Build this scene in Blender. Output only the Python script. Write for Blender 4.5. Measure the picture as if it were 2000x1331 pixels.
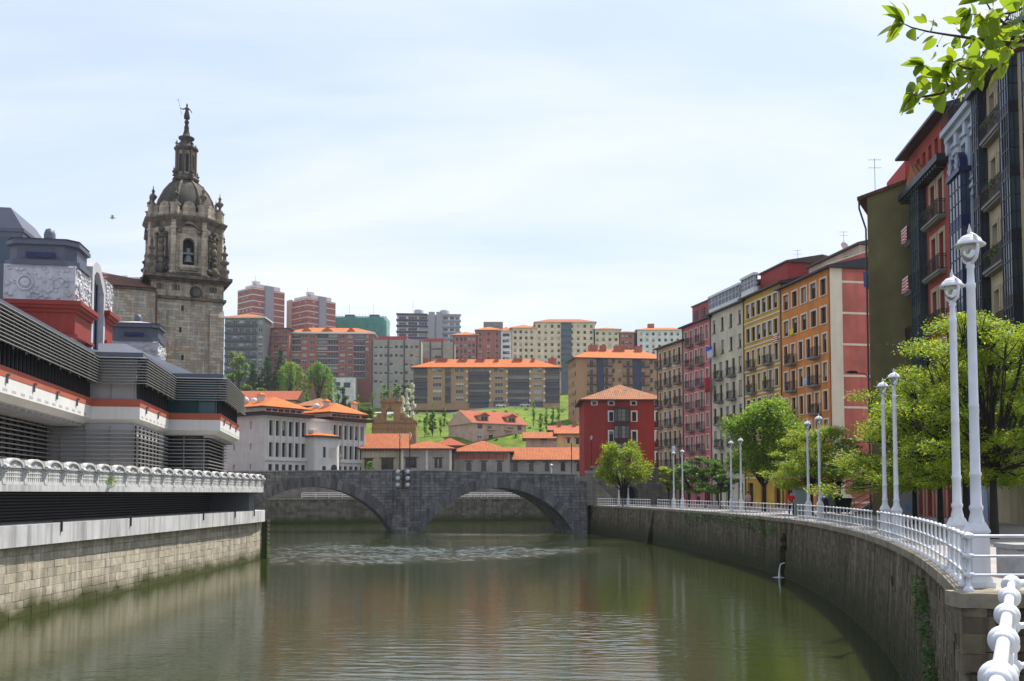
import bpy, math, random
from mathutils import Vector, Matrix
R = math.radians
random.seed(7)
for o in list(bpy.data.objects): bpy.data.objects.remove(o)
scene = bpy.context.scene
# ------------------------------------------------------------------ camera
F = 1944.0; PITCH = R(3.0); ZC = 5.4; SH = 0.0983
PPY = 665.5 + SH*2000
cam_d = bpy.data.cameras.new('camera'); cam = bpy.data.objects.new('camera', cam_d)
scene.collection.objects.link(cam); scene.camera = cam
cam.location = (0, 0, ZC); cam.rotation_euler = (R(90)+PITCH, 0, 0)
cam_d.sensor_width = 36; cam_d.lens = F/2000*36; cam_d.shift_y = SH
cam_d.clip_start = 0.05; cam_d.clip_end = 6000
# ------------------------------------------------------------------ sky and sun
SUN_EL = R(60); SUN_AZ = R(41)          # azimuth clockwise from +Y
w = bpy.data.worlds.new('World'); scene.world = w; w.use_nodes = True
nt = w.node_tree; N = nt.nodes; L = nt.links
for n in list(N): N.remove(n)
out = N.new('ShaderNodeOutputWorld'); bg = N.new('ShaderNodeBackground'); bg.inputs[1].default_value = 0.13
sky = N.new('ShaderNodeTexSky'); sky.sky_type = 'NISHITA'; sky.sun_disc = False
sky.sun_elevation = SUN_EL; sky.sun_rotation = SUN_AZ; sky.air_density = 1.0; sky.dust_density = 1.5; sky.ozone_density = 1.2
tc = N.new('ShaderNodeTexCoord'); sep = N.new('ShaderNodeSeparateXYZ'); L.new(tc.outputs['Generated'], sep.inputs[0])
addz = N.new('ShaderNodeMath'); addz.operation = 'ADD'; addz.inputs[1].default_value = 0.18
mxz = N.new('ShaderNodeMath'); mxz.operation = 'MAXIMUM'; mxz.inputs[1].default_value = 0.0
L.new(sep.outputs[2], mxz.inputs[0]); L.new(mxz.outputs[0], addz.inputs[0])
dx = N.new('ShaderNodeMath'); dx.operation = 'DIVIDE'; L.new(sep.outputs[0], dx.inputs[0]); L.new(addz.outputs[0], dx.inputs[1])
dy = N.new('ShaderNodeMath'); dy.operation = 'DIVIDE'; L.new(sep.outputs[1], dy.inputs[0]); L.new(addz.outputs[0], dy.inputs[1])
cmb = N.new('ShaderNodeCombineXYZ'); L.new(dx.outputs[0], cmb.inputs[0]); L.new(dy.outputs[0], cmb.inputs[1])
mp = N.new('ShaderNodeMapping'); mp.inputs['Rotation'].default_value = (0, 0, R(24)); mp.inputs['Scale'].default_value = (0.55, 1.6, 1)
L.new(cmb.outputs[0], mp.inputs[0])
nz = N.new('ShaderNodeTexNoise'); nz.inputs['Scale'].default_value = 0.9; nz.inputs['Detail'].default_value = 7; nz.inputs['Roughness'].default_value = 0.55; nz.inputs['Distortion'].default_value = 0.6
L.new(mp.outputs[0], nz.inputs['Vector'])
cr = N.new('ShaderNodeValToRGB'); cr.color_ramp.elements[0].position = 0.40; cr.color_ramp.elements[0].color = (0,0,0,1)
cr.color_ramp.elements[1].position = 0.68; cr.color_ramp.elements[1].color = (0.95,)*3+(1,)
L.new(nz.outputs[0], cr.inputs[0])
hzm = N.new('ShaderNodeMix'); hzm.data_type = 'RGBA'; hzm.inputs[0].default_value = 0.78; hzm.inputs[7].default_value = (3.60, 4.20, 5.65, 1)
mix = N.new('ShaderNodeMix'); mix.data_type = 'RGBA'; mix.inputs[7].default_value = (4.85, 5.05, 5.55, 1)
L.new(sky.outputs[0], hzm.inputs[6]); L.new(hzm.outputs[2], mix.inputs[6]); L.new(cr.outputs[0], mix.inputs[0]); L.new(mix.outputs[2], bg.inputs[0]); L.new(bg.outputs[0], out.inputs[0])
sd = bpy.data.lights.new('sun', 'SUN'); sd.energy = 5.0; sd.angle = R(0.53); sd.color = (1, 0.94, 0.85)
so = bpy.data.objects.new('sun', sd); scene.collection.objects.link(so)
SV = Vector((math.sin(SUN_AZ)*math.cos(SUN_EL), math.cos(SUN_AZ)*math.cos(SUN_EL), math.sin(SUN_EL)))
so.rotation_euler = SV.to_track_quat('Z', 'Y').to_euler(); so.location = (60, 40, 120)
vs = scene.view_settings; vs.view_transform = 'Standard'; vs.look = 'None'; vs.exposure = 0.65; vs.gamma = 1; vs.use_curve_mapping = False
scene.render.engine = 'CYCLES'
scene.cycles.max_bounces = 6; scene.cycles.transparent_max_bounces = 6

# ------------------------------------------------------------------ pixel -> place
def ray(px, py):
    cx = (px-1000)/F; cy = -(py-PPY)/F
    y = math.cos(PITCH)-cy*math.sin(PITCH); z = math.sin(PITCH)+cy*math.cos(PITCH)
    return cx/y, z/y
def at(px, py, Y):
    a, b = ray(px, py); return Vector((a*Y, Y, ZC+b*Y))
def on(px, py, z):
    a, b = ray(px, py); Y = (z-ZC)/b; return Vector((a*Y, Y, z))
def zat(py, Y, px=1000): return ZC+ray(px, py)[1]*Y
def xat(px, Y, py=850): return ray(px, py)[0]*Y
ZP = ZC-1.62      # right-hand promenade level

# ------------------------------------------------------------------ mesh helpers
COL = scene.collection.objects
class MB:
    def __init__(s): s.v = []; s.f = []; s.m = []; s.smooth = []
    def add(s, vs, fs, m=0, sm=False):
        b = len(s.v); s.v += [tuple(p) for p in vs]
        for f in fs: s.f.append(tuple(b+i for i in f)); s.m.append(m); s.smooth.append(sm)
        return s
    def quad(s, a, b, c, d, m=0): return s.add([a, b, c, d], [(0, 1, 2, 3)], m)
    def poly(s, pts, m=0): return s.add(pts, [tuple(range(len(pts)))], m)
    def box(s, x0, x1, y0, y1, z0, z1, m=0):
        return s.add([(x0,y0,z0),(x1,y0,z0),(x1,y1,z0),(x0,y1,z0),(x0,y0,z1),(x1,y0,z1),(x1,y1,z1),(x0,y1,z1)],
            [(3,2,1,0),(4,5,6,7),(0,1,5,4),(1,2,6,5),(2,3,7,6),(3,0,4,7)], m)
    def cbox(s, x0, x1, y0, y1, z0, z1, c, m=0):       # box with a chamfered front (-y) face
        return s.add([(x0,y1,z0),(x1,y1,z0),(x1,y1,z1),(x0,y1,z1),(x0,y0+c,z0),(x1,y0+c,z0),(x1,y0+c,z1),(x0,y0+c,z1),
                      (x0+c,y0,z0+c),(x1-c,y0,z0+c),(x1-c,y0,z1-c),(x0+c,y0,z1-c)],
            [(4,5,1,0),(5,6,2,1),(6,7,3,2),(7,4,0,3),(8,9,5,4),(9,10,6,5),(10,11,7,6),(11,8,4,7),(8,11,10,9)][:8]+[(8,9,10,11)], m)
    def beam(s, p, q, wx, wz=None, m=0):               # square bar between two points
        p = Vector(p); q = Vector(q); d = (q-p).normalized(); wz = wz or wx
        u = d.cross(Vector((0,0,1)))
        if u.length < 1e-4: u = Vector((1,0,0))
        u.normalize(); v = u.cross(d)
        pts = [c+u*(a*wx/2)+v*(b*wz/2) for c in (p, q) for a, b in ((-1,-1),(1,-1),(1,1),(-1,1))]
        return s.add(pts, [(0,1,2,3),(7,6,5,4),(0,4,5,1),(1,5,6,2),(2,6,7,3),(3,7,4,0)], m)
    def prism(s, poly, z0, z1, m=0, top=None, bot=True):
        n = len(poly); vs = [(x,y,z0) for x,y in poly]+[(x,y,z1) for x,y in poly]
        fs = [(i,(i+1)%n,n+(i+1)%n,n+i) for i in range(n)]
        s.add(vs, fs, m); s.add([(x,y,z1) for x,y in poly], [tuple(range(n))], m if top is None else top)
        if bot: s.add([(x,y,z0) for x,y in poly], [tuple(range(n-1,-1,-1))], m)
        return s
    def lathe(s, prof, n=12, c=(0,0,0), m=0, ph=0, sm=True, cap=True):   # prof: (r,z)
        vs = []; k = len(prof)
        for r, z in prof:
            for i in range(n):
                a = ph+2*math.pi*i/n; vs.append((c[0]+r*math.cos(a), c[1]+r*math.sin(a), c[2]+z))
        fs = [(j*n+i, j*n+(i+1)%n, (j+1)*n+(i+1)%n, (j+1)*n+i) for j in range(k-1) for i in range(n)]
        s.add(vs, fs, m, sm)
        if cap:
            s.add(vs[:n], [tuple(range(n-1,-1,-1))], m); s.add(vs[-n:], [tuple(range(n))], m)
        return s
    def tube(s, pts, rad, n=6, m=0, sm=True):
        pts = [Vector(p) for p in pts]; rs = rad if isinstance(rad, (list, tuple)) else [rad]*len(pts)
        vs = []; u = None
        for i, p in enumerate(pts):
            d = (pts[min(i+1, len(pts)-1)]-pts[max(i-1, 0)]).normalized()
            if u is None or abs(u.dot(d)) > .95:
                u = d.cross(Vector((0,0,1)))
                if u.length < 1e-3: u = d.cross(Vector((0,1,0)))
            u = (u-d*u.dot(d)).normalized(); v = d.cross(u)
            for k in range(n):
                a = 2*math.pi*k/n; vs.append(p+(u*math.cos(a)+v*math.sin(a))*rs[i])
        fs = [(j*n+i, j*n+(i+1)%n, (j+1)*n+(i+1)%n, (j+1)*n+i) for j in range(len(pts)-1) for i in range(n)]
        s.add(vs, fs, m, sm); s.add(vs[:n], [tuple(range(n-1,-1,-1))], m); s.add(vs[-n:], [tuple(range(n))], m)
        return s
    def ball(s, c, r, n=8, k=6, m=0, sq=1.0):
        prof = [(r*math.sin(math.pi*j/k)+1e-4, -r*sq*math.cos(math.pi*j/k)) for j in range(k+1)]
        return s.lathe(prof, n, c, m, 0, True, False)
    def mesh(s, name, mats):
        me = bpy.data.meshes.new(name); me.from_pydata(s.v, [], s.f)
        for mt in (mats if isinstance(mats, (list, tuple)) else [mats]): me.materials.append(mt)
        me.polygons.foreach_set('material_index', s.m); me.polygons.foreach_set('use_smooth', s.smooth)
        me.update(); return me
    def build(s, name, mats, parent=None, loc=(0,0,0), rz=0.0): return inst(name, s.mesh(name, mats), parent, loc, rz)
def inst(name, me, parent=None, loc=(0,0,0), rz=0.0, sc=None):
    o = bpy.data.objects.new(name, me); COL.link(o); o.location = loc; o.rotation_euler = (0,0,rz)
    if sc: o.scale = sc
    if parent: o.parent = parent
    return o
def thing(name, label, cat, loc=(0,0,0), rz=0.0, group=None):
    o = inst(name, None, None, loc, rz); tag(o, label, cat, group); return o
def tag(o, label=None, cat=None, group=None, kind=None):
    if label: o['label'] = label
    if cat: o['category'] = cat
    if group: o['group'] = group
    if kind: o['kind'] = kind
    return o
def copytree(o, parent=None, loc=None, rz=None, label=None):
    c = o.copy(); COL.link(c); c.parent = parent
    if loc is not None: c.location = loc
    if rz is not None: c.rotation_euler = (0,0,rz)
    if label: c['label'] = label
    for ch in o.children: copytree(ch, c)
    return c
def angle(A, B): return math.atan2(B[1]-A[1], B[0]-A[0])

# ------------------------------------------------------------------ materials
MATS = {}
def base_mat(name):
    m = bpy.data.materials.new(name); m.use_nodes = True
    nt = m.node_tree; b = nt.nodes['Principled BSDF']; return m, nt, nt.nodes, nt.links, b
def rgb(h):       # sRGB 0-255 -> linear
    return tuple(((c/255)/12.92 if c/255 <= .04045 else ((c/255+.055)/1.055)**2.4) for c in h)
def node(N, t, **k):
    n = N.new(t)
    for a, b in k.items(): setattr(n, a, b)
    return n
def walluv(N, L):   # (horizontal along wall, height) whatever way the face looks
    tc = N.new('ShaderNodeTexCoord'); sp = N.new('ShaderNodeSeparateXYZ'); L.new(tc.outputs['Object'], sp.inputs[0])
    sn = N.new('ShaderNodeSeparateXYZ'); L.new(tc.outputs['Normal'], sn.inputs[0])
    ax = node(N, 'ShaderNodeMath', operation='ABSOLUTE'); L.new(sn.outputs[0], ax.inputs[0])
    ay = node(N, 'ShaderNodeMath', operation='ABSOLUTE'); L.new(sn.outputs[1], ay.inputs[0])
    gt = node(N, 'ShaderNodeMath', operation='GREATER_THAN'); L.new(ax.outputs[0], gt.inputs[0]); L.new(ay.outputs[0], gt.inputs[1])
    mx = node(N, 'ShaderNodeMix', data_type='FLOAT'); L.new(gt.outputs[0], mx.inputs[0]); L.new(sp.outputs[0], mx.inputs[2]); L.new(sp.outputs[1], mx.inputs[3])
    c = N.new('ShaderNodeCombineXYZ'); L.new(mx.outputs[0], c.inputs[0]); L.new(sp.outputs[2], c.inputs[1])
    return c.outputs[0], tc
def ramp(N, L, src, stops):
    r = N.new('ShaderNodeValToRGB'); e = r.color_ramp.elements
    while len(e) < len(stops): e.new(0.5)
    for i, (p, c) in enumerate(stops): e[i].position = p; e[i].color = (c if len(c) == 4 else tuple(c)+(1,)) if isinstance(c, (tuple, list)) else (c, c, c, 1)
    L.new(src, r.inputs[0]); return r.outputs[0]
def noise(N, L, vec, scale, detail=4, rough=.55, sc3=None):
    if sc3:
        m = N.new('ShaderNodeMapping'); m.inputs['Scale'].default_value = sc3; L.new(vec, m.inputs[0]); vec = m.outputs[0]
    n = N.new('ShaderNodeTexNoise'); n.inputs['Scale'].default_value = scale; n.inputs['Detail'].default_value = detail; n.inputs['Roughness'].default_value = rough
    L.new(vec, n.inputs['Vector']); return n.outputs[0]
def mixc(N, L, fac, a, b, mode='MIX'):
    m = N.new('ShaderNodeMix'); m.data_type = 'RGBA'; m.blend_type = mode
    for i, x in ((0, fac), (6, a), (7, b)):
        if hasattr(x, 'is_linked') or hasattr(x, 'links'): L.new(x, m.inputs[i])
        else: m.inputs[i].default_value = x if i == 0 else tuple(x)+(1,) if len(x) == 3 else x
    return m.outputs[2]
def bump(N, L, h, b, strength=.3, dist=.05):
    n = N.new('ShaderNodeBump'); n.inputs['Strength'].default_value = strength; n.inputs['Distance'].default_value = dist
    L.new(h, n.inputs['Height']); L.new(n.outputs[0], b.inputs['Normal'])
def paint(name, col, rough=.6, var=.18, streak=.25, scale=.6, bmp=.15, spec=.3, metal=0.0, dirt=(.12,.10,.08)):
    """painted / rendered surface with blotches, run-off streaks and fine grain"""
    if name in MATS: return MATS[name]
    m, nt, N, L, b = base_mat(name); tc = N.new('ShaderNodeTexCoord'); v = tc.outputs['Object']
    n1 = noise(N, L, v, scale, 5); n2 = noise(N, L, v, 1.0, 4, .6, (2.2, 2.2, .16)); n3 = noise(N, L, v, 14, 3)
    c = mixc(N, L, ramp(N, L, n1, [(.3, 0), (.7, 1)]), tuple(x*(1-var) for x in col), tuple(min(1, x*(1+var*.6)) for x in col))
    s = ramp(N, L, n2, [(.47, 0), (.68, streak)])
    c = mixc(N, L, s, c, tuple(x*.5+d*.5 for x, d in zip(col, dirt)))
    L.new(c, b.inputs['Base Color']); b.inputs['Roughness'].default_value = rough; b.inputs['Specular IOR Level'].default_value = spec; b.inputs['Metallic'].default_value = metal
    if bmp: bump(N, L, n3, b, bmp, .02)
    MATS[name] = m; return m
def ashlar(name, c1, c2, mortar, bw, bh, var=.5, bmp=.5, stain=(.05,.05,.045), stain_amt=.6, accent=None, rough=.85, moss=None, mortar_size=.012, extra=None):
    if name in MATS: return MATS[name]
    m, nt, N, L, b = base_mat(name); uv, tc = walluv(N, L)
    br = N.new('ShaderNodeTexBrick'); br.offset = .5; br.inputs['Scale'].default_value = 1; br.inputs['Brick Width'].default_value = bw; br.inputs['Row Height'].default_value = bh
    br.inputs['Mortar Size'].default_value = mortar_size; br.inputs['Mortar Smooth'].default_value = .3; br.inputs['Bias'].default_value = 0
    dis = N.new('ShaderNodeTexNoise'); dis.inputs['Scale'].default_value = 1.1; L.new(uv, dis.inputs['Vector'])
    va = node(N, 'ShaderNodeVectorMath', operation='SCALE'); va.inputs[3].default_value = .12; L.new(dis.outputs[1], va.inputs[0])
    vb = node(N, 'ShaderNodeVectorMath', operation='ADD'); L.new(uv, vb.inputs[0]); L.new(va.outputs[0], vb.inputs[1]); L.new(vb.outputs[0], br.inputs['Vector'])
    br.inputs['Color1'].default_value = tuple(c1)+(1,); br.inputs['Color2'].default_value = tuple(c2)+(1,); br.inputs['Mortar'].default_value = tuple(mortar)+(1,)
    v = tc.outputs['Object']; n1 = noise(N, L, v, .35, 6, .65); n2 = noise(N, L, v, 1, 5, .6, (1.6, 1.6, .14)); n3 = noise(N, L, v, 7, 4)
    col = br.outputs[0]
    if accent:
        na = noise(N, L, v, 1.1, 3, .5, (1, 1, 2.2)); col = mixc(N, L, ramp(N, L, na, [(.55, 0), (.66, .75)]), col, accent)
    col = mixc(N, L, ramp(N, L, n3, [(.25, .35), (.75, 0)]), col, tuple(x*.45 for x in c1))
    st = mixc(N, L, .5, n1, n2)
    col = mixc(N, L, ramp(N, L, st, [(.46, 0), (.66, stain_amt)]), col, stain)
    if extra:
        n5 = noise(N, L, v, 1, 5, .65, (2.2, 2.2, .3)); col = mixc(N, L, ramp(N, L, n5, [(.54, 0), (.68, .75)]), col, extra)
    L.new(col, b.inputs['Base Color']); b.inputs['Roughness'].default_value = rough; b.inputs['Specular IOR Level'].default_value = .2
    hh = mixc(N, L, .35, br.outputs[1], n3); inv = node(N, 'ShaderNodeMath', operation='MULTIPLY'); inv.inputs[1].default_value = -1; L.new(hh, inv.inputs[0])
    bump(N, L, inv.outputs[0], b, bmp, .05)
    MATS[name] = m; return m
def rooftile(name, col, col2, pitch=.32, course=.42, moss=.25):
    if name in MATS: return MATS[name]
    m, nt, N, L, b = base_mat(name); tc = N.new('ShaderNodeTexCoord'); v = tc.outputs['UV']
    sp = N.new('ShaderNodeSeparateXYZ'); L.new(v, sp.inputs[0])
    def saw(src, per):
        d = node(N, 'ShaderNodeMath', operation='DIVIDE'); d.inputs[1].default_value = per; L.new(src, d.inputs[0])
        f = node(N, 'ShaderNodeMath', operation='FRACT'); L.new(d.outputs[0], f.inputs[0]); return f.outputs[0]
    sx = saw(sp.outputs[0], pitch); pp = node(N, 'ShaderNodeMath', operation='PINGPONG'); pp.inputs[1].default_value = .5; L.new(sx, pp.inputs[0])
    sy = saw(sp.outputs[1], course)
    add = node(N, 'ShaderNodeMath', operation='MULTIPLY_ADD'); add.inputs[1].default_value = 1.6; L.new(pp.outputs[0], add.inputs[0]); L.new(sy, add.inputs[2])
    wn = N.new('ShaderNodeTexWhiteNoise'); wn.noise_dimensions = '2D'
    q = node(N, 'ShaderNodeVectorMath', operation='DIVIDE'); q.inputs[1].default_value = (pitch, course, 1); L.new(v, q.inputs[0])
    fl = node(N, 'ShaderNodeVectorMath', operation='FLOOR'); L.new(q.outputs[0], fl.inputs[0]); L.new(fl.outputs[0], wn.inputs[0])
    c = mixc(N, L, wn.outputs[0], col, col2)
    n1 = noise(N, L, tc.outputs['Object'], .5, 5); c = mixc(N, L, ramp(N, L, n1, [(.48, 0), (.75, moss)]), c, (.10, .085, .06))
    dk = ramp(N, L, pp.outputs[0], [(0, .55), (.22, 0)]); c = mixc(N, L, dk, c, tuple(x*.35 for x in col))
    L.new(c, b.inputs['Base Color']); b.inputs['Roughness'].default_value = .8; b.inputs['Specular IOR Level'].default_value = .25
    bump(N, L, add.outputs[0], b, .8, .08); MATS[name] = m; return m
def glass(name='window_glass', col=(.02,.025,.03), rough=.06):
    if name in MATS: return MATS[name]
    m, nt, N, L, b = base_mat(name); tc = N.new('ShaderNodeTexCoord'); oi = N.new('ShaderNodeObjectInfo')
    c = mixc(N, L, oi.outputs['Random'], tuple(x*.5 for x in col), tuple(x*1.6 for x in col)); L.new(c, b.inputs['Base Color'])
    b.inputs['Roughness'].default_value = rough; b.inputs['IOR'].default_value = 1.5
    bump(N, L, noise(N, L, tc.outputs['Object'], 1.5, 2), b, .06, .05); MATS[name] = m; return m
def leafmat(name, c1, c2, trans=.5, tcol=None, rough=.5):
    if name in MATS: return MATS[name]
    m, nt, N, L, b = base_mat(name); g = N.new('ShaderNodeNewGeometry'); oi = N.new('ShaderNodeObjectInfo')
    rs = node(N, 'ShaderNodeMath', operation='ADD'); L.new(g.outputs['Random Per Island'], rs.inputs[0]); L.new(oi.outputs['Random'], rs.inputs[1]); rf = node(N, 'ShaderNodeMath', operation='FRACT'); L.new(rs.outputs[0], rf.inputs[0])
    col = mixc(N, L, rf.outputs[0], c1, c2); L.new(col, b.inputs['Base Color']); b.inputs['Roughness'].default_value = rough; b.inputs['Specular IOR Level'].default_value = .35
    t = N.new('ShaderNodeBsdfTranslucent'); tcl = mixc(N, L, rf.outputs[0], tcol or tuple(x*1.5 for x in c1), tuple(x*1.5 for x in c2)); L.new(tcl, t.inputs[0])
    ms = N.new('ShaderNodeMixShader'); ms.inputs[0].default_value = trans; L.new(b.outputs[0], ms.inputs[1]); L.new(t.outputs[0], ms.inputs[2])
    L.new(ms.outputs[0], N['Material Output'].inputs[0]); MATS[name] = m; return m
def island(name, c1, c2, rough=.85, bmp=.4, dirt=(.06,.06,.05), da=.5, moss=None, mz=(.2,1.0), scale=3., extra=None):
    """stones: one tone for each loose piece or object, stains across, moss near the water (by world height)"""
    if name in MATS: return MATS[name]
    m, nt, N, L, b = base_mat(name); g = N.new('ShaderNodeNewGeometry'); oi = N.new('ShaderNodeObjectInfo')
    ad = node(N, 'ShaderNodeMath', operation='ADD'); L.new(g.outputs['Random Per Island'], ad.inputs[0]); L.new(oi.outputs['Random'], ad.inputs[1])
    fr = node(N, 'ShaderNodeMath', operation='FRACT'); L.new(ad.outputs[0], fr.inputs[0])
    P = g.outputs['Position']; col = mixc(N, L, fr.outputs[0], c1, c2)
    n3 = noise(N, L, P, scale, 6, .65); col = mixc(N, L, ramp(N, L, n3, [(.35, .5), (.6, 0)]), col, tuple(x*.4 for x in c1))
    n2 = noise(N, L, P, 1, 5, .6, (1.5, 1.5, .13)); col = mixc(N, L, ramp(N, L, n2, [(.47, 0), (.68, da)]), col, dirt)
    if extra:
        n5 = noise(N, L, P, 1, 4, .6, (2.6, 2.6, .10)); col = mixc(N, L, ramp(N, L, n5, [(.55, 0), (.68, .7)]), col, extra)
    if moss:
        sp = N.new('ShaderNodeSeparateXYZ'); L.new(P, sp.inputs[0]); n4 = noise(N, L, P, .5, 4)
        ml = node(N, 'ShaderNodeMath', operation='MULTIPLY_ADD'); ml.inputs[1].default_value = -1.6; L.new(n4, ml.inputs[0]); L.new(sp.outputs[2], ml.inputs[2])
        mr = N.new('ShaderNodeMapRange'); mr.inputs[1].default_value = mz[0]-.8; mr.inputs[2].default_value = mz[1]-.8; mr.inputs[3].default_value = .95; mr.inputs[4].default_value = 0
        L.new(ml.outputs[0], mr.inputs[0]); col = mixc(N, L, mr.outputs[0], col, moss)
    L.new(col, b.inputs['Base Color']); b.inputs['Roughness'].default_value = rough; b.inputs['Specular IOR Level'].default_value = .2
    bump(N, L, noise(N, L, P, 9, 5, .6), b, bmp, .04); MATS[name] = m; return m
# ================================================================== SETTING
def slope_uv(me):
    uv = me.uv_layers.new(name='UVMap'); up = Vector((0,0,1))
    for p in me.polygons:
        n = p.normal; h = up.cross(n)
        if h.length < 1e-3: h = Vector((1,0,0))
        h.normalize(); s = n.cross(h)
        for li in p.loop_indices:
            co = me.vertices[me.loops[li].vertex_index].co; uv.data[li].uv = (co.dot(h), co.dot(s))
# ---- water
import numpy as np
def water_mat():
    m, nt, N, L, b = base_mat('river_water'); g = N.new('ShaderNodeNewGeometry'); P = g.outputs['Position']
    n = noise(N, L, P, 1, 3, .5, (.05, .09, 1)); c = mixc(N, L, n, (.017, .024, .005), (.027, .035, .008)); L.new(c, b.inputs['Base Color'])
    b.inputs['Roughness'].default_value = .05; b.inputs['IOR'].default_value = 1.36; b.inputs['Specular IOR Level'].default_value = .6
    w1 = noise(N, L, P, 1, 3, .6, (2.6, 6.0, 1)); w3 = noise(N, L, P, 1, 2, .5, (.25, .6, 1))
    a = node(N, 'ShaderNodeMath', operation='MULTIPLY_ADD'); a.inputs[1].default_value = 2.0; L.new(w3, a.inputs[0]); L.new(w1, a.inputs[2])
    bump(N, L, a.outputs[0], b, .22, .03)
    at_ = node(N, 'ShaderNodeAttribute', attribute_name='ruffle'); mrn = N.new('ShaderNodeMapRange'); mrn.inputs[3].default_value = .05; mrn.inputs[4].default_value = .13; L.new(at_.outputs['Fac'], mrn.inputs[0]); L.new(mrn.outputs[0], b.inputs['Roughness'])
    return m
WATER = water_mat()
def river():
    rng = np.random.default_rng(4); gx = np.linspace(-40, 21, 300); ys = [6.0]
    while ys[-1] < 141: ys.append(ys[-1]+max(.06, min(.13, .002*ys[-1])))
    gy = np.array(ys); X, Y = np.meshgrid(gx, gy)
    def ss(v, a, b): t = np.clip((v-a)/(b-a), 0, 1); return t*t*(3-2*t)
    wob = 2.5*np.sin(.16*X+1.2)+1.6*np.sin(.37*X+.05*Y)+1.2*np.sin(.71*X-.3)
    lo = 73+np.maximum(0, X+5)*1.0+.4*wob
    band = ss(Y, lo-1, lo+9)*(1-ss(Y+wob, 98, 110))*(1-ss(X, 6, 12)*.9)
    band2 = ss(Y+.5*wob, 126, 129)*(1-ss(Y+.5*wob, 131, 136))*ss(X, -16, -11)*(1-ss(X, 6, 9))
    band3 = ss(Y+wob, 107, 111)*(1-ss(Y+wob, 114, 120))*.6*ss(X+wob, -22, -12)
    q = np.sin(.21*X+.5)*np.sin(.16*Y+2)+np.sin(.09*X-.12*Y)+.5*np.sin(.4*X+.31*Y)
    fore = (1-ss(Y+1.5*wob, 40, 58))*(.045+.10*ss(q, -.5, 1.5))*ss(X+.25*Y+wob*.9, -16, 9)*(1-ss(X-.2*Y-wob*.5, -5, 2.5))
    mid = .16*ss(q, .6, 1.8)*ss(X, -16, -8)*(1-ss(X, 8, 13))
    edge0 = ss(X, -40, -36)*(1-ss(X, 18, 21))*ss(Y, 6, 9)*(1-ss(Y, 138, 141))
    ruf = np.clip(band+band2+band3, 0, 1)*edge0; amp = .022+band*.78+band2*.7+band3*.6+fore+mid
    edge = ss(X, -40, -36)*(1-ss(X, 18, 21))*ss(Y, 6, 9)*(1-ss(Y, 138, 141))
    H = np.zeros_like(X)
    for i in range(80):
        lam = .30*(3.6**(rng.random()**1.6)); th = math.pi/2+rng.normal()*.45; k = 2*math.pi/lam; ph = rng.random()*6.283
        s_ = .036*(.6+.8*rng.random())*(.45/lam)**.35                       # slope of this component
        env = .6+.4*np.sin(X*rng.uniform(.05,.3)+Y*rng.uniform(.05,.25)+ph*3)
        H += s_/k*np.sin(k*(X*math.cos(th)+Y*math.sin(th))+ph)*env
    H *= amp*edge
    ny, nx = X.shape; co = np.stack([X, Y, H], -1).reshape(-1, 3)
    ii = np.arange(ny*nx).reshape(ny, nx); F_ = np.stack([ii[:-1,:-1], ii[:-1,1:], ii[1:,1:], ii[1:,:-1]], -1).reshape(-1, 4)
    fl = [(-160,-150),(60,-150),(60,6),(-160,6),(-160,6),(-40,6),(-40,141),(-160,141),(21,6),(60,6),(60,141),(21,141),(-160,141),(60,141),(60,215),(-160,215)]
    ex = np.array([(x, y, 0) for x, y in fl], float); F2 = np.arange(16).reshape(4, 4)+len(co)
    co = np.concatenate([co, ex]); FA = np.concatenate([F_, F2]); n = len(FA)
    me = bpy.data.meshes.new('river'); me.vertices.add(len(co)); me.vertices.foreach_set('co', co.reshape(-1)); me.loops.add(4*n); me.loops.foreach_set('vertex_index', FA.reshape(-1)); me.polygons.add(n); me.polygons.foreach_set('loop_start', np.arange(0, 4*n, 4)); me.polygons.foreach_set('use_smooth', np.ones(n, bool))
    me.materials.append(WATER); at_ = me.attributes.new('ruffle', 'FLOAT', 'POINT'); at_.data.foreach_set('value', np.concatenate([ruf.reshape(-1), np.zeros(16)])); me.update(); me.validate(); return inst('river', me)
tag(river(), kind='structure')

STONE_L = island('quay_limestone', (.59,.525,.40), (.37,.335,.26), dirt=(.13,.11,.065), da=.6, moss=(.048,.056,.010), mz=(.2,1.0), extra=(.60,.56,.47))
STONE_R = island('quay_dark_stone', (.20,.162,.105), (.082,.067,.043), dirt=(.028,.028,.010), da=.85, moss=(.034,.038,.012), mz=(.5,2.6), extra=(.31,.265,.20))
STONE_B = ashlar('bridge_stone', (.29,.28,.27), (.13,.132,.138), (.05,.05,.052), 1.0, .42, stain=(.032,.033,.040), stain_amt=.85, bmp=1.0, accent=(.26,.245,.22), extra=(.30,.30,.31), mortar_size=.02)
VOUS = island('voussoir_stone', (.25,.245,.245), (.11,.11,.115), dirt=(.03,.03,.036), da=.75)
COPE = island('coping_stone', (.34,.29,.21), (.25,.22,.17), dirt=(.10,.085,.05), da=.5)
COPE_G = island('grey_coping', (.36,.36,.36), (.28,.28,.28), dirt=(.10,.10,.10), da=.4)
PAVE = ashlar('paving', (.36,.33,.30), (.29,.27,.25), (.16,.15,.14), .6, .6, bmp=.25, stain=(.14,.13,.12), stain_amt=.35)
CONC = paint('pale_concrete', (.50,.50,.49), .8, .12, .45)
CONC2 = paint('grey_concrete', (.30,.30,.30), .8, .15, .4)
ASPH = paint('asphalt', (.075,.075,.078), .9, .2, .1)

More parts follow.
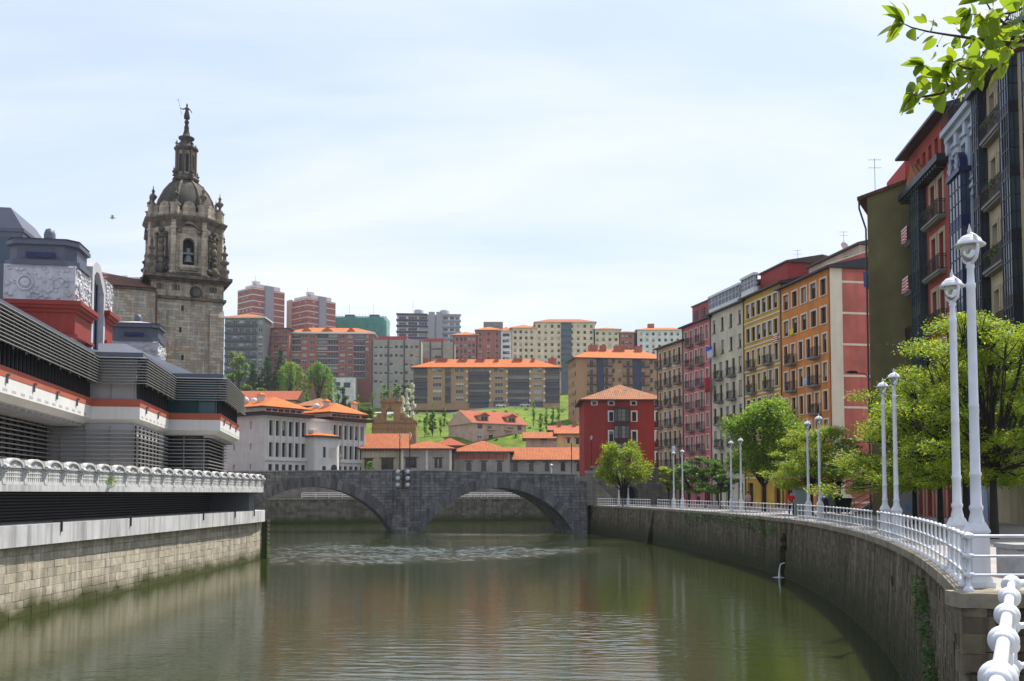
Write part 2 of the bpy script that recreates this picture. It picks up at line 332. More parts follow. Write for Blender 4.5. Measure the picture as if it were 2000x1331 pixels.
EDGE = [(7.3,16.2),(9.0,21.0),(11.2,28),(13.3,36),(15.2,45),(16.6,54),(17.3,60),(17.6,66),(17.7,73),(17.5,82),(16.7,98),(15.1,115),(11.0,138)]
def smooth_path(pts, step=1.0):
    out = []; n = len(pts)
    for i in range(n-1):
        p0 = Vector(pts[max(i-1,0)]); p1 = Vector(pts[i]); p2 = Vector(pts[i+1]); p3 = Vector(pts[min(i+2,n-1)])
        k = max(1, int((p2-p1).length/step))
        for j in range(k):
            t = j/k; out.append(.5*((2*p1)+(-p0+p2)*t+(2*p0-5*p1+4*p2-p3)*t*t+(-p0+3*p1-3*p2+p3)*t**3))
    out.append(Vector(pts[-1])); return out
EDGES = smooth_path(EDGE)
def edge_at(Y, off=0.0):          # point on the right-hand quay edge, off metres inland
    for a, b in zip(EDGES, EDGES[1:]):
        if a.y <= Y <= b.y:
            t = (Y-a.y)/(b.y-a.y); d = (b-a).normalized(); p = a.lerp(b, t); return Vector((p.x+d.y*off, p.y-d.x*off)), math.atan2(d.y, d.x)
    return Vector((EDGES[-1].x, Y)), math.pi/2
# near part of promenade (camera's side of the little inlet) + main promenade
NEAR = [(-31,-60),(4.5,9.0)]
mb = MB()
poly = [(-31,-60),(4.5,9.0),(15,9.0),(15,16.2),(7.3,16.2)]+[(p.x,p.y) for p in EDGES[1:]]+[(11.0,152),(400,152),(400,-60)]
inner = [(x+.32, y+.0) if 16.3 < y < 140 else (x, y) for x, y in poly]
inner[1] = (4.6,8.9); inner[3] = (15,16.5); inner[4] = (7.6,16.5)
mb.prism(inner[::-1][::-1][::1] if False else inner, -2, ZP, 1, 0)
PAVEMAT = [PAVE, paint('wet_dark_core', (.03,.03,.025), .9)]
o = mb.build('promenade', PAVEMAT); tag(o, kind='structure')

UNIT = []
for k in range(4):
    u = MB(); rr = random.Random(k)
    c = .05; j = lambda: rr.uniform(-.012, .012)
    u.add([(0,1,0),(1,1,0),(1,1,1),(0,1,1),(.004,.08,.006),(.996,.08,.006),(.996,.08,.994),(.004,.08,.994),
           (.022+j(),j(),.035+j()),(.978+j(),j(),.035+j()),(.978+j(),j(),.965+j()),(.022+j(),j(),.965+j())],
          [(4,5,1,0),(5,6,2,1),(6,7,3,2),(7,4,0,3),(8,9,5,4),(9,10,6,5),(10,11,7,6),(11,8,4,7),(8,9,10,11)])
    UNIT.append(u)
def stone_wall(parent, path, z0, z1, ch, bl, mat, depth=.35, limit=300, skip=None, batter=0.0, name='stone', seed=1, root=Vector((0,0,0))):
    rnd = random.Random(seed); path = [Vector((p[0], p[1])) for p in path]
    cum = [0]
    for a, b in zip(path, path[1:]): cum.append(cum[-1]+(b-a).length)
    def pos(s):
        s = max(0, min(cum[-1], s))
        for i in range(len(path)-1):
            if s <= cum[i+1] or i == len(path)-2:
                d = (path[i+1]-path[i]); t = (s-cum[i])/(d.length or 1); return path[i].lerp(path[i+1], t)
    meshes = [u.mesh(name, mat) for u in UNIT]; items = []
    z = z0; k = 0
    while z < z1-.02:
        h = min(ch*rnd.uniform(.85, 1.15), z1-z)
        if z1-z-h < ch*.4: h = z1-z
        s = -rnd.random()*bl
        while s < cum[-1]:
            l = bl*rnd.uniform(.6, 1.5); a = max(s, 0); e = min(s+l, cum[-1]); s += l
            if e-a < .12: continue
            p = pos(a); q = pos(e)
            if skip and skip((p+q)/2, z): continue
            ang = math.atan2(q.y-p.y, q.x-p.x); n = Vector((math.sin(ang), -math.cos(ang)))
            pr = rnd.uniform(-.006, .012)+batter*(z1-z)
            items.append((((p+q)/2).length, Vector((p.x+n.x*pr, p.y+n.y*pr, z)), ang, (q-p).length-.004, h-.004, rnd.randrange(4)))
        z += h
    items.sort(key=lambda t: t[0])
    for d, p, ang, l, h, k in items[:limit]:
        inst(name, meshes[k], parent, p-root, ang, (l, depth, h))
    if items[limit:]:
        mb = MB()
        for d, p, ang, l, h, k in items[limit:]:
            M = Matrix.Translation(p-root) @ Matrix.Rotation(ang, 4, 'Z') @ Matrix.Diagonal((l, depth, h, 1))
            u = UNIT[k]; mb.add([M @ Vector(v) for v in u.v], u.f)
        tag(mb.build(name+'_courses', mat, parent), kind='stuff')

# ---- right-hand quay wall
rq = thing('quay_wall', 'dark weathered stone quay wall curving along the tree-lined promenade', 'quay wall', (0,0,0))
rev = [Vector((p.x,p.y)) for p in EDGES][::-1]
dr = edge_at(64.3)[0]; stp = edge_at(111)[0]
stone_wall(rq, rev, -.8, ZP-.22, .29, .46, STONE_R, skip=lambda p, z: ((p-dr).length < .75 and z < 2.7), batter=.05, seed=3, limit=270)
stone_wall(rq, [(7.3,16.2),(15,16.2)], -.8, ZP-.22, .30, .5, STONE_R, seed=4, limit=30)
cm = [u.mesh('coping', COPE) for u in UNIT]
s = 0; pts = EDGES[::-1]
for a, b in zip(pts[::1], pts[1::1]):
    ang = math.atan2(b.y-a.y, b.x-a.x); n = Vector((math.sin(ang), -math.cos(ang)))
    inst('coping_stone', random.choice(cm), rq, (a.x+n.x*.09, a.y+n.y*.09, ZP-.23), ang, ((b-a).length-.012, .62, .235+random.uniform(0,.008)))
for i in range(7): inst('coping_stone', cm[i%4], rq, (7.22+i*1.1, 16.12, ZP-.23), 0, (1.09, .6, .24))
# steps down to the water and the drain spout
mb = MB(); p, a = edge_at(111); d = Vector((math.cos(a), math.sin(a))); n = Vector((-d.y, d.x))
for i in range(15):
    z = ZP-.12-i*.25; o_ = .10+i*.05
    q = p
    c = [q-d*.65, q+d*.65, q+d*.65+n*o_, q-d*.65+n*o_]
    mb.prism([(v.x, v.y) for v in c][::-1][::-1], -.5, z)
st = mb.build('water_steps', STONE_R); tag(st, 'narrow dark stone steps dropping from the quay into the river', 'steps')
mb = MB(); q, a = edge_at(64.3); n = Vector((-math.sin(a), math.cos(a)))
mb.tube([(q.x+n.x*.02,q.y,.95),(q.x+n.x*.28,q.y,.85),(q.x+n.x*.36,q.y,.5),(q.x+n.x*.38,q.y,.02)], [.03,.04,.05,.08], 7)
mb.lathe([(.4,.0),(.25,.02),(.05,.03)], 10, (q.x+n.x*.42,q.y,.01))
m, nt_, N_, L_, b_ = base_mat('white_water'); b_.inputs['Base Color'].default_value = (.62,.66,.68,1); b_.inputs['Roughness'].default_value = .3
tag(mb.build('drain_outflow', m), 'small white trickle of water falling from a drain in the quay', 'water spout')
# mooring ring
mb = MB(); p, a = edge_at(30.5); n = Vector((-math.sin(a), math.cos(a))); d = Vector((math.cos(a), math.sin(a)))
mb.tube([(p.x+n.x*.3+d.x*.16*math.cos(t), p.y+n.y*.3+d.y*.16*math.cos(t), 2.75+.16*math.sin(t)) for t in [i*math.pi/8 for i in range(17)]], .025, 6)
IRON = paint('rusty_iron', (.05,.04,.035), .7, .3, .3)
tag(mb.build('mooring_ring', IRON), 'rusty iron mooring ring hanging on the dark quay wall', 'mooring ring')

# ---- left bank: land, quay wall, ledge, deck
ZD = 5.78
LW = [(-25.5,0),(-23.25,45),(-21.2,84)]
mb = MB(); mb.prism([(-25.5,-60),(-21.95,43),(-21.1,83.0),(-24,88),(-34,130),(-36.5,138),(-37.5,147),(-90,160),(-400,160),(-400,-60)], -2, 3.1, 1, 0)
tag(mb.build('left_bank_ground', PAVEMAT), kind='structure')
lq = thing('quay_wall', 'sunlit pale limestone quay wall with green weed below the market terrace', 'quay wall', (0,0,0))
stone_wall(lq, [(-21.98,24),(-21.6,43),(-20.75,83.1)], -.8, 3.06, .37, .68, STONE_L, seed=5, limit=300)
stone_wall(lq, [(-20.75,83.1),(-24,88),(-34,130),(-36.4,138)], -.8, 3.06, .44, .9, STONE_L, seed=6, limit=0, name='end_stone')
# drain holes, ladder
mb = MB()
for (x, y) in ((163,1166),(433,1106)):
    p = on(x, y, .12); mb.box(p.x-.1, p.x+.14, p.y-.25, p.y+.25, -.2, .5)
mb.build('drain_hole', paint('black_void', (.004,.004,.004), 1, 0, 0, bmp=0), lq)
lg = thing('concrete_ledge', 'streaked white concrete ledge running along the top of the left quay', 'ledge', (0,0,0))
LEDGE = paint('stained_white_concrete', (.56,.56,.555), .8, .2, .95, dirt=(.03,.02,.02))
mb = MB(); mb.prism([(-21.85,24),(-21.35,42),(-20.42,79.6),(-20.5,82.8),(-26,82.8),(-28,24)], 3.08, 4.02); mb.build('slab', LEDGE, lg)
mb = MB()
for Y in (47,55,67,74,79): 
    x = -21.35+(Y-42)*.0247; MB().box(x-.05, x+.07, Y-.04, Y+.04, 3.6, 4.1).box(x-.4,x+.06,Y-.03,Y+.03,4.06,4.1).build('bracket', IRON, lg)
lv = thing('louvred_wall', 'dark recessed louvred wall in the shadow beneath the market terrace', 'wall', (0,0,0))
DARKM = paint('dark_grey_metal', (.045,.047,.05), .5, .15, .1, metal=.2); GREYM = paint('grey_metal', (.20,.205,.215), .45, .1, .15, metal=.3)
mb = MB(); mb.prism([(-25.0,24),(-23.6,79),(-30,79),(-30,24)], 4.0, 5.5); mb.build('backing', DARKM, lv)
for i in range(9):
    z = 4.1+i*.155; mb = MB(); mb.prism([(-24.9,24),(-23.5,79),(-23.62,79),(-25.02,24)], z, z+.07); mb.build('slat', GREYM, lv)
mb = MB(); mb.prism([(-20.55,77.9),(-20.5,79.3),(-24,79.3),(-24,77.9)], 4.0, 5.5); mb.build('end_panel', GREYM, lv)
mb = MB(); BE0, BE1 = Vector((-21.75,24)), Vector((-20.0,79.6))
mb.prism([(BE0.x+.12,24),(BE1.x+.12,79.75),(-24,84),(-34,128),(-36.4,137.9),(-400,137.9),(-400,24)], 5.48, ZD, 0, 1)
tag(mb.build('market_terrace', [LEDGE, PAVE]), kind='structure')
# mossy ladder column at the end of the quay
mb = MB()
for i in range(9): mb.box(-20.7, -20.3, 82.9, 83.8, .1+i*.36, .3+i*.36)
mb.box(-20.75,-20.55,82.8,83.0,-.3,3.0); mb.box(-20.75,-20.55,83.7,83.9,-.3,3.0)
tag(mb.build('quay_ladder', island('mossy_timber', (.09,.085,.04), (.05,.05,.025), moss=(.06,.09,.015), mz=(.5,2.5))), 'mossy dark ladder of rungs at the corner of the left quay', 'ladder')

# ---- balustrade of the market terrace
WHITE = paint('white_cast_stone', (.60,.60,.585), .75, .18, .6, 2.0, .3, dirt=(.16,.155,.14))
bal = thing('balustrade', 'white ornate cast-stone balustrade along the market terrace', 'balustrade', (BE0.x, BE0.y, ZD))
bl_len = (BE1-BE0).length; nb = 32; bw = bl_len/nb; bang = math.atan2(BE1.y-BE0.y, BE1.x-BE0.x)
def bal_panel():
    mb = MB(); w = bw
    mb.box(.12, w-.12, -.10, .12, 0, .12)
    for z in (.30,.47,.62): mb.box(.12, w-.12, -.05, .06, z, z+.055)
    for i in range(8):
        x = .26+(w-.52)*i/7; mb.box(x-.035, x+.035, -.04, .05, .12, .70)
    mb.box(.12, w-.12, -.09, .11, .70, .80)
    n = 10; cx = w/2; ra = w/2-.17
    arc = [(cx+ra*math.cos(math.pi*i/n), .72+.40*math.sin(math.pi*i/n)) for i in range(n+1)]
    arc2 = [(cx+(ra-.10)*math.cos(math.pi*i/n), .72+.31*math.sin(math.pi*i/n)) for i in range(n+1)]
    for i in range(n):
        (x0,z0),(x1,z1),(u1,v1),(u0,v0) = arc[i], arc[i+1], arc2[i+1], arc2[i]
        mb.quad((x0,-.13,z0),(u0,-.13,v0),(u1,-.13,v1),(x1,-.13,z1)); mb.quad((x0,-.13,z0),(x1,-.13,z1),(x1,.15,z1),(x0,.15,z0)); mb.quad((u0,-.13,v0),(u0,.1,v0),(u1,.1,v1),(u1,-.13,v1))
        mb.add([(cx,-.06,.70),(u1,-.03+.03*(i%2),v1),(u0,.0-.03*(i%2),v0)], [(0,2,1)])
    mb.ball((cx,-.03,.78), .08, 8, 6, 0, 1.1)
    return mb.mesh('panel', WHITE)
def bal_post():
    mb = MB(); mb.box(-.13,.13,-.13,.14,0,.14); mb.box(-.09,.09,-.10,.12,.14,.78); mb.box(-.16,.16,-.15,.16,.78,.98); mb.box(-.12,.12,-.12,.13,.98,1.06)
    mb.lathe([(.10,-.13),(.10,.13)], 10, (0,0,0)); 
    b = len(mb.v)-40
    mb.tube([(-.12,-.19,.74),(.12,-.19,.74)], .10, 8); mb.tube([(-.10,-.15,.55),(.10,-.15,.55)], .06, 7)
    return mb.mesh('post', WHITE)
pm, qm = bal_panel(), bal_post()
for i in range(nb+1):
    inst('post', qm, bal, (math.cos(bang)*bw*i, math.sin(bang)*bw*i, 0), bang)
    if i < nb: inst('panel', pm, bal, (math.cos(bang)*bw*i, math.sin(bang)*bw*i, 0), bang)
for i in range(6):
    inst('panel', pm, bal, (BE1.x-BE0.x-.75*(i)*bw-.1, BE1.y-BE0.y+i*bw*.66, 0), R(139)+math.pi*0)

# ---- bridge
YB = 138.0; YB2 = 147.0
br = thing('stone_bridge', 'old dark grey stone bridge with two round arches across the river', 'bridge', (0, YB, 0))
XL = xat(440, YB); XR = xat(1128, YB)
def ptop(x):
    px = 1000+x/YB*F
    return zat(922-2*math.exp(-((px-790)/200)**2)+max(0,(px-820)/300)*6, YB)
arches = [(xat(613,YB), (xat(771,YB)-xat(613,YB)), zat(951,YB)), (xat(973,YB), (xat(1121,YB)-xat(973,YB)), zat(953,YB))]
def intr(x):
    for c, hs, cz in arches:
        if abs(x-c) < hs:
            Rr = (hs*hs+(cz+.2)**2)/(2*(cz+.2)); return cz-Rr+math.sqrt(max(0, Rr*Rr-(x-c)**2))
    return -1.0
xs = [XL+(XR-XL)*i/150 for i in range(151)]
for c, hs, cz in arches: xs += [c-hs, c+hs, c-hs-.001, c+hs+.001]
xs = sorted(x for x in xs if XL <= x <= XR)
mb = MB(); D = YB2-YB; K = -2.1
for a, b in zip(xs, xs[1:]):
    za, zb = intr(a), intr(b)
    if za < -.9 and zb < -.9: za = zb = -1
    ta, tb = ptop(a), ptop(b)
    mb.quad((a,0,za),(b,0,zb),(b,0,tb),(a,0,ta)); mb.quad((b+K,D,zb),(a+K,D,za),(a+K,D,ta),(b+K,D,tb))
    mb.quad((b,0,zb),(a,0,za),(a+K,D,za),(b+K,D,zb))
    mb.quad((a,.4,ta),(b,.4,tb),(b,.4,tb-1.1),(a,.4,ta-1.1)); mb.quad((b,D-.4,tb),(a,D-.4,ta),(a,D-.4,ta-1.1),(b,D-.4,tb-1.1))
    mb.quad((a,0,ta),(b,0,tb),(b,.4,tb),(a,.4,ta)); mb.quad((a,D-.4,ta),(b,D-.4,tb),(b,D,tb),(a,D,ta))
mb.build('spandrel_wall', STONE_B, br)
mb = MB(); xx = [XL+(XR-XL)*i/20 for i in range(21)]
for a, b in zip(xx, xx[1:]): mb.quad((a,.4,ptop(a)-1.1),(b,.4,ptop(b)-1.1),(b,D-.4,ptop(b)-1.1),(a,D-.4,ptop(a)-1.1))
mb.build('roadway', ASPH, br)
for c, hs, cz in arches:
    Rr = (hs*hs+(cz+.2)**2)/(2*(cz+.2)); zc = cz-Rr; a0 = math.asin((-zc)/Rr) if -zc < Rr else 0
    n = 34; th = 1.35
    for i in range(n):
        t0 = a0+(math.pi-2*a0)*i/n; t1 = a0+(math.pi-2*a0)*(i+1)/n-.004; r1 = Rr+th+random.uniform(-.06,.06)
        pts = [(c+r*math.cos(t), zc+r*math.sin(t)) for r, t in ((Rr,t0),(r1,t0),(r1,t1),(Rr,t1))]
        if max(p[0] for p in pts) > XR or min(p[0] for p in pts) < XL: continue
        mb = MB(); vs_ = [(x,-.10-.03*(i%2),z) for x,z in pts]+[(x,.1,z) for x,z in pts]
        mb.add(vs_, [(0,1,2,3),(0,4,5,1),(1,5,6,2),(2,6,7,3),(3,7,4,0)]); mb.build('voussoir', VOUS, br)
x = XL; k = 0
while x < XR-.3:
    e = min(x+1.5, XR); mb = MB(); ta, tb = ptop(x)+.005, ptop(e)+.005
    mb.add([(x,-.09,ta),(e-.02,-.09,tb),(e-.02,.48,tb),(x,.48,ta),(x,-.09,ta+.16),(e-.02,-.09,tb+.16),(e-.02,.48,tb+.16),(x,.48,ta+.16)], [(3,2,1,0),(4,5,6,7),(0,1,5,4),(1,2,6,5),(2,3,7,6),(3,0,4,7)])
    mb.build('coping', COPE_G, br); x = e
# cutwater pier and right buttress
a, b_, c_ = xat(772,YB), xat(801,YB-1.6), xat(822,YB)
mb = MB(); mb.prism([(a,-.06),(b_,-1.6),(c_,-.06)], -1, zat(921,YB)); mb.prism([(a-.3,-.07),(b_,-2.0),(c_+.3,-.07)], -1, .75); mb.build('cutwater', STONE_B, br)
a, c_ = xat(1124,YB), xat(1146,YB)
mb = MB(); mb.box(a,c_,-.5,6,-1,zat(942,YB)); mb.box(a-.12,c_+.12,-.6,-.3,zat(942,YB)-.1,zat(942,YB)+.15); mb.build('buttress', STONE_B, br)
# floodlights on the pier
fl = thing('floodlight_cluster', 'rack of six round floodlights hung on the bridge pier', 'floodlights', (xat(788,YB-1.4), YB-1.5, zat(955,YB)))
mb = MB(); mb.box(-.9,.9,.0,.1,0,.1); mb.box(-.1,.1,0,.12,0,2.6); mb.box(-.75,.75,0,.1,1.2,1.3); mb.box(-.75,.75,0,.1,2.2,2.3); mb.build('rack', IRON, fl)
LENS = paint('lamp_lens', (.45,.48,.47), .15, .05, 0, bmp=0, spec=.6)
for z in (.45,1.35,2.25):
    for x in (-.68,.68):
        mb = MB(); mb.lathe([(.12,0),(.30,.12),(.34,.42)], 12, (0,0,0)); l = mb.build('floodlight', IRON, fl, (x,-.02,z)); l.rotation_euler = (R(80),0,0)
        mb = MB(); mb.lathe([(.30,.43),(.22,.48),(.02,.5)], 12, (0,0,0)); mb.build('lens', LENS, l)

# ---- far bank beyond the bridge
FB = [(-75,166),(-37,175),(-11,190),(4,198),(10.4,201)]
mb = MB(); mb.prism([(x,y+.3) for x,y in FB]+[(10.4,260),(-75,260)], -2, 4.3, 1, 0); tag(mb.build('far_bank_ground', PAVEMAT), kind='structure')
fq = thing('quay_wall', 'mossy grey quay wall seen through the bridge arches', 'quay wall')
GREYQ = island('far_quay_stone', (.25,.225,.17), (.11,.10,.08), dirt=(.06,.055,.04), da=.6, moss=(.05,.065,.014), mz=(.4,1.6))
stone_wall(fq, FB, -.8, 4.25, .5, .9, GREYQ, seed=9, limit=0)
mb = MB()
for a, b in zip(FB, FB[1:]):
    d = (Vector(b)-Vector(a)).normalized(); n = Vector((d.y,-d.x))
    c = [Vector(a)+n*.15, Vector(b)+n*.15, Vector(b)-n*.6, Vector(a)-n*.6]; mb.prism([(p.x,p.y) for p in c], 4.26, 4.5)
mb.build('coping', COPE, fq)
ZS = 8.0
mb = MB(); mb.prism([(-90,172),(-39,182),(-13.5,197),(2,205),(10.7,208),(10.7,140),(24,147.2),(400,147.2),(400,240),(-400,240),(-400,172)], -2, ZS, 1, 0)
tag(mb.build('street', [ASPH, ashlar('retaining_stone', (.22,.20,.17), (.15,.14,.12), (.08,.08,.07), .9, .4, stain=(.05,.05,.045))]), kind='structure')
# ================================================================== BUILDINGS: kit
GL = glass(); GL2 = glass('window_glass_blue', (.03,.05,.07))
FR_BROWN = paint('brown_joinery', (.07,.045,.03), .5, .2, .1); FR_WHITE = paint('white_joinery', (.62,.62,.60), .5, .1, .1)
FR_DARK = paint('dark_joinery', (.02,.022,.025), .45, .2, .05); FR_GREEN = paint('green_joinery', (.022,.042,.036), .45, .2, .1); FR_BLUE = paint('navy_joinery', (.016,.022,.075), .4, .2, .05)
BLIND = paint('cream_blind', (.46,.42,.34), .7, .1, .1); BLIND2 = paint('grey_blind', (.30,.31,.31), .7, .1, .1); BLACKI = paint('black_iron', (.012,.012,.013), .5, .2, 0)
CURT = paint('curtain', (.40,.38,.36), .8, .2, .1)
CREAM = paint('cream_trim', (.68,.60,.46), .75, .1, .25)
SLAB = paint('balcony_slab', (.22,.20,.18), .8, .2, .4)
PIPE = paint('drainpipe_metal', (.05,.05,.055), .5, .2, .1)
TILE_O = rooftile('orange_tile', (.60,.165,.030), (.47,.115,.022), moss=.22); TILE_B = rooftile('brown_tile', (.40,.16,.065), (.26,.11,.055), moss=.45); TILE_R = rooftile('red_tile', (.42,.10,.04), (.33,.075,.03), moss=.3)
TILE_D = rooftile('dark_tile', (.17,.07,.045), (.12,.05,.035), moss=.3)
WC = {}
def win_mesh(w, h, frame, surround, sw, nx, nz, rec, sill, key=''):
    k = (round(w,2), round(h,2), frame.name, surround.name if surround else '', sw, nx, nz, rec, sill)
    if k in WC: return WC[k]
    mb = MB(); f = .06; y0 = rec-.08; y1 = rec+.01
    mb.box(0,w,y0,y1,0,f); mb.box(0,w,y0,y1,h-f,h); mb.box(0,f,y0,y1,f,h-f); mb.box(w-f,w,y0,y1,f,h-f)
    for i in range(1,nx): mb.box(w*i/nx-.035,w*i/nx+.035,y0+.005,y1,f,h-f)
    for i in range(1,nz): mb.box(f,w-f,y0+.01,y1,h*i/nz-.025,h*i/nz+.025)
    if surround:
        p = -.05
        mb.box(-sw,0,p,.0,-sw*.3,h+sw,1); mb.box(w,w+sw,p,.0,-sw*.3,h+sw,1); mb.box(0,w,p-.004,.0,h,h+sw+.004,1)
    if sill: mb.box(-.12,w+.12,-.10,rec*.8,-.10,-.004,1 if surround else 0)
    a = mb.mesh('window', [frame]+([surround] if surround else []))
    g = MB().quad((.03,rec-.03,.03),(w-.03,rec-.03,.03),(w-.03,rec-.03,h-.03),(.03,rec-.03,h-.03)).mesh('pane', GL)
    WC[k] = (a, g); return WC[k]
def style(frame=FR_BROWN, surround=CREAM, sw=.16, nx=2, nz=1, rec=.28, sill=True, blind=.45, bmats=None, pane=True):
    return dict(frame=frame, surround=surround, sw=sw, nx=nx, nz=nz, rec=rec, sill=sill, blind=blind, bmats=bmats or (BLIND, BLIND2, CURT), pane=pane)
BC = {}
def balcony_mesh(w, d=.75, h=1.0, mat=None, slab=None, bars=None):
    k = (round(w,2), d, h, (mat or BLACKI).name, (slab or SLAB).name)
    if k in BC: return BC[k]
    mb = MB(); mb.box(0,w,-d,-.002,-.14,0,1); mb.box(.06,w-.06,-d+.1,-.002,-.26,-.14,1)
    for z in (.08,h*.85,h): mb.box(.02,w-.02,-d+.02,-d+.06,z-.018,z+.018); mb.box(.02,.06,-d+.06,0,z-.018,z+.018); mb.box(w-.06,w-.02,-d+.06,0,z-.018,z+.018)
    n = bars or max(6, int(w/.13))
    for i in range(n+1):
        x = .03+(w-.06)*i/n; mb.box(x-.01,x+.01,-d+.03,-d+.05,0,h)
    for i in range(1,5):
        y = -d+.04+(d-.04)*i/5
        for x in (.03,w-.05): mb.box(x,x+.02,y-.01,y+.01,0,h)
    BC[k] = mb.mesh('balcony', [mat or BLACKI, slab or SLAB]); return BC[k]
LEAFG = leafmat('pot_plant_leaf', (.05,.10,.02), (.10,.16,.03), .3)
POT = paint('terracotta', (.36,.12,.06), .8, .2, .2)
def plant_clump(n, rx, ry, rz, leaf, mats, rnd, c=(0,0,0)):
    mb = MB()
    for i in range(n):
        p = Vector((rnd.gauss(0,.5)*rx, rnd.gauss(0,.5)*ry, rnd.gauss(0,.5)*rz))+Vector(c)
        u = Vector((rnd.uniform(-1,1), rnd.uniform(-1,1), rnd.uniform(-1,1))).normalized(); v = u.orthogonal().normalized()
        l = leaf*rnd.uniform(.6,1.3); mb.add([p-u*l, p+v*l*.5, p+u*l, p-v*l*.5], [(0,1,2,3)], rnd.randrange(len(mats)) if rnd.random() < .25 else 0)
    return mb.mesh('foliage', mats)
class Bld:
    def __init__(s, name, label, cat, A, B, depth, z0, group=None, seed=0):
        s.A = Vector((A[0],A[1])); s.B = Vector((B[0],B[1])); s.ang = angle(A,B); s.W = (s.B-s.A).length; s.D = depth; s.z0 = z0
        s.u = Vector((math.cos(s.ang), math.sin(s.ang))); s.n = Vector((-s.u.y, s.u.x))
        s.root = thing(name, label, cat, (A[0],A[1],z0), s.ang, group); s.rnd = random.Random(seed)
    # everything below is in the building's own frame: x along front (left to right), y inwards, z above base
    def part(s, name, mb, mats, loc=(0,0,0), rz=0, parent=None): return mb.build(name, mats, parent or s.root, loc, rz)
    def sheet(s, ops, W, H, z0, mat, loc, rz, rec, name='wall'):
        xs = sorted(set([0,W]+[round(v,4) for o in ops for v in o[:2]])); zs = sorted(set([z0,H]+[round(v,4) for o in ops for v in o[2:4]]))
        mb = MB()
        for a, b in zip(xs, xs[1:]):
            for c, d in zip(zs, zs[1:]):
                mx, mz = (a+b)/2, (c+d)/2
                if any(o[0] < mx < o[1] and o[2] < mz < o[3] for o in ops): continue
                mb.quad((a,0,c),(b,0,c),(b,0,d),(a,0,d))
        for o in ops:
            a,b,c,d = o[:4]; r = o[4]['rec'] if len(o) > 4 and o[4] else rec
            mb.quad((a,0,c),(a,0,d),(a,r,d),(a,r,c)); mb.quad((b,0,d),(b,0,c),(b,r,c),(b,r,d)); mb.quad((a,0,d),(b,0,d),(b,r,d),(a,r,d)); mb.quad((b,0,c),(a,0,c),(a,r,c),(b,r,c))
        mb.build(name, mat, s.root, loc, rz)
        for o in ops:
            if len(o) > 4 and o[4]: s.window(o, loc, rz)
    def window(s, o, loc, rz):
        a,b,c,d,st = o[:5]; w, h = b-a, d-c
        wm, gm = win_mesh(w, h, st['frame'], st['surround'], st['sw'], st['nx'], st['nz'], st['rec'], st['sill'])
        p = Vector(loc)+Matrix.Rotation(rz,3,'Z') @ Vector((a,0,c))
        wo = inst('window', wm, s.root, p, rz)
        if st['pane']: inst('pane', gm, wo)
        if s.rnd.random() < st['blind']:
            q = s.rnd.choice((.25,.4,.6,.75,1.0)); mt = s.rnd.choice(st['bmats']); r = st['rec']
            k = (round(w,2),round(h,2),q,mt.name,r)
            if k not in WC: WC[k] = MB().box(.05,w-.05,r-.06,r-.035,h-.05-(h-.1)*q,h-.05).mesh('blind', mt)
            inst('blind', WC[k], wo)
    def body(s, H, mats, ins=(.3,.0,.0,.0), z0=0.0, name='body', top=None):   # insets front,right,back,left
        f,r,b,l = ins; W, D = s.W, s.D
        mb = MB(); mb.prism([(l,f),(W-r,f),(W-r,D-b),(l,D-b)], z0, H); return s.part(name, mb, mats)
    def front(s, ops, H, mat, z0=0.0, rec=.28): s.sheet(ops, s.W, H, z0, mat, (0,0,0), 0, rec)
    def right(s, ops, H, mat, z0=0.0, rec=.28): s.sheet(ops, s.D, H, z0, mat, (s.W,0,0), math.pi/2, rec)
    def left(s, ops, H, mat, z0=0.0, rec=.28): s.sheet(ops, s.D, H, z0, mat, (0,s.D,0), -math.pi/2, rec)
    def roof(s, z, h, mat, over=.5, kind='hip', eave=None, x0=0, x1=None, y0=0, y1=None, name='roof', th=.18, ridge=None):
        x1 = s.W if x1 is None else x1; y1 = s.D if y1 is None else y1; o = over
        a,b,c,d = (x0-o,y0-o),(x1+o,y0-o),(x1+o,y1+o),(x0-o,y1+o); mb = MB(); W_, D_ = x1-x0+2*o, y1-y0+2*o
        zz = z+th
        if kind == 'shed': P = [(a[0],a[1],zz),(b[0],b[1],zz),(c[0],c[1],zz+h),(d[0],d[1],zz+h)]; mb.poly(P); mb.poly([P[1],(c[0],c[1],zz),P[2]],1); mb.poly([P[0],P[3],(d[0],d[1],zz)],1)
        elif W_ >= D_ or kind == 'gable':
            r = (D_/2 if kind == 'hip' else 0) if ridge is None else ridge; m = (a[1]+d[1])/2
            e, f = (a[0]+r,m,zz+h),(b[0]-r,m,zz+h); A,B,C,D = [(p[0],p[1],zz) for p in (a,b,c,d)]
            mb.poly([A,B,f,e]); mb.poly([C,D,e,f]); mb.poly([B,C,f], 0 if r > 0 else 1); mb.poly([D,A,e], 0 if r > 0 else 1)
        else:
            r = (W_/2 if kind == 'hip' else 0) if ridge is None else ridge; m = (a[0]+b[0])/2
            e, f = (m,a[1]+r,zz+h),(m,d[1]-r,zz+h); A,B,C,D = [(p[0],p[1],zz) for p in (a,b,c,d)]
            mb.poly([B,C,f,e]); mb.poly([D,A,e,f]); mb.poly([A,B,e], 0 if r > 0 else 1); mb.poly([C,D,f], 0 if r > 0 else 1)
        mb.prism([a,b,c,d], z, zz-.003, 1)
        me = mb.mesh(name, [mat, eave or FR_BROWN]); slope_uv(me); return inst(name, me, s.root)
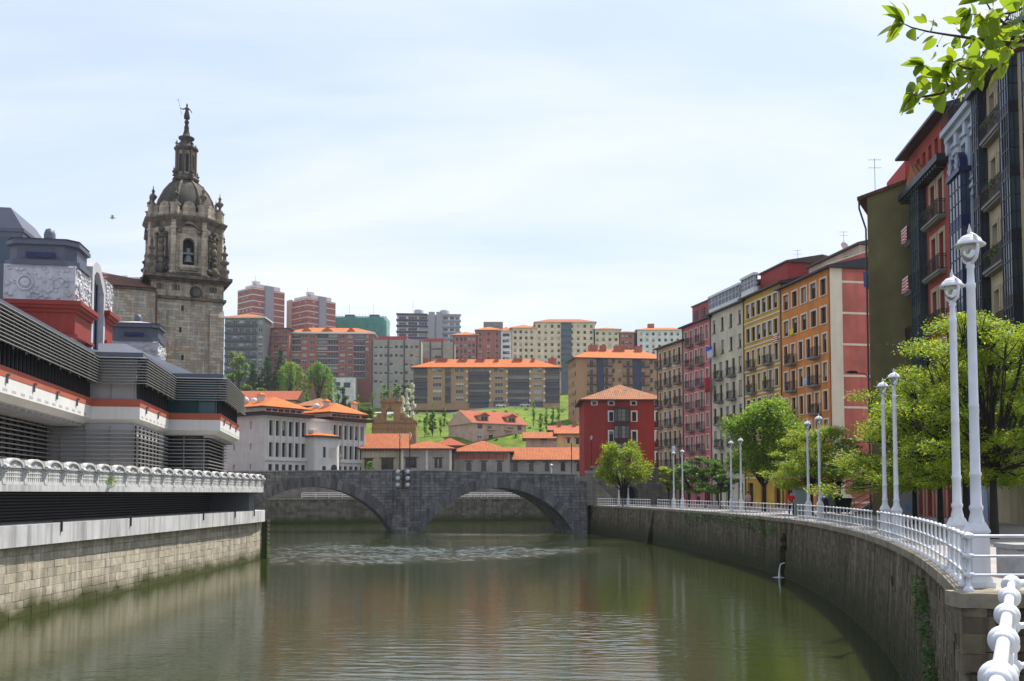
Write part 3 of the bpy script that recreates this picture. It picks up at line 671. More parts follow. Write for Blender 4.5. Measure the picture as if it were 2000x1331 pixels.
    def balcony(s, x, z, w, d=.75, mat=None, slab=None, plants=False, h=1.0):
        b = inst('balcony', balcony_mesh(w, d, h, mat, slab), s.root, (x,0,z))
        if plants:
            inst('plants', plant_clump(70, w*.45, .16, .28, .09, [LEAFG, paint('red_petals',(.5,.03,.03),.6,0,0,bmp=0)], s.rnd), b, (w/2,-d+.05,.75))
        return b
    def pipe(s, x, z0, z1, y=-.09, r=.06):
        mb = MB(); mb.tube([(x,y,z0),(x,y,z1)], r, 7); s.part('drainpipe', mb, PIPE)
    def band(s, z, mat, h=.18, p=.06, x0=0, x1=None, name='string_course'):
        mb = MB(); mb.box(x0, s.W if x1 is None else x1, -p, .05, z, z+h); s.part(name, mb, mat)
    def gallery(s, x0, x1, z0, z1, nf, nx, mat, proj=.9, glassm=None, solid=.28, roofh=.3, nz=3):
        """projecting glazed gallery running over nf storeys"""
        H = (z1-z0)/nf; w = x1-x0
        fm = MB(); fm.box(0,w,-proj,0,-.25,0)
        for k in range(nf):
            z = k*H; fm.box(0,w,-proj,0,z,z+.14); fm.box(.02,w-.02,-proj+.02,-.01,z+.14,z+H*solid)
            for i in range(nx+1):
                x = w*i/nx; fm.box(max(0,x-.045),min(w,x+.045),-proj-.01,-proj+.06,z,z+H)
            for j in range(nz):
                zz = z+H*solid+(H*(1-solid))*j/nz; fm.box(0,w,-proj-.005,-proj+.05,zz-.03,zz+.03)
                for x in (0,w-.05): fm.box(x,x+.05,-proj+.05,0,zz-.03,zz+.03)
            for x in (0,w-.06): fm.box(x,x+.06,-proj*.55,-proj*.55+.06,z,z+H)
        fm.box(-.12,w+.12,-proj-.12,0,nf*H,nf*H+roofh)
        g = s.part('gallery', fm, mat, (x0,0,z0))
        for k in range(nf):
            z = k*H+H*solid
            for i in range(nx):
                a = w*i/nx+.03; b = w*(i+1)/nx-.03; q = random.uniform(-.012,.012)
                mb = MB(); mb.quad((a,-proj+.03+q,z),(b,-proj+.03-q,z),(b,-proj+.03-q,(k+1)*H),(a,-proj+.03+q,(k+1)*H)); mb.build('pane', glassm or GL2, g)
            mb = MB(); mb.quad((w-.03,-proj+.03,z),(w-.03,0,z),(w-.03,0,(k+1)*H),(w-.03,-proj+.03,(k+1)*H)); mb.build('pane', glassm or GL2, g)
            mb = MB(); mb.quad((.03,0,z),(.03,-proj+.03,z),(.03,-proj+.03,(k+1)*H),(.03,0,(k+1)*H)); mb.build('pane', glassm or GL2, g)
        return g
def cols(W, n, w, m=.6):       # n openings of width w spread over W
    g = (W-2*m-n*w)/max(1,n-1); return [(m+i*(w+g), m+i*(w+g)+w) for i in range(n)]
def P2(px, Y): return (xat(px, Y), Y)

# ================================================================== RIGHT-HAND ROW
PLAST = lambda n, c, **k: paint(n, c, .85, k.pop('var',.22), k.pop('streak',.6), .45, .2, .15, **k)
C_OR = PLAST('orange_render', (.64,.23,.055)); C_OC = PLAST('ochre_render', (.56,.33,.05)); C_CR = PLAST('cream_render', (.58,.52,.38)); C_PK = PLAST('pink_render', (.56,.17,.17)); C_TN = PLAST('tan_render', (.56,.36,.22))
C_RD = PLAST('party_wall_red', (.50,.14,.105), var=.25, streak=.6); C_DR = PLAST('dark_red_render', (.33,.040,.032), var=.14); C_GN = PLAST('olive_render', (.17,.155,.065), var=.3, streak=.6)
GRND = ashlar('ground_floor_stone', (.36,.34,.31), (.28,.27,.25), (.15,.15,.14), 1.2, .5, bmp=.3, stain=(.10,.09,.08), stain_amt=.4)
rowA = [(1625,103.0),(1528,114.4),(1455,124.3),(1390,134.2),(1335,143.1),(1285,152.0)]
RW = [P2(x,y) for x,y in rowA]
def ground_ops(W, n=3):
    st = style(FR_DARK, None, 0, 2, 1, .35, False, .2); return [(a,b,.05,2.9,st) for a,b in cols(W,n,1.5,.7)]
def row_house(name, label, A, B, eave_py, eave_Y, mat, ncols, ww, st, bal, fl_h=3.02, nf=7, trim=None, seed=0, depth=13, top_w=None, ntop=0, topcols=None, base_h=3.6):
    H = zat(eave_py, eave_Y)-ZP; b = Bld(name, label, 'house', A, B, depth, ZP, 'tall painted houses along the quay', seed)
    ops = []; rnd = b.rnd
    for k in range(nf):
        zc = H-1.75-fl_h*k
        top = k < ntop; n, w = (topcols or ncols, top_w or ww) if top else (ncols, ww)
        for i, (a, c) in enumerate(cols(b.W, n, w, .75)):
            isb = (not top) and i in bal
            h0 = zc-(1.15 if isb else (.85 if top else .95)); h1 = zc+(.9 if top else 1.05)
            if h0 < base_h: continue
            ops.append((a, c, h0, h1, st))
            if isb: b.balcony(a-.42, h0-.02, w+.84, .72, plants=rnd.random() < .35)
    b.front(ops+ground_ops(b.W), H, mat); b.body(H, mat, (.40,.02,0,.02))
    b.band(base_h-.2, CREAM, .22); b.roof(H, 1.6, TILE_D, .55, 'gable', eave=FR_DARK)
    b.pipe(.12, 0, H); b.H = H
    return b
S_OR = style(FR_BROWN, CREAM, .17, 2, 1, .26); S_PK = style(FR_WHITE, CREAM, .13, 2, 1, .26, blind=.55); S_CR = style(FR_BROWN, None, .1, 2, 1, .24, blind=.5); S_TN = style(FR_BROWN, CREAM, .12, 2, 1, .26)
# orange
ho = row_house('orange_house', 'tall orange rendered house with cream window frames and red end wall', RW[1], RW[0], 524, 103, C_OR, 6, .92, S_OR, (1,4), ntop=2, top_w=1.25, topcols=5, seed=1)
# its bare red end wall facing us, with pale bands and a stepped parapet
mb = MB(); H = ho.H; D = 13
prof = [(0,0),(D,0),(D,H+3.9),(5.3,H+3.9),(5.3,H+2.4),(4.4,H+1.9),(0,H+.35)]
mb.add([(ho.W+.06,y,z) for y,z in prof]+[(ho.W-.25,y,z) for y,z in prof], [tuple(range(7)),tuple(range(13,6,-1))]+[(i,7+i,7+(i+1)%7,(i+1)%7) for i in range(7)]); ho.part('end_wall', mb, C_RD)
for i in range(8):
    mb = MB(); mb.box(ho.W+.05, ho.W+.10, 1.35, D, H-1.5-i*3.3, H-1.28-i*3.3); ho.part('band', mb, CREAM)
mb = MB(); mb.box(ho.W+.04, ho.W+.12, 0, 1.35, 0, H+.3); ho.part('corner_pilaster', mb, CREAM)
mb = MB(); mb.beam((ho.W-.1,-.1,H+.42),(ho.W-.1,4.4,H+1.98),.5,.12); mb.beam((ho.W-.1,5.2,H+3.96),(ho.W-.1,D,H+3.96),.5,.12); ho.part('parapet_coping', mb, CREAM)
mb = MB(); mb.box(0,ho.W-.3,3.6,12,H,H+2.7); ho.part('attic', mb, PLAST('attic_cream',(.55,.46,.36)))
ho.roof(H+2.7, 1.2, TILE_R, .4, 'gable', y0=3.6, y1=12, x1=ho.W-.3, name='attic_roof')
for i in range(3):
    wm, gm = win_mesh(.9,1.0,FR_DARK,None,0,2,1,.1,False); w_ = inst('window', wm, ho.root, (1.5+i*3.3,3.48,H+1.0)); inst('pane', gm, w_)
# ochre
h2 = row_house('ochre_house', 'tall mustard-yellow house between the orange and the cream houses', RW[2], RW[1], 560, 116, C_OC, 6, .90, S_OR, (1,4), ntop=2, top_w=1.1, topcols=6, seed=2)
for k in range(6): h2.band(h2.H-.35-3.02*k-2.9, CREAM, .16)
mb = MB(); mb.box(.4,h2.W-2.5,2.2,11,h2.H,h2.H+3.2); h2.part('attic', mb, paint('attic_red',(.30,.035,.03),.7,.1,.2))
h2.roof(h2.H+3.2, .9, TILE_R, .3, 'gable', x0=.4, x1=h2.W-2.5, y0=2.2, y1=11, name='attic_roof')
h2.gallery(.5, 4.2, h2.H+.35, h2.H+2.3, 1, 4, FR_WHITE, .5, GL, .25)
# cream
h3 = row_house('cream_house', 'tall cream house with a white glazed attic strip above plain walls', RW[3], RW[2], 606, 130, C_CR, 5, .85, S_CR, (1,3), seed=3, ntop=2, top_w=.8, topcols=4)
h3.gallery(.3, h3.W-.4, h3.H+.45, h3.H+2.2, 1, 9, FR_WHITE, .35, GL, .15, nz=2)
mb = MB(); mb.box(.2,h3.W-.2,.35,11,h3.H,h3.H+2.3); h3.part('attic', mb, C_CR); h3.roof(h3.H+2.4, .9, TILE_R, .3, 'gable', y0=.3, y1=11, name='attic_roof')
# pink
h4 = row_house('pink_house', 'tall pink house with a red attic storey and small balconies', RW[4], RW[3], 640, 142, C_PK, 5, .85, S_PK, (1,3), seed=4)
mb = MB(); mb.box(1.2,h4.W-.1,1.0,11,h4.H,h4.H+2.9); h4.part('attic', mb, paint('attic_pink',(.34,.075,.075),.8,.15,.3)); h4.roof(h4.H+2.9, .5, TILE_R, .15, 'gable', x0=1.2, y0=1.0, y1=11, name='attic_roof')
for i in range(3):
    wm, gm = win_mesh(.9,1.6,FR_BROWN,None,0,2,1,.1,False); w_ = inst('window', wm, h4.root, (2.2+i*2.3,.88,h4.H+.6)); inst('pane', gm, w_)
# tan
h5 = row_house('tan_house', 'tan house with rows of black balconies beside the dark red house', RW[5], RW[4], 684, 152, C_TN, 5, .9, S_TN, (0,2,4), seed=5, depth=11)
h5.band(h5.H-3.3, CREAM, .25)

# ---- dark red house at the bridge end
YR = 160.0; A = P2(1141,YR); B = P2(1296,YR); z0 = ZS; Hr = zat(783,YR)-z0
hr = Bld('red_house', 'dark red house with white window frames and a brown glazed bay', 'house', A, B, 12, z0, None, 6)
S_RD = style(FR_BROWN, paint('white_trim',(.74,.73,.70),.6,.06,.1), .22, 2, 1, .18, blind=.4)
mpx = 1/ (F/YR); ops = []
def opx(x0,x1,y0,y1,st): ops.append(((x0-1141)*mpx,(x1-1141)*mpx,zat(y1,YR)-z0,zat(y0,YR)-z0,st))
for x in (1157,1190,1234,1281): opx(x,x+8,785,791,S_RD)
for y0,y1 in ((805,823),(843,863),(884,902)):
    for x in (1190,1235,1281): opx(x,x+8,y0,y1,S_RD)
ops = [o for o in ops if o[2] > .1]
hr.front(ops, Hr, C_DR); hr.body(Hr, C_DR, (.3,.02,0,.02))
hr.gallery((1199-1141)*mpx, (1228-1141)*mpx, zat(900,YR)-z0, zat(800,YR)-z0, 3, 4, paint('brown_bay',(.065,.022,.018),.5,.2,.1), .8, glass('pale_glass',(.16,.17,.16),.1), .3)
hr.roof(Hr, zat(747,YR+5)-zat(783,YR+5), TILE_B, .8, 'hip', eave=paint('eave_wood',(.10,.05,.035),.7), ridge=7.2)
for x in (12.2,): hr.pipe(x*.45, 0, Hr)
for (x,z) in ((5.2,1.4),(6.6,2.0)):
    mb = MB(); mb.box(x,x+.7,1.0+z,1.9+z,Hr+.9+z*.48,Hr+1.06+z*.48); hr.part('skylight', mb, LENS)

# ---- olive end-wall house
zg = ZP
A = P2(1702,73.5); Hg = zat(385,73.5,1702)-zg
hg = Bld('olive_house', 'house with a bare stained olive-green end wall and red roof', 'house', A, (A[0]+7.5,A[1]-.9), 14, zg, None, 7)
mb = MB(); W = hg.W; prof = [(0,Hg),(W,Hg+3.2)]
mb.add([(0,0,0),(W,0,0),(W,0,Hg+2.6),(0,0,Hg),(5.6,14,0),(W+5,14,0),(W+5,14,Hg+2.6),(5.6,14,Hg)], [(0,1,2,3),(1,5,6,2),(5,4,7,6),(4,0,3,7),(3,2,6,7)]); hg.part('wall', mb, C_GN)
mb = MB(); mb.add([(-.75,-.15,Hg-.28),(W+.4,-.15,Hg+2.78),(W+5.4,14,Hg+2.78),(4.9,14,Hg-.28),(-.75,-.15,Hg-.02),(W+.4,-.15,Hg+3.0),(W+5.4,14,Hg+3.0),(4.9,14,Hg-.02)], [(0,3,2,1),(4,5,6,7),(0,1,5,4),(1,2,6,5),(2,3,7,6),(3,0,4,7)])
me = mb.mesh('roof', TILE_D); slope_uv(me); inst('roof', me, hg.root)
mb = MB(); mb.box(3.2,W,1.5,7,Hg+1.5,Hg+3.15); hg.part('attic', mb, paint('attic_red2',(.40,.04,.03),.7,.1,.2))
mb = MB(); mb.tube([(-.6,-.1,Hg-.25),(-.6,-.1,Hg-.9),(-.08,.15,Hg-2.4),(-.08,.3,0)], .07, 7); hg.part('drainpipe', mb, PIPE)
mb = MB(); mb.box(3.9,5.0,-.02,.1,Hg-.55,Hg+.55); hg.part('vent', mb, BLACKI)

# ---- reddish house with green glazed gallery
A = P2(1787,72.0); B = (xat(1866,63.0),63.0); zr = ZP
Hc = zat(385,71.5,1790)-zr; Ht = zat(308,72,1777)-zr
C_RR = PLAST('brick_red_render', (.34,.07,.05)); STN = PLAST('window_stone',(.42,.34,.24))
hq = Bld('gallery_house', 'brick-red house with dark green glazed bay and black iron balconies', 'house', A, B, 12, zr, None, 8)
fl = 3.62; ops = []; stt = style(FR_DARK, STN, .3, 2, 2, .3, False, .35)
for k in range(6):
    z = Hc-fl*(k+1)+.25
    if z < 3: break
    ops += [(.35,1.15,z,z+2.5,stt),(5.0,5.95,z,z+2.6,stt),(6.75,7.7,z,z+2.6,stt)]
    hq.balcony(.05,z-.02,1.45,.6); hq.balcony(4.5,z-.02,3.7,.55,plants=k%2==0)
for i in range(6): ops.append((.5+i*1.4,1.2+i*1.4,Hc+.6,Hc+2.2,style(FR_DARK,None,0,1,1,.25,False,.2)))
hq.front(ops+[(a,b,.1,2.8,style(FR_DARK,STN,.2,2,1,.4,False,.1)) for a,b in cols(hq.W,4,1.2,.6)], Ht, C_RR); hq.body(Ht, C_RR, (.42,.02,0,.02))
hq.gallery(1.9, 4.0, 4.6, Hc+.2, 6, 4, FR_GREEN, .55, GL2, .25)
mb = MB(); mb.box(-.2,hq.W+.1,-.8,.1,Hc-.15,Hc+.3)
for i in range(16): mb.box(.1+i*.55,.28+i*.55,-.7,0,Hc-.42,-.02+Hc-.15)
hq.part('cornice', mb, FR_DARK)
mb = MB(); mb.add([(1.7,-.75,Hc+.35),(4.3,-.75,Hc+.35),(3.0,-.75,Hc+1.6),(1.7,.2,Hc+.35),(4.3,.2,Hc+.35),(3.0,.2,Hc+1.6)], [(0,1,2),(1,4,5,2),(3,0,2,5)]); me = mb.mesh('dormer', TILE_B); slope_uv(me); inst('dormer', me, hq.root)
hq.roof(Ht, 1.6, TILE_R, .8, 'gable', eave=FR_DARK)
# ---- pale blue ornate house
A = (xat(1866,63.0)+.05,62.95); B = (xat(1926,57.3),57.3)
C_BL = PLAST('pale_blue_render',(.30,.37,.46)); C_BT = paint('blue_grey_trim',(.42,.47,.53),.7,.1,.2)
hb = Bld('pale_blue_house', 'pale blue house with ornate window surrounds and a navy glazed gallery', 'house', A, B, 12, zr, None, 9)
Hb = zat(260,62,1880)-zr; ops = []; stb = style(FR_WHITE, C_BT, .26, 2, 2, .3, True, .4)
for k in range(6):
    z = Hb-3.9-fl*k
    if z < 3: break
    for a,b in cols(hb.W,3,.95,.65): ops.append((a,b,z,z+2.5,stb))
    hb.band(z+3.0,C_BT,.22,.12)
hb.front(ops, Hb, C_BL); hb.body(Hb, C_BL, (.42,.02,0,.02))
for x in (.1,1.95,3.75,5.35):
    mb = MB(); mb.box(x,x+.28,-.12,.02,4,Hb); mb.box(x-.1,x+.38,-.3,.02,Hb-1.2,Hb-.4); hb.part('pilaster', mb, C_BT)
mb = MB(); mb.box(-.05,hb.W,-.6,.1,Hb,Hb+.35); mb.box(0,hb.W,-.35,.1,Hb-.4,Hb); hb.part('cornice', mb, C_BT)
mb = MB()
for i in range(22): mb.box(.05+i*.26,.08+i*.26,-.5,-.47,Hb+.35,Hb+1.3)
mb.box(0,hb.W,-.52,-.45,Hb+1.27,Hb+1.32); hb.part('roof_railing', mb, BLACKI)
mb = MB(); mb.box(0,hb.W,3,11,Hb,Hb+2.8); hb.part('attic', mb, paint('attic_grey',(.40,.41,.46),.8,.1,.3)); hb.roof(Hb+2.8,.8,TILE_O,.3,'gable',y0=3,y1=11,name='attic_roof')
g = hb.gallery(1.6, 4.1, 4.2, zat(365,62,1880)-zr, 5, 4, FR_BLUE, .6, GL2, .22)
mb = MB(); zz = zat(365,62,1880)-zr
for x in (1.6,2.95):
    n = 10
    arc = [(x+.55+.62*math.cos(math.pi*i/n), zz+.3+1.05*math.sin(math.pi*i/n)) for i in range(n+1)]
    mb.add([(p,-.62,q) for p,q in arc]+[(p,-.2,q) for p,q in arc], [tuple(range(n+1))]+[(i+1,i,n+1+i,n+2+i) for i in range(n)], 0)
    for t in (30,60,90,120,150): mb.beam((x+.55,-.65,zz+.32),(x+.55+.55*math.cos(R(t)),-.65,zz+.32+.95*math.sin(R(t))),.05,.05,1)
hb.part('gallery_crest', mb, [FR_BLUE, C_BT])
# ---- cream house with black galleries at the frame edge
A = (xat(1926,57.3)+.03,57.25); B = (xat(2080,46.5)-.4,46.5)
hk = Bld('black_gallery_house', 'cream house with tall black glazed galleries and flowered balconies', 'house', A, B, 12, zr, None, 10)
C_CB = PLAST('warm_cream_render',(.50,.42,.26)); Hk = zat(185,56.5,1935)-zr
ops = []; stk = style(FR_DARK, STN, .22, 2, 2, .3, False, .4); fk = 3.7
for k in range(6):
    z = Hk-3.2-fk*k
    if z < 3: break
    ops += [(2.1,3.0,z,z+2.5,stk),(3.6,4.5,z,z+2.5,stk),(7.5,8.4,z,z+2.5,stk)]; hk.balcony(1.7,z-.02,3.4,.5,plants=True)
hk.front(ops, Hk, C_CB); hk.body(Hk, C_CB, (.42,.02,0,.02))
hk.gallery(.3,1.5,4.5,Hk,6,3,FR_DARK,.5,GL2,.18); hk.gallery(5.3,6.9,4.5,Hk,6,4,FR_DARK,.5,GL2,.18); hk.gallery(9.0,10.6,4.5,Hk,6,4,FR_DARK,.5,GL2,.18)
mb = MB(); mb.box(-.1,hk.W,-.75,.1,Hk,Hk+.4); hk.part('cornice', mb, FR_DARK)
mb = MB()
for i in range(40): mb.box(.05+i*.28,.08+i*.28,-.6,-.57,Hk+.4,Hk+1.4)
mb.box(0,hk.W,-.62,-.55,Hk+1.36,Hk+1.42); hk.part('roof_railing', mb, BLACKI)
mb = MB(); mb.box(0,hk.W,2,11,Hk,Hk+2.6); hk.part('attic', mb, C_CB); hk.roof(Hk+2.6,1,TILE_D,.4,'gable',y0=2,y1=11,name='attic_roof')
for k in range(3): inst('plants', plant_clump(160,.5,.25,.3,.12,[LEAFG],random.Random(k)), hk.root, (1.5+2.5*k,-.3,Hk+1.3))
# ================================================================== MARKET HALL (left)
M_WHITE = paint('market_white', (.66,.66,.63), .7, .06, .22, dirt=(.3,.24,.15)); M_SAL = paint('market_salmon', (.42,.105,.06), .7, .1, .25); M_LOUV = paint('louvre_grey', (.34,.34,.32), .45, .08, .15, metal=.3)
M_PAN = paint('light_grey_panel', (.42,.42,.43), .6, .08, .15); M_SLATE = paint('slate_blue_metal', (.085,.095,.125), .5, .12, .15); M_ROOF = paint('zinc_roof', (.42,.43,.45), .5, .08, .1, metal=.2)
M_REL = paint('relief_stone', (.44,.44,.46), .8, .2, .5); M_RED = paint('market_red', (.21,.022,.014), .65, .12, .25); GLD = glass('dark_glazing', (.010,.012,.016), .08); GLT = glass('teal_glass', (.02,.07,.09), .08)
mk = thing('market_hall', 'long market hall with stepped white and salmon volumes and grey louvres', 'market', (0,0,0))
ZM = dict(b=9.9, w=11.0, s=11.5, l=12.45, t=14.2)
MD = -.165
def along(p, t): 
    l = math.hypot(MD,1); return (p[0]+MD*t/l, p[1]+t/l)
def market_block(near, far, depth, recess, end_glass=False, ground_panel=False, gable=None):
    A, B = near, far; ang = angle(A,B); W = math.hypot(B[0]-A[0],B[1]-A[1]); loc = (A[0],A[1],0)
    def put(name, mb, mats): return mb.build(name, mats, mk, loc, ang)
    b,w_,s_,l_,t_ = ZM['b'],ZM['w'],ZM['s'],ZM['l'],ZM['t']
    # local: x along the river front, y inwards (away from river); x=0 is the end facing us
    put('core', MB().box(.3,W-.01,.3,depth,b+.2,t_-.05), GLD if end_glass else M_PAN)
    mb = MB(); c = .28
    prof = [(0,w_),(0,b+.35),(.12,b),(2.0,b-.08)]       # front fascia profile
    mb.box(0,W,0,.3,b+.3,w_); mb.box(0,.3,.3,depth,b+.3,w_)
    mb.add([(0,0,b+.3),(W,0,b+.3),(W,.45,b),(.45,.45,b),(0,depth,b+.3),(.45,depth,b)], [(0,3,2,1),(0,4,5,3)])
    put('fascia', mb, M_WHITE)
    put('soffit', MB().box(.45,W,.45,depth,b-.06,b+.05), M_PAN)
    mb = MB(); mb.box(-.02,W,-.02,.28,w_+.002,s_); mb.box(-.02,.28,.28,depth,w_+.002,s_); put('salmon_strip', mb, M_SAL)
    put('glazing', MB().quad((.5,.26,s_),(W,.26,s_),(W,.26,t_),(.5,.26,t_)), GLD)
    n = int(W/.62)
    for i in range(n): put('mullion', MB().box(.5+i*.62,.56+i*.62,.14,.25,s_,l_+.3), DARKM)
    if end_glass:
        mb = MB(); mb.quad((.27,depth,s_),(.27,.3,s_),(.27,.3,t_),(.27,depth,t_)); put('end_glass', mb, GLT)
        for i in range(4): put('mullion', MB().box(.2,.26,.4+i*1.35,.47+i*1.35,s_,t_), DARKM)
    else:
        for i in range(4): put('mullion', MB().box(.2,.29,.3+i*1.5,.38+i*1.5,s_,l_+.2), M_LOUV)
    ns = 10
    for i in range(ns):
        z = l_+(t_-l_-.1)*i/(ns-1); p = .55
        mb = MB(); mb.add([(-p,-p,z),(W,-p,z),(W,-p+.26,z+.06),(-p+.26,-p+.26,z+.06),(-p,-p,z+.035),(W,-p,z+.035),(W,-p+.26,z+.095),(-p+.26,-p+.26,z+.095)], [(0,3,2,1),(4,5,6,7),(0,1,5,4),(2,3,7,6),(1,2,6,5)])
        mb.add([(-p,depth,z),(-p,-p,z),(-p+.26,-p+.26,z+.06),(-p+.26,depth,z+.06),(-p,depth,z+.035),(-p,-p,z+.035),(-p+.26,-p+.26,z+.095),(-p+.26,depth,z+.095)], [(0,3,2,1),(4,5,6,7),(0,1,5,4),(2,3,7,6),(3,0,4,7)])
        put('louvre_slat', mb, M_LOUV)
    for i in range(int(W/2.0)+1):
        put('louvre_post', MB().box(.4+i*2.0,.46+i*2.0,-.36,-.30,l_-.1,t_+.05), M_LOUV)
    mb = MB(); mb.box(-.3,W,-.2,depth,t_,t_+.3); put('roof_edge', mb, M_SLATE)
    # slots in the fascia and little wall lamps
    for i in range(int(W/1.35)): put('vent', MB().box(.6+i*1.35,1.25+i*1.35,-.006,.2,b+.42,b+.55), M_PAN)
    for i in range(max(2,int(W/4))):
        mb = MB(); x = 2.0+i*4.2
        if x < W-.3: mb.box(x-.08,x+.08,-.20,-.03,w_+.05,w_+.17); mb.box(x-.035,x+.035,-.09,-.004,w_-.3,w_+.06); put('wall_lamp', mb, GREYM)
    for i in range(int(W/1.1)): put('soffit_rib', MB().box(.6+i*1.1,.72+i*1.1,.5,recess,b-.22,b-.055), M_PAN)
    # ground floor
    r = recess; z0 = ZD; mb = MB(); mb.box(r,W,r,depth,z0,b); put('ground_floor', mb, M_PAN if ground_panel else GLD)
    for i in range(9):
        z = 7.35+i*.27; q = r-.35
        mb = MB(); mb.box(q,W,q,q+.16,z,z+.06); mb.box(q,q+.16,q+.16,depth,z,z+.06); put('louvre_slat', mb, M_LOUV)
    for i in range(max(1,int((W-r)/1.3))): put('mullion', MB().box(r+i*1.3,r+.09+i*1.3,r-.1,r-.002,z0,b-.1), DARKM)
    for i in range(int((depth-r)/1.5)): put('mullion', MB().box(r-.12,r-.002,r+i*1.5,r+.08+i*1.5,z0,b-.1), M_LOUV)
    if gable:
        a, e, h = gable; mb = MB(); pr = [(a,t_+.3),(e,t_+.3+h),(depth,t_+.3+h),(depth,t_+.3)]; k = len(pr)
        mb.add([(.02,y,z) for y,z in pr]+[(W,y,z) for y,z in pr], [tuple(range(k-1,-1,-1)),tuple(range(k,2*k))]+[(i,(i+1)%k,k+(i+1)%k,k+i) for i in range(k)]); put('roof', mb, M_ROOF)
pA = P2(179,64.0); mA = along(pA,-31)
pB0 = P2(272,64.4); pC0 = P2(430,76.0)
market_block(mA, pA, 9, 2.7, gable=(2.6,7,1.3))
market_block(pB0, along(pB0,10.6), 9, .35, ground_panel=True, gable=(2.2,8,1.6))
market_block(pC0, along(pC0,13.6), 9, 1.3, end_glass=True, gable=(1.9,7.0,2.2))
mb = MB(); mb.add([(0,0,0)],[])
# ---- old pavilions behind: pylons with slate boxes, carved panels and red cornices
pv = thing('market_pavilion', 'old market pavilion with carved grey pylons, slate caps and red cornices', 'market pavilion', (0,0,0))
def pylon(near, w, l, zt, relief=True, slate=True, zb=13.5):
    A = near; B = along(near,l); ang = angle(A,B); loc = (A[0],A[1],0)
    def put(name, mb, mats): return mb.build(name, mats, pv, loc, ang)
    z1, z2, z3, z4 = zt-2.05, zt-4.7, zt-5.0, zt-7.1
    if slate:
        c = .7; foot = lambda o: [(c-o,-o),(l-c+o,-o),(l+o,c-o),(l+o,w-c+o),(l-c+o,w+o),(c-o,w+o),(-o,w-c+o),(-o,c-o)]
        mb = MB(); mb.prism(foot(-.12), z1, zt-.55); mb.prism(foot(.10), zt-.55, zt-.28); mb.prism(foot(.0), zt-.28, zt-.1); mb.prism(foot(.14), z1, z1+.35); mb.box(-.16,-.1,1.4,3.4,zt-1.5,zt-1.15,1); put('slate_cap', mb, [M_SLATE, FR_BLUE])
        mb = MB(); f = foot(.08); mb.add([(x,y,zt-.1) for x,y in f]+[(l/2,w/2,zt+.45)], [(i,(i+1)%8,8) for i in range(8)]); put('cap_roof', mb, M_ROOF)
        mb = MB(); mb.lathe([(.42,0),(.42,.5),(.3,.85),(.02,.98)], 12, (l/2,w/2,zt+.25)); put('cap_finial', mb, M_SLATE)
    put('carved_block', MB().box(0,l,0,w,z2,z1), M_REL)
    def carve(tx):        # tx maps (along, out, z) to local
        mb = MB()
        def disc(cx, cz, r0, r1, d, n=16):
            mb.add([tx(cx+r*math.cos(2*math.pi*i/n), dd, cz+r*math.sin(2*math.pi*i/n)) for r,dd in ((r1,0),(r1*.97,d),(r0,d),(r0*.95,d*.4)) for i in range(n)], [(k*n+i,k*n+(i+1)%n,(k+1)*n+(i+1)%n,(k+1)*n+i) for k in range(3) for i in range(n)], 0, True)
        h = z1-z2; rc = random.Random(int(w*100)+int(z1*10)); disc(w*.30, z2+h*.5, .46, .62, .12); disc(w*.30, z2+h*.5, .02, .36, .10, 12); disc(w*.74, z2+h*.5, .30, .38, .10)
        for (a0,a1,zz) in ((.03,.97,.04),(.03,.97,.95)): mb.add([tx(w*a0,.0,z2+h*zz-.08),tx(w*a1,.0,z2+h*zz-.08),tx(w*a1,.1,z2+h*zz),tx(w*a0,.1,z2+h*zz),tx(w*a1,.0,z2+h*zz+.08),tx(w*a0,.0,z2+h*zz+.08)], [(0,1,2,3),(3,2,4,5)])
        for q in range(95):                       # scrolls, leaves and fruit in low relief
            a_, z_ = rc.uniform(.04,.96), rc.uniform(.1,.9)
            if math.hypot((a_-.30)*w, (z_-.5)*h) < .66 or rc.random() < .15: continue
            disc(w*a_, z2+h*z_, .01, rc.uniform(.07,.19), rc.uniform(.05,.13), 7)
        return mb
    put('carving', carve(lambda a,d,z: (-d+.001, w-a, z)), M_REL); put('carving', carve(lambda a,d,z: (a*l/w, -d+.001, z)), M_REL)
    mb = MB(); 
    for o,a,b in ((.55,z3,z2),(.42,z3-.22,z3),(.2,z3-.5,z3-.22),(.05,z4,z3-.5),(.3,z4-.2,z4)): mb.box(-o,l+o,-o,w+o,a,b-.003)
    put('red_cornice', mb, M_RED); put('pylon_base', MB().box(.2,l-.2,.2,w-.2,zb,z4-.2), M_WHITE)
T1 = P2(140,72.0); pylon(T1, 4.9, 4.4, zat(466,72,60))
T2 = P2(199,80.7); pylon(T2, 3.4, 2.6, zat(552,80.7,199)+2.3, slate=False)
T3 = P2(305,105.0); pylon(T3, 5.0, 4.6, zat(630,105,260))
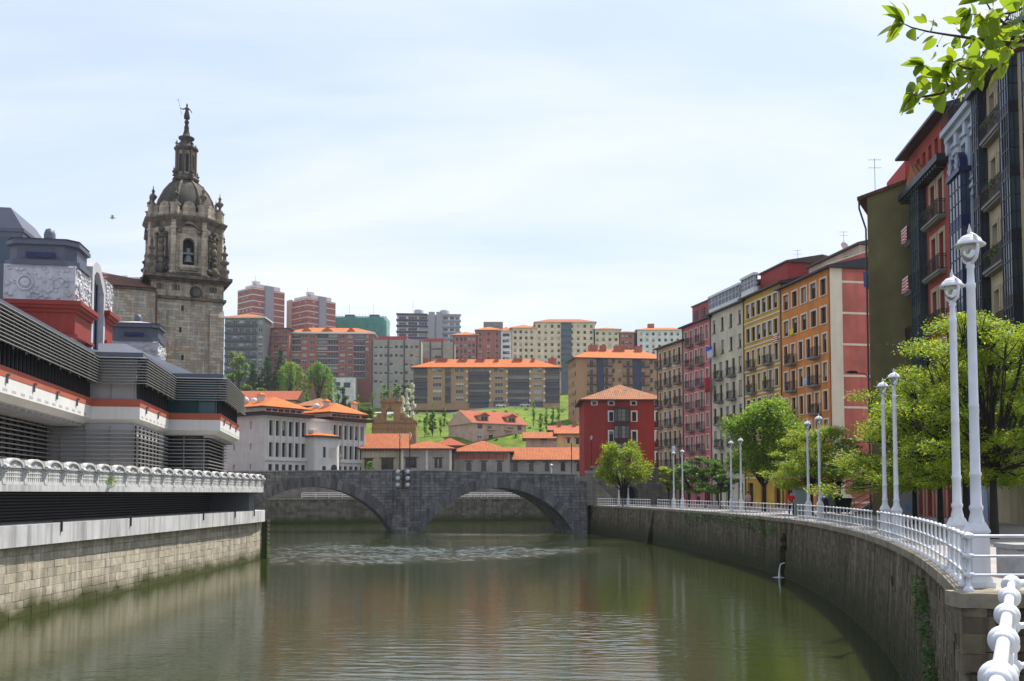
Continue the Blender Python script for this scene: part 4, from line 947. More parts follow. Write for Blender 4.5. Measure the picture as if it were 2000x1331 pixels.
# arched glazed bay between the pylons
A = along(T1,4.5); ang = angle(A,T2); Wb = math.hypot(T2[0]-A[0],T2[1]-A[1])-.2
mb = MB(); zt = zat(500,75.5,160); prof = [(0,13.5),(0,zt-.6),(1.0,zt),(Wb*.55,zt),(Wb,zt-1.6),(Wb,13.5)]
k = len(prof); inn = [(.55,13.5),(.55,zt-1.2),(1.2,zt-.75),(Wb*.5,zt-.75),(Wb-.5,zt-2.1),(Wb-.5,13.5)]
for i in range(k-1):
    (a,b),(c,d),(e,f),(g,h) = prof[i],prof[i+1],inn[i+1],inn[i]
    mb.quad((g,-.1,h),(e,-.1,f),(c,-.1,d),(a,-.1,b)); mb.quad((a,-.1,b),(c,-.1,d),(c,2.5,d),(a,2.5,b)); mb.quad((g,-.1,h),(g,.5,h),(e,.5,f),(e,-.1,f))
mb.build('bay_frame', M_REL, pv, (A[0],A[1],0), ang)
MB().add([(x,.35,z) for x,z in inn], [tuple(range(k))]).build('pane', GL2, pv, (A[0],A[1],0), ang)
for i in range(1,4): MB().box(.5+(Wb-1)*i/4-.06,.5+(Wb-1)*i/4+.06,.2,.34,13.5,zt-1.5).build('mullion', FR_BLUE, pv, (A[0],A[1],0), ang)
# roof monitor further back
p = P2(35,86.0); A = p; B = along(p,9); ang = angle(A,B); zt = zat(390,86,10)
mb = MB(); mb.box(0,9,0,12,14,zt-2.6); mb.add([(0,0,zt-2.6),(9,0,zt-2.6),(9,12,zt-2.6),(0,12,zt-2.6),(1,1.4,zt-.5),(8,1.4,zt-.5),(8,10,zt-.5),(1,10,zt-.5)], [(0,1,5,4),(1,2,6,5),(2,3,7,6),(3,0,4,7),(4,5,6,7)]); mb.box(-.1,9.1,-.1,12.1,zt-2.9,zt-2.6)
mb.build('roof_monitor', M_SLATE, pv, (A[0],A[1],0), ang)
for i in range(4):
    MB().box(-.06,.02,1+i*2.6,2.6+i*2.6,zt-5.6,zt-3.4).build('pane', GL2, pv, (A[0],A[1],0), ang); MB().box(1+i*2,2.3+i*2,-.06,.02,zt-5.6,zt-3.4).build('pane', GL2, pv, (A[0],A[1],0), ang)
mb = MB(); mb.box(2,9,8.5,14,14,zt-7.5); mb.build('pavilion_body', M_WHITE, pv, (T1[0],T1[1],0), ang)
mb = MB(); mb.add([(-8,5,15.2),(36,5,15.2),(36,13,20.5),(-8,13,20.5),(-8,5,14.4),(36,5,14.4),(36,13,14.4),(-8,13,14.4)], [(0,1,2,3),(0,4,5,1),(3,7,4,0),(1,5,6,2)]); mb.build('pavilion_roof', M_SLATE, pv, (T1[0],T1[1],0), ang)

# ================================================================== CHURCH
CH = ashlar('church_stone', (.54,.475,.36), (.28,.25,.20), (.20,.185,.15), .85, .34, accent=(.44,.22,.07), stain=(.085,.08,.068), stain_amt=.5, bmp=.8, extra=(.52,.49,.41), mortar_size=.022)
CHU = ashlar('church_upper_stone', (.56,.48,.35), (.36,.315,.245), (.13,.12,.10), .7, .38, accent=(.36,.18,.07), stain=(.024,.023,.022), stain_amt=.92, bmp=.7)
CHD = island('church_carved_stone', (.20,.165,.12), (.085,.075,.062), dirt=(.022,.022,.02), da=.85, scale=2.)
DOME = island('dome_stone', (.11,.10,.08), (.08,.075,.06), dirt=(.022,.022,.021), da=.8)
TH = R(25); cx, cy = -40.6, 122.0
ch = thing('church', 'old stone church with an ornate domed bell tower and red tiled nave', 'church', (cx,cy,ZD), TH)
def cz(py): return zat(py, 120)-ZD
def cput(name, mb, mats, loc=(0,0,0), rz=0, parent=None): return mb.build(name, mats, parent or ch, loc, rz)
h = 4.1
cput('tower_shaft', MB().box(-h,h,-h,h,-.5,cz(592)), CH)
for sx in (-1,1):
    mb = MB(); mb.box(sx*(h-.75)-.8, sx*(h-.75)+.85, -h-.5, -h+.3, -.5, cz(622)); mb.add([(sx*(h-.75)-.8,-h-.5,cz(622)),(sx*(h-.75)+.85,-h-.5,cz(622)),(sx*(h-.75)+.85,-h,cz(608)),(sx*(h-.75)-.8,-h,cz(608))], [(0,1,2,3)]); cput('buttress', mb, CH)
for (x, py) in ((-.6,608),(-.8,650),(-.5,703)):
    cput('slit_window', MB().box(x-.14,x+.14,-h-.02,-h+.1,cz(py+5),cz(py-5)), BLACKI)
def sq(o,a,b): return MB().box(-h-o,h+o,-h-o,h+o,a,b)
cput('cornice', sq(.35,cz(592),cz(587)), CHD)
cput('frieze', sq(.05,cz(587),cz(560)), CHU)
mb = MB(); mb.lathe([(.42,0),(.72,.02),(.72,.18),(.42,.2)], 16, (0,0,0)); o = cput('oculus_ring', mb, CHD, (.9,-h-.02,cz(576))); o.rotation_euler = (R(90),0,0)
mb = MB(); mb.lathe([(.43,0),(.43,.1)], 16, (0,0,0)); o = cput('oculus', mb, BLACKI, (.9,-h-.03,cz(576))); o.rotation_euler = (R(90),0,0)
for x in (-3.2,-1.4,2.9):
    for k in range(3): cput('carving', MB().box(x-.4+k*.32,x-.2+k*.32,-h-.2,-h,cz(574),cz(564)), CHD)
mb = MB()
for o,a,b in ((.25,560,557),(.6,557,553),(.95,553,547)): mb.box(-h-o,h+o,-h-o,h+o,cz(a),cz(b)-.003)
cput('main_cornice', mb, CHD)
# belfry octagon
a8 = 4.15; s8 = 2*a8*math.tan(math.pi/8); zb, zt = cz(547), cz(436); Hb = zt-zb
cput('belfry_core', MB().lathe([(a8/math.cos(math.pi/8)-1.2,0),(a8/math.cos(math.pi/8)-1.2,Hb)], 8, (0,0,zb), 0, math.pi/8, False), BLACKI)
def arch_face(ow, oz0, oz1, depth):
    mb = MB(); s = s8/2; n = 10; r = ow/2; sp = oz1-r
    mb.quad((-s,0,0),(-r,0,0),(-r,0,Hb),(-s,0,Hb)); mb.quad((r,0,0),(s,0,0),(s,0,Hb),(r,0,Hb)); mb.quad((-r,0,0),(r,0,0),(r,0,oz0),(-r,0,oz0))
    arc = [(r*math.cos(math.pi-math.pi*i/n), sp+r*math.sin(math.pi*i/n)) for i in range(n+1)]
    for (x0,z0),(x1,z1) in zip(arc,arc[1:]): mb.quad((x0,0,z0),(x1,0,z1),(x1,0,Hb),(x0,0,Hb)); mb.quad((x1,0,z1),(x0,0,z0),(x0,depth,z0),(x1,depth,z1))
    mb.quad((-r,0,oz0),(-r,0,sp),(-r,depth,sp),(-r,depth,oz0)); mb.quad((r,0,sp),(r,0,oz0),(r,depth,oz0),(r,depth,sp)); mb.quad((-r,0,oz0),(-r,depth,oz0),(r,depth,oz0),(r,0,oz0))
    return mb
BRONZE = paint('bronze_bell', (.16,.17,.16), .5, .2, .2, metal=.4)
for k in range(8):
    t = k*math.pi/4; n = Vector((math.sin(t),-math.cos(t))); loc = (n.x*a8,n.y*a8,zb)
    if k % 2 == 0:
        cput('belfry_face', arch_face(1.35,1.35,4.7,.9), CHU, loc, t)
        mb = MB(); nn = 12
        for i in range(nn):
            t0, t1 = math.pi*i/nn, math.pi*(i+1)/nn
            P = [(r*math.cos(q), -.12, 4.02+r*math.sin(q)) for r,q in ((.7,t0),(1.0,t0),(1.0,t1),(.7,t1))]; mb.add(P+[(x,0,z) for x,y,z in P], [(0,1,2,3),(1,5,6,2),(0,3,7,4)])
        for sx in (-1,1): mb.box(sx*.85-.15,sx*.85+.15,-.12,0,1.3,4.0)
        mb.box(-1.25,1.25,-.55,0,.95,1.3); mb.box(-1.0,1.0,-.35,0,.7,.95); cput('opening_surround', mb, CHU, loc, t)
        mb = MB(); arcp = [(-1.35,5.55),(-1.0,5.75),(-.5,6.2),(0,6.35),(.5,6.2),(1.0,5.75),(1.35,5.55)]
        for (x0,z0),(x1,z1) in zip(arcp,arcp[1:]): mb.add([(x0,-.5,z0),(x1,-.5,z1),(x1,-.5,z1+.28),(x0,-.5,z0+.28),(x0,0,z0),(x1,0,z1),(x1,0,z1+.28),(x0,0,z0+.28)], [(0,1,2,3),(0,4,5,1),(3,2,6,7)])
        for sx in (-1,1): mb.ball((sx*1.1,-.3,5.4), .28, 7, 5)
        cput('pediment', mb, CHD, loc, t)
        bell = MB(); bell.lathe([(.62,0),(.5,.15),(.4,.6),(.28,.85),(.05,.95)], 14, (0,.35,1.75)); bell.box(-.6,.6,.25,.45,2.75,3.0); bell.box(-.2,.2,.25,.45,3.0,3.5); cput('bell', bell, BRONZE, loc, t)
    else:
        mb = MB(); s = s8/2; mb.quad((-s,0,0),(s,0,0),(s,0,Hb),(-s,0,Hb)); cput('belfry_face', mb, CHU, loc, t)
        mb = MB()
        for z,r,q in ((1.0,.62,1.2),(1.9,.5,1.0),(2.6,.42,1.0),(3.4,.46,1.3),(4.3,.4,1.0),(5.0,.3,1.2),(5.7,.42,.8)): mb.ball((0,-.12,z), r, 9, 6, 0, q)
        for sx in (-1,1): mb.box(sx*.75-.12,sx*.75+.12,-.16,0,.4,4.9); mb.ball((sx*.7,-.15,5.2),.26,7,5); mb.ball((sx*.8,-.15,.9),.32,7,5)
        mb.box(-.95,.95,-.3,0,2.2,2.38); mb.box(-.8,.8,-.3,0,4.75,4.9); cput('niche_carving', mb, CHD, loc, t)
    c = (math.sin(t+math.pi/8)*a8/math.cos(math.pi/8), -math.cos(t+math.pi/8)*a8/math.cos(math.pi/8))
    mb = MB(); mb.box(-.28,.28,-.28,.28,0,Hb); mb.box(-.36,.36,-.36,.36,Hb-1.3,Hb-1.05); mb.box(-.36,.36,-.36,.36,0,.6); cput('corner_pilaster', mb, CHU, (c[0]*.985,c[1]*.985,zb), t+math.pi/8)
rr = a8/math.cos(math.pi/8)
cput('plinth_moulding', MB().lathe([(rr+.35,0),(rr+.5,.25),(rr+.1,.55)], 8, (0,0,zb-.05), 0, math.pi/8, False), CHD)
cput('belfry_cornice', MB().lathe([(rr+.1,-.9),(rr+.18,-.35),(rr+.5,-.1),(rr+.75,.15),(rr+.75,.3),(rr-.2,.42)], 8, (0,0,zt), 0, math.pi/8, False), CHD)
zp = zt+.35
urn = [(.34,0),(.34,.25),(.18,.35),(.16,.6),(.42,.95),(.46,1.15),(.2,1.35),(.14,1.6),(.22,1.75),(.06,2.0),(.03,2.4)]
for k in range(8):
    t = k*math.pi/4+math.pi/8; c = Vector((math.sin(t),-math.cos(t)))*(rr-.25)
    cput('parapet_pier', MB().box(-.42,.42,-.42,.42,0,1.35).box(-.52,.52,-.52,.52,1.35,1.5), CHU, (c.x,c.y,zp), t)
    cput('urn_finial', MB().lathe(urn, 10), CHD, (c.x,c.y,zp+1.5))
    t = k*math.pi/4; c = Vector((math.sin(t),-math.cos(t)))*(a8-.35)
    arc = [(-.75,0),(.75,0),(.75,1.2),(.5,1.7),(0,1.95),(-.5,1.7),(-.75,1.2)]
    mb = MB(); mb.add([(x,-.15,z) for x,z in arc]+[(x,.2,z) for x,z in arc], [tuple(range(7))]+[(i,7+i,7+(i+1)%7,(i+1)%7) for i in range(7)]); cput('dormer_stone', mb, CHU, (c.x,c.y,zp), t)
    cput('parapet_wall', MB().box(-s8/2,s8/2,0,.3,0,.75), CHU, (c.x*.98,c.y*.98,zp), t)
zd = zp+.1; dh = cz(345)-zd
prof = [(3.5,0),(3.62,dh*.12),(3.55,dh*.3),(3.25,dh*.5),(2.75,dh*.68),(2.05,dh*.85),(1.35,dh*.96),(1.1,dh)]
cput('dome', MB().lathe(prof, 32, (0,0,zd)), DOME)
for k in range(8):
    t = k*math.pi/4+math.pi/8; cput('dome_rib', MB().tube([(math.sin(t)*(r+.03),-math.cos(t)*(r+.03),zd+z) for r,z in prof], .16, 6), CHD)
zl = zd+dh; lt = cz(283)-zl
cput('lantern_base', MB().lathe([(1.6,0),(1.7,.25),(1.4,.5),(1.3,.75)], 8, (0,0,zl-.1), 0, math.pi/8, False), CHD)
cput('lantern', MB().lathe([(1.15,0),(1.15,lt)], 8, (0,0,zl), 0, math.pi/8, False), CHU)
for k in range(8):
    t = k*math.pi/4; c = Vector((math.sin(t),-math.cos(t)))*1.065
    cput('lantern_window', MB().box(-.2,.2,-.02,.1,.95,lt-.75), BLACKI, (c.x,c.y,zl), t)
    t += math.pi/8; c = Vector((math.sin(t),-math.cos(t)))*1.17
    cput('lantern_pilaster', MB().box(-.14,.14,-.14,.14,.6,lt-.1), CHD, (c.x,c.y,zl), t)
    if k % 2 == 0: cput('urn_finial', MB().lathe([(r*.6,z*.5) for r,z in urn], 8), CHD, (c.x*1.35,c.y*1.35,zl+.35)); cput('urn_finial', MB().lathe([(r*.5,z*.35) for r,z in urn], 8), CHD, (c.x*1.1,c.y*1.1,zl+lt+.2))
sp = cz(232)-zl-lt
cput('spire', MB().lathe([(1.2,-.25),(1.48,0),(1.48,.15),(1.1,.3),(.95,sp*.22),(.62,sp*.36),(.95,sp*.42),(.98,sp*.48),(.55,sp*.52),(.42,sp*.62),(.28,sp*.8),(.32,sp*.86),(.2,sp)], 12, (0,0,zl+lt)), CHD)
zz = zl+lt+sp
BRZ = paint('dark_bronze', (.05,.035,.03), .6, .2, .2)
vane = thing('weathervane_figure', 'small dark robed figure holding a staff atop the church spire', 'weathervane', (cx,cy,ZD+zz), R(0))
mb = MB(); mb.ball((0,0,.28),.30,10,8)
mb.lathe([(.10,.5),(.12,.62),(.36,.72),(.38,1.0),(.30,1.4),(.20,1.72),(.24,1.95),(.25,2.1),(.10,2.2),(.08,2.25),(.13,2.35),(.12,2.5),(.06,2.62),(.02,2.75)], 10)
mb.tube([(-.2,0,2.05),(-.55,0,1.95),(-.85,0,2.12)], [.09,.07,.05], 6); mb.tube([(.2,0,2.05),(.42,0,1.8),(.62,0,1.5)], [.09,.07,.05], 6)
mb.tube([(-.62,0,1.2),(-1.15,0,3.3)], .022, 5); mb.beam((-1.22,0,3.1),(-1.0,0,3.16),.03); mb.build('figure', BRZ, vane)
# corner pinnacles on the main cornice
pin = [(.5,0),(.5,.5),(.42,.55),(.6,.9),(.6,1.15),(.3,1.3),(.25,1.7),(.55,1.95),(.55,2.15),(.25,2.35),(.2,2.8),(.4,3.0),(.42,3.15),(.15,3.35),(.12,3.7),(.2,3.85),(.04,4.3)]
for sx in (-1,1):
    for sy in (-1,1): cput('pinnacle', MB().lathe(pin, 9), CHD, (sx*(h+.1),sy*(h+.1),zb))
# nave
nw = 22.0; nz = cz(583)
cput('nave_wall', MB().box(-h-nw,-h+.35,-h-.9,9,-.5,nz), CH); cput('nave_cornice', MB().box(-h-nw,-h+.4,-h-1.15,9.2,nz,nz+.3), CHD)
mb = MB(); o = .5; P = [(-h-nw,-h-.9-o,nz+.3),(-h+.3,-h-.9-o,nz+.3),(-h+.3,1.5,nz+2.4),(-h-6.0,1.5,nz+3.2),(-h-nw,1.5,nz+3.2),(-h-nw,9,nz+.3),(-h+.3,9,nz+.3)]
mb.add(P, [(0,1,2,3,4),(5,4,3,2,6)]); mb.add([P[1],P[6],P[2]], [(0,1,2)]); me = mb.mesh('nave_roof', TILE_D); slope_uv(me); inst('nave_roof', me, ch)
cput('drainpipe', MB().tube([(-h+.45,-h-1.0,nz),(-h+.45,-h-1.0,-.5)], .09, 7), paint('rust_pipe',(.10,.04,.03),.6))
# ================================================================== VEGETATION KIT
import numpy as np
def leaf_cloud(name, centers, radii, n, leaf, mats, rng, flat=1.0, up=.5, droop=0.0, shell=.55, asp=.5):
    """n leaves as small diamonds scattered in ellipsoidal clumps -> one mesh"""
    C = np.array(centers, float); Rd = np.array(radii, float)
    wgt = Rd**2/np.sum(Rd**2); idx = rng.choice(len(C), n, p=wgt)
    d = rng.normal(size=(n,3)); d /= np.linalg.norm(d,axis=1)[:,None]
    r = (shell+(1-shell)*rng.random(n))*(.55+.45*rng.random(n)**.5)
    r = np.where(rng.random(n) < .12, r*1.25, r)
    P = C[idx]+d*(r*Rd[idx])[:,None]*np.array([1,1,flat])
    if droop: P[:,2] -= droop*rng.random(n)**1.5*Rd[idx]
    u = rng.normal(size=(n,3)); u[:,2] *= .5; u /= np.linalg.norm(u,axis=1)[:,None]
    nn = rng.normal(size=(n,3))*(1-up)+np.array([0,0,1])*up+d*.35; v = np.cross(nn,u); v /= (np.linalg.norm(v,axis=1)[:,None]+1e-6)
    l = leaf*(.55+.8*rng.random(n)); U = u*l[:,None]; V = v*(l*asp)[:,None]
    vs = np.empty((n,4,3)); vs[:,0] = P-U; vs[:,1] = P+V-U*.1; vs[:,2] = P+U; vs[:,3] = P-V-U*.1
    me = bpy.data.meshes.new(name); me.vertices.add(4*n); me.vertices.foreach_set('co', vs.reshape(-1))
    me.loops.add(4*n); me.loops.foreach_set('vertex_index', np.arange(4*n)); me.polygons.add(n); me.polygons.foreach_set('loop_start', np.arange(0,4*n,4))
    for m in mats: me.materials.append(m)
    if len(mats) > 1: me.polygons.foreach_set('material_index', (rng.random(n) < .3).astype(int))
    me.update(); me.validate(); return me
BARK = paint('bark', (.055,.042,.032), .95, .35, .3, 3., .6); BARKD = paint('dark_bark', (.022,.018,.015), .95, .35, .3, 3., .6)
LM_Y = leafmat('yellow_green_leaves', (.13,.19,.008), (.34,.37,.015), .55); LM_G = leafmat('fresh_green_leaves', (.06,.15,.010), (.17,.29,.018), .5)
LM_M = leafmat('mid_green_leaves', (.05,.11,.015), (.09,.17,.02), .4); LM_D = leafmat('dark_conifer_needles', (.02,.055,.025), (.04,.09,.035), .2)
LM_W = leafmat('white_blossom', (.55,.52,.42), (.68,.66,.58), .35); LM_P = leafmat('purple_leaves', (.04,.012,.02), (.07,.02,.03), .3); LM_L = leafmat('willow_leaves', (.12,.21,.018), (.18,.27,.03), .45)
def tree(name, label, base, H, r, kind='round', leaf=.12, n=6000, mats=(None,), th=None, seed=0, group=None, bark=None, squash=1.0, lean=(0,0), ncl=None):
    rng = np.random.default_rng(seed); rnd = random.Random(seed); root = thing(name, label, 'tree', base, 0, group); th = th if th is not None else H*.3
    bark = bark or BARK; cl = []; rad = []; mb = MB(); top = Vector((lean[0],lean[1],th))
    if kind in ('round','flat'):
        k = ncl or (26 if kind == 'round' else 40); ch = H-th
        for i in range(k):
            if kind == 'round':
                a = rnd.random()*6.283; q = rnd.uniform(-.75,1); rr_ = r*.72*math.sqrt(max(0,1-q*q*.75))*rnd.uniform(.55,1.05)
                c = Vector((math.cos(a)*rr_, math.sin(a)*rr_, th+ch*.5+q*ch*.38*squash)); R_ = r*rnd.uniform(.22,.36)
            else:
                a = rnd.random()*6.283; q = rnd.random(); rr_ = r*rnd.uniform(.15,1.0)*(1-.45*q)
                c = Vector((math.cos(a)*rr_, math.sin(a)*rr_, th*.85+ch*(.02+.9*q)-.08*rr_)); R_ = r*rnd.uniform(.2,.34)
            c += Vector((lean[0],lean[1],0)); cl.append(c); rad.append(R_)
        mb.tube([(0,0,-.2),(lean[0]*.3,lean[1]*.3,th*.5),top], [H*.020,H*.016,H*.013], 8)
        for c in cl:
            m1 = top.lerp(c,.45)+Vector((rnd.uniform(-.2,.2),rnd.uniform(-.2,.2),rnd.uniform(-.1,.35)))*r*.3
            st = top+Vector((0,0,rnd.uniform(-.35,.1)*th*.4)); mb.tube([st,m1,c], [H*.007,H*.004,H*.0015], 5)
            for j in range(3): mb.tube([c.lerp(m1,.3), c+Vector((rnd.uniform(-1,1),rnd.uniform(-1,1),rnd.uniform(-.3,.6)))*r*.22], [H*.003,H*.001], 4)
        me = leaf_cloud('crown', cl, rad, n, leaf, mats, rng, flat=.85 if kind == 'round' else .38, up=.45 if kind == 'round' else .7, shell=.25)
    elif kind == 'willow':
        for i in range(ncl or 46):
            a = rnd.random()*6.283; q = rnd.random()**.7; rr_ = r*q
            ztop = H*(1-.25*q*q); L_ = (ztop-H*.12)*rnd.uniform(.45,.95)*(.5+.5*q)
            for j in range(5): cl.append(Vector((math.cos(a)*rr_*(1+.05*j), math.sin(a)*rr_*(1+.05*j), ztop-L_*j/4.))); rad.append(r*.17*(1-.1*j))
        mb.tube([(0,0,-.2),(0,0,H*.4),(0,0,H*.85)], [H*.035,H*.025,H*.006], 8)
        for i in range(12):
            a = i*.52; mb.tube([(0,0,H*.4),(math.cos(a)*r*.4,math.sin(a)*r*.4,H*.8),(math.cos(a)*r*.75,math.sin(a)*r*.75,H*.75)], [H*.012,H*.007,H*.003], 5)
        me = leaf_cloud('crown', cl, rad, n, leaf, mats, rng, flat=1.5, up=.2, droop=.6, shell=.1, asp=.3)
    elif kind == 'cone':
        for i in range(ncl or 60):
            q = (i+.5)/(ncl or 60); a = i*2.4; rr_ = r*(1-q)*rnd.uniform(.5,1.0)
            cl.append(Vector((math.cos(a)*rr_, math.sin(a)*rr_, H*.08+H*.9*q))); rad.append(r*(.12+.28*(1-q)))
        mb.tube([(0,0,-.2),(0,0,H*.98)], [H*.025,H*.004], 8); me = leaf_cloud('crown', cl, rad, n, leaf, mats, rng, flat=.5, up=.3, droop=.25, shell=.2, asp=.3)
    else:      # column / sapling
        for i in range(ncl or 20):
            q = rnd.random(); a = rnd.random()*6.283; rr_ = r*.5*rnd.random()
            cl.append(Vector((math.cos(a)*rr_, math.sin(a)*rr_, th+(H-th)*q))); rad.append(r*.5*(1-.6*abs(q-.4)))
        mb.tube([(0,0,-.2),(0,0,th),(0,0,H*.9)], [H*.018,H*.014,H*.004], 6); me = leaf_cloud('crown', cl, rad, n, leaf, mats, rng, flat=1.4, up=.3, shell=.1)
    mb.build('trunk', bark, root); inst('crown', me, root); return root

# ================================================================== HILL AND FAR CITY
def hz(X, Y):
    pts = [(200,7.9),(236,7.9),(272,20.5),(340,29.5),(412,39.5),(430,40.5),(465,50),(520,57),(700,60),(1400,40)]
    for (a,b),(c,d) in zip(pts,pts[1:]):
        if a <= Y <= c: z = b+(d-b)*(Y-a)/(c-a); break
    else: z = 40
    w = max(0, min(1, (Y-245)/60)); return z+w*(1.2*math.sin(X*.045+1)+.8*math.sin(X*.11+Y*.05))
def grass_mat():
    m, nt, N, L, b = base_mat('hill_grass'); tc = N.new('ShaderNodeTexCoord'); v = tc.outputs['Object']
    c = mixc(N, L, ramp(N, L, noise(N, L, v, .06, 6, .6), [(.35,0),(.65,1)]), (.085,.145,.012), (.17,.235,.02)); c = mixc(N, L, ramp(N, L, noise(N, L, v, .35, 6, .75), [(.36,.85),(.58,0)]), c, (.06,.075,.022))
    L.new(c, b.inputs['Base Color']); b.inputs['Roughness'].default_value = .95; b.inputs['Specular IOR Level'].default_value = .1; bump(N, L, noise(N, L, v, 2.2, 5, .7), b, .7, .3); return m
GRASS = grass_mat()
mb = MB(); gx = [-700,-400,-250]+[-180+i*8 for i in range(52)]+[260,400,700]; gy = [232+i*6 for i in range(50)]+[540,600,700,900,1400]
nx = len(gx); mb.add([(x,y,hz(x,y)) for y in gy for x in gx], [(j*nx+i,j*nx+i+1,(j+1)*nx+i+1,(j+1)*nx+i) for j in range(len(gy)-1) for i in range(nx-1)], 0, True)
tag(mb.build('hillside', GRASS), kind='structure')
# pale path and road cut into the slope
def ribbon(name, pts, w, mat, lift=.12):
    mb = MB()
    for a, b in zip(pts, pts[1:]):
        a = Vector(a); b = Vector(b); d = (b-a).normalized(); n = Vector((-d.y,d.x))*w/2; k = 8
        for i in range(k):
            p = a.lerp(b,i/k); q = a.lerp(b,(i+1)/k); P = [p-n,q-n,q+n,p+n]; mb.add([(v.x,v.y,hz(v.x,v.y)+lift+.25) for v in P]+[(v.x,v.y,hz(v.x,v.y)-.5) for v in P], [(0,1,2,3),(0,4,5,1),(1,5,6,2),(2,6,7,3),(3,7,4,0)])
    return tag(mb.build(name, mat), kind='structure')
ROADM = paint('pale_road', (.34,.33,.32), .9, .1, .1)
ribbon('hill_road', [(-90,405),(-62,398),(-40,412),(0,414),(60,410),(90,400)], 7, ROADM); ribbon('hill_path', [(-75,360),(-52,385),(-45,410)], 3.5, ROADM)

FST = lambda frame=FR_WHITE, **k: style(frame, None, 0, k.pop('nx',2), 1, k.pop('rec',.18), False, k.pop('blind',.5), **k)
F_W = FST(); F_D = FST(FR_DARK); F_B = FST(FR_BROWN, nx=1)
def far(name, label, A, B, depth, ztop, zbase, seed=0, group=None): 
    b = Bld(name, label, 'apartments', A, B, depth, zbase, group, seed); b.H = ztop-zbase; return b
def grid(W, H, n, w, h, fl, top=1.1, rows=8, m=1.0, st=F_W, skip=()):
    return [(a,c,H-top-k*fl-h,H-top-k*fl,st) for k in range(rows) if H-top-k*fl-h > .3 for i,(a,c) in enumerate(cols(W,n,w,m)) if i not in skip]
G_HILL = 'apartment blocks on the hill'
BRICK_R = ashlar('red_brick_far', (.40,.135,.10), (.34,.115,.09), (.30,.14,.11), .5, .14, bmp=.1, stain=(.1,.04,.03), stain_amt=.3)  # brick lightened so part of the distance haze sits in its colour
BRICK_T = ashlar('tan_brick_far', (.45,.285,.14), (.40,.25,.125), (.25,.16,.09), .5, .14, bmp=.1, stain=(.14,.08,.05), stain_amt=.3)
BRICK_O = ashlar('orange_brick_far', (.50,.28,.15), (.44,.24,.13), (.27,.16,.1), .5, .14, bmp=.1, stain=(.16,.09,.05), stain_amt=.3)
W_CR = PLAST('far_cream', (.68,.57,.40)); W_WH = PLAST('far_white', (.68,.66,.62)); W_GR = PLAST('far_grey', (.20,.20,.20)); W_OLV = PLAST('far_olive_concrete', (.34,.32,.25)); W_PK = PLAST('far_pink', (.50,.34,.27)); W_YL = PLAST('far_yellow', (.55,.41,.20))
BANDW = paint('white_band', (.62,.61,.60), .8, .08, .2); DBLUE = paint('dark_blue_panel', (.03,.042,.085), .6, .1, .1); LBLUE = paint('light_blue_panel', (.22,.30,.36), .6, .1, .1)
GREYB = paint('grey_balcony', (.06,.062,.066), .6, .15, .1)
# -- long slab with orange roof
Y = 420; s_ = F/Y; A, B = P2(806,Y), P2(1094,Y); zb = hz(0,Y)-1; b = far('slab_block', 'long tan brick apartment block with bright orange hipped roof', A, B, 13, zat(719,Y), zb, 21, G_HILL)
ops = []; z_ = lambda py: zat(py,Y)-zb; X_ = lambda zx: ((740+zx/5.263)-806)/s_
for row, zy in enumerate((755,830,905,975,1050)):
    py = 580+zy/5.263; z0_, z1_ = z_(py+4.2), z_(py-4.2)
    for a,c in ((545,650),(780,878),(1185,1285),(1585,1680)):
        if row == 0: ops += [(X_(a),X_(a+38),z0_,z1_,F_W),(X_(c-45),X_(c-5),z0_,z1_,F_W)]
        else: ops.append((X_(a+8),X_(c-8),z0_+.1,z1_-.1,FST(FR_WHITE,nx=3)))
    for a,c in ((355,495),(680,738),(920,1140),(1330,1550),(1710,1860)):
        ops.append((X_(a),X_(c),z_(py+7.3),z_(py-5.5),style(FR_DARK,None,0,max(2,int((c-a)/40)),1,1.3,False,.5)))
        mb = MB(); mb.box(X_(a)-.1,X_(c)+.1,-.5,.9,z_(py+7.6),z_(py+7.0)); mb.box(X_(a),X_(c),-.45,-.35,z_(py+7.0),z_(py+2.6)); b.part('balcony', mb, [GREYB])
    for a in (905,1145,1318,1558,1705): b.part('pier', MB().box(X_(a-10),X_(a+8),-.55,.02,z_(py+5),z_(py+1)), BANDW)
for a,c in ((930,1130),(1340,1550),(1590,1690),(1180,1290)): ops.append((X_(a),X_(c),.8,3.6,style(FR_DARK,None,0,3,1,1.0,False,0)))
b.front(ops, b.H, BRICK_T); b.body(b.H, BRICK_T, (1.45,.02,0,.02)); b.roof(b.H, zat(702,Y+6)-zat(719,Y+6)+.6, TILE_O, 1.2, 'hip', eave=FR_BROWN, ridge=12)
CHIM = paint('chimney_brick', (.36,.10,.055), .9, .2, .2)
for zx, w_ in ((475,2.2),(640,4.5),(830,1.5),(880,1.5),(1040,3.5),(1210,1.6),(1430,3.8),(1590,1.2),(1790,3.6)):
    mb = MB(); x = X_(zx); mb.box(x-w_/2,x+w_/2,4.2,5.6,b.H+1.5,b.H+4.4); mb.box(x-w_/2-.2,x+w_/2+.2,4.0,5.8,b.H+4.4,b.H+4.7); b.part('chimney', mb, CHIM)
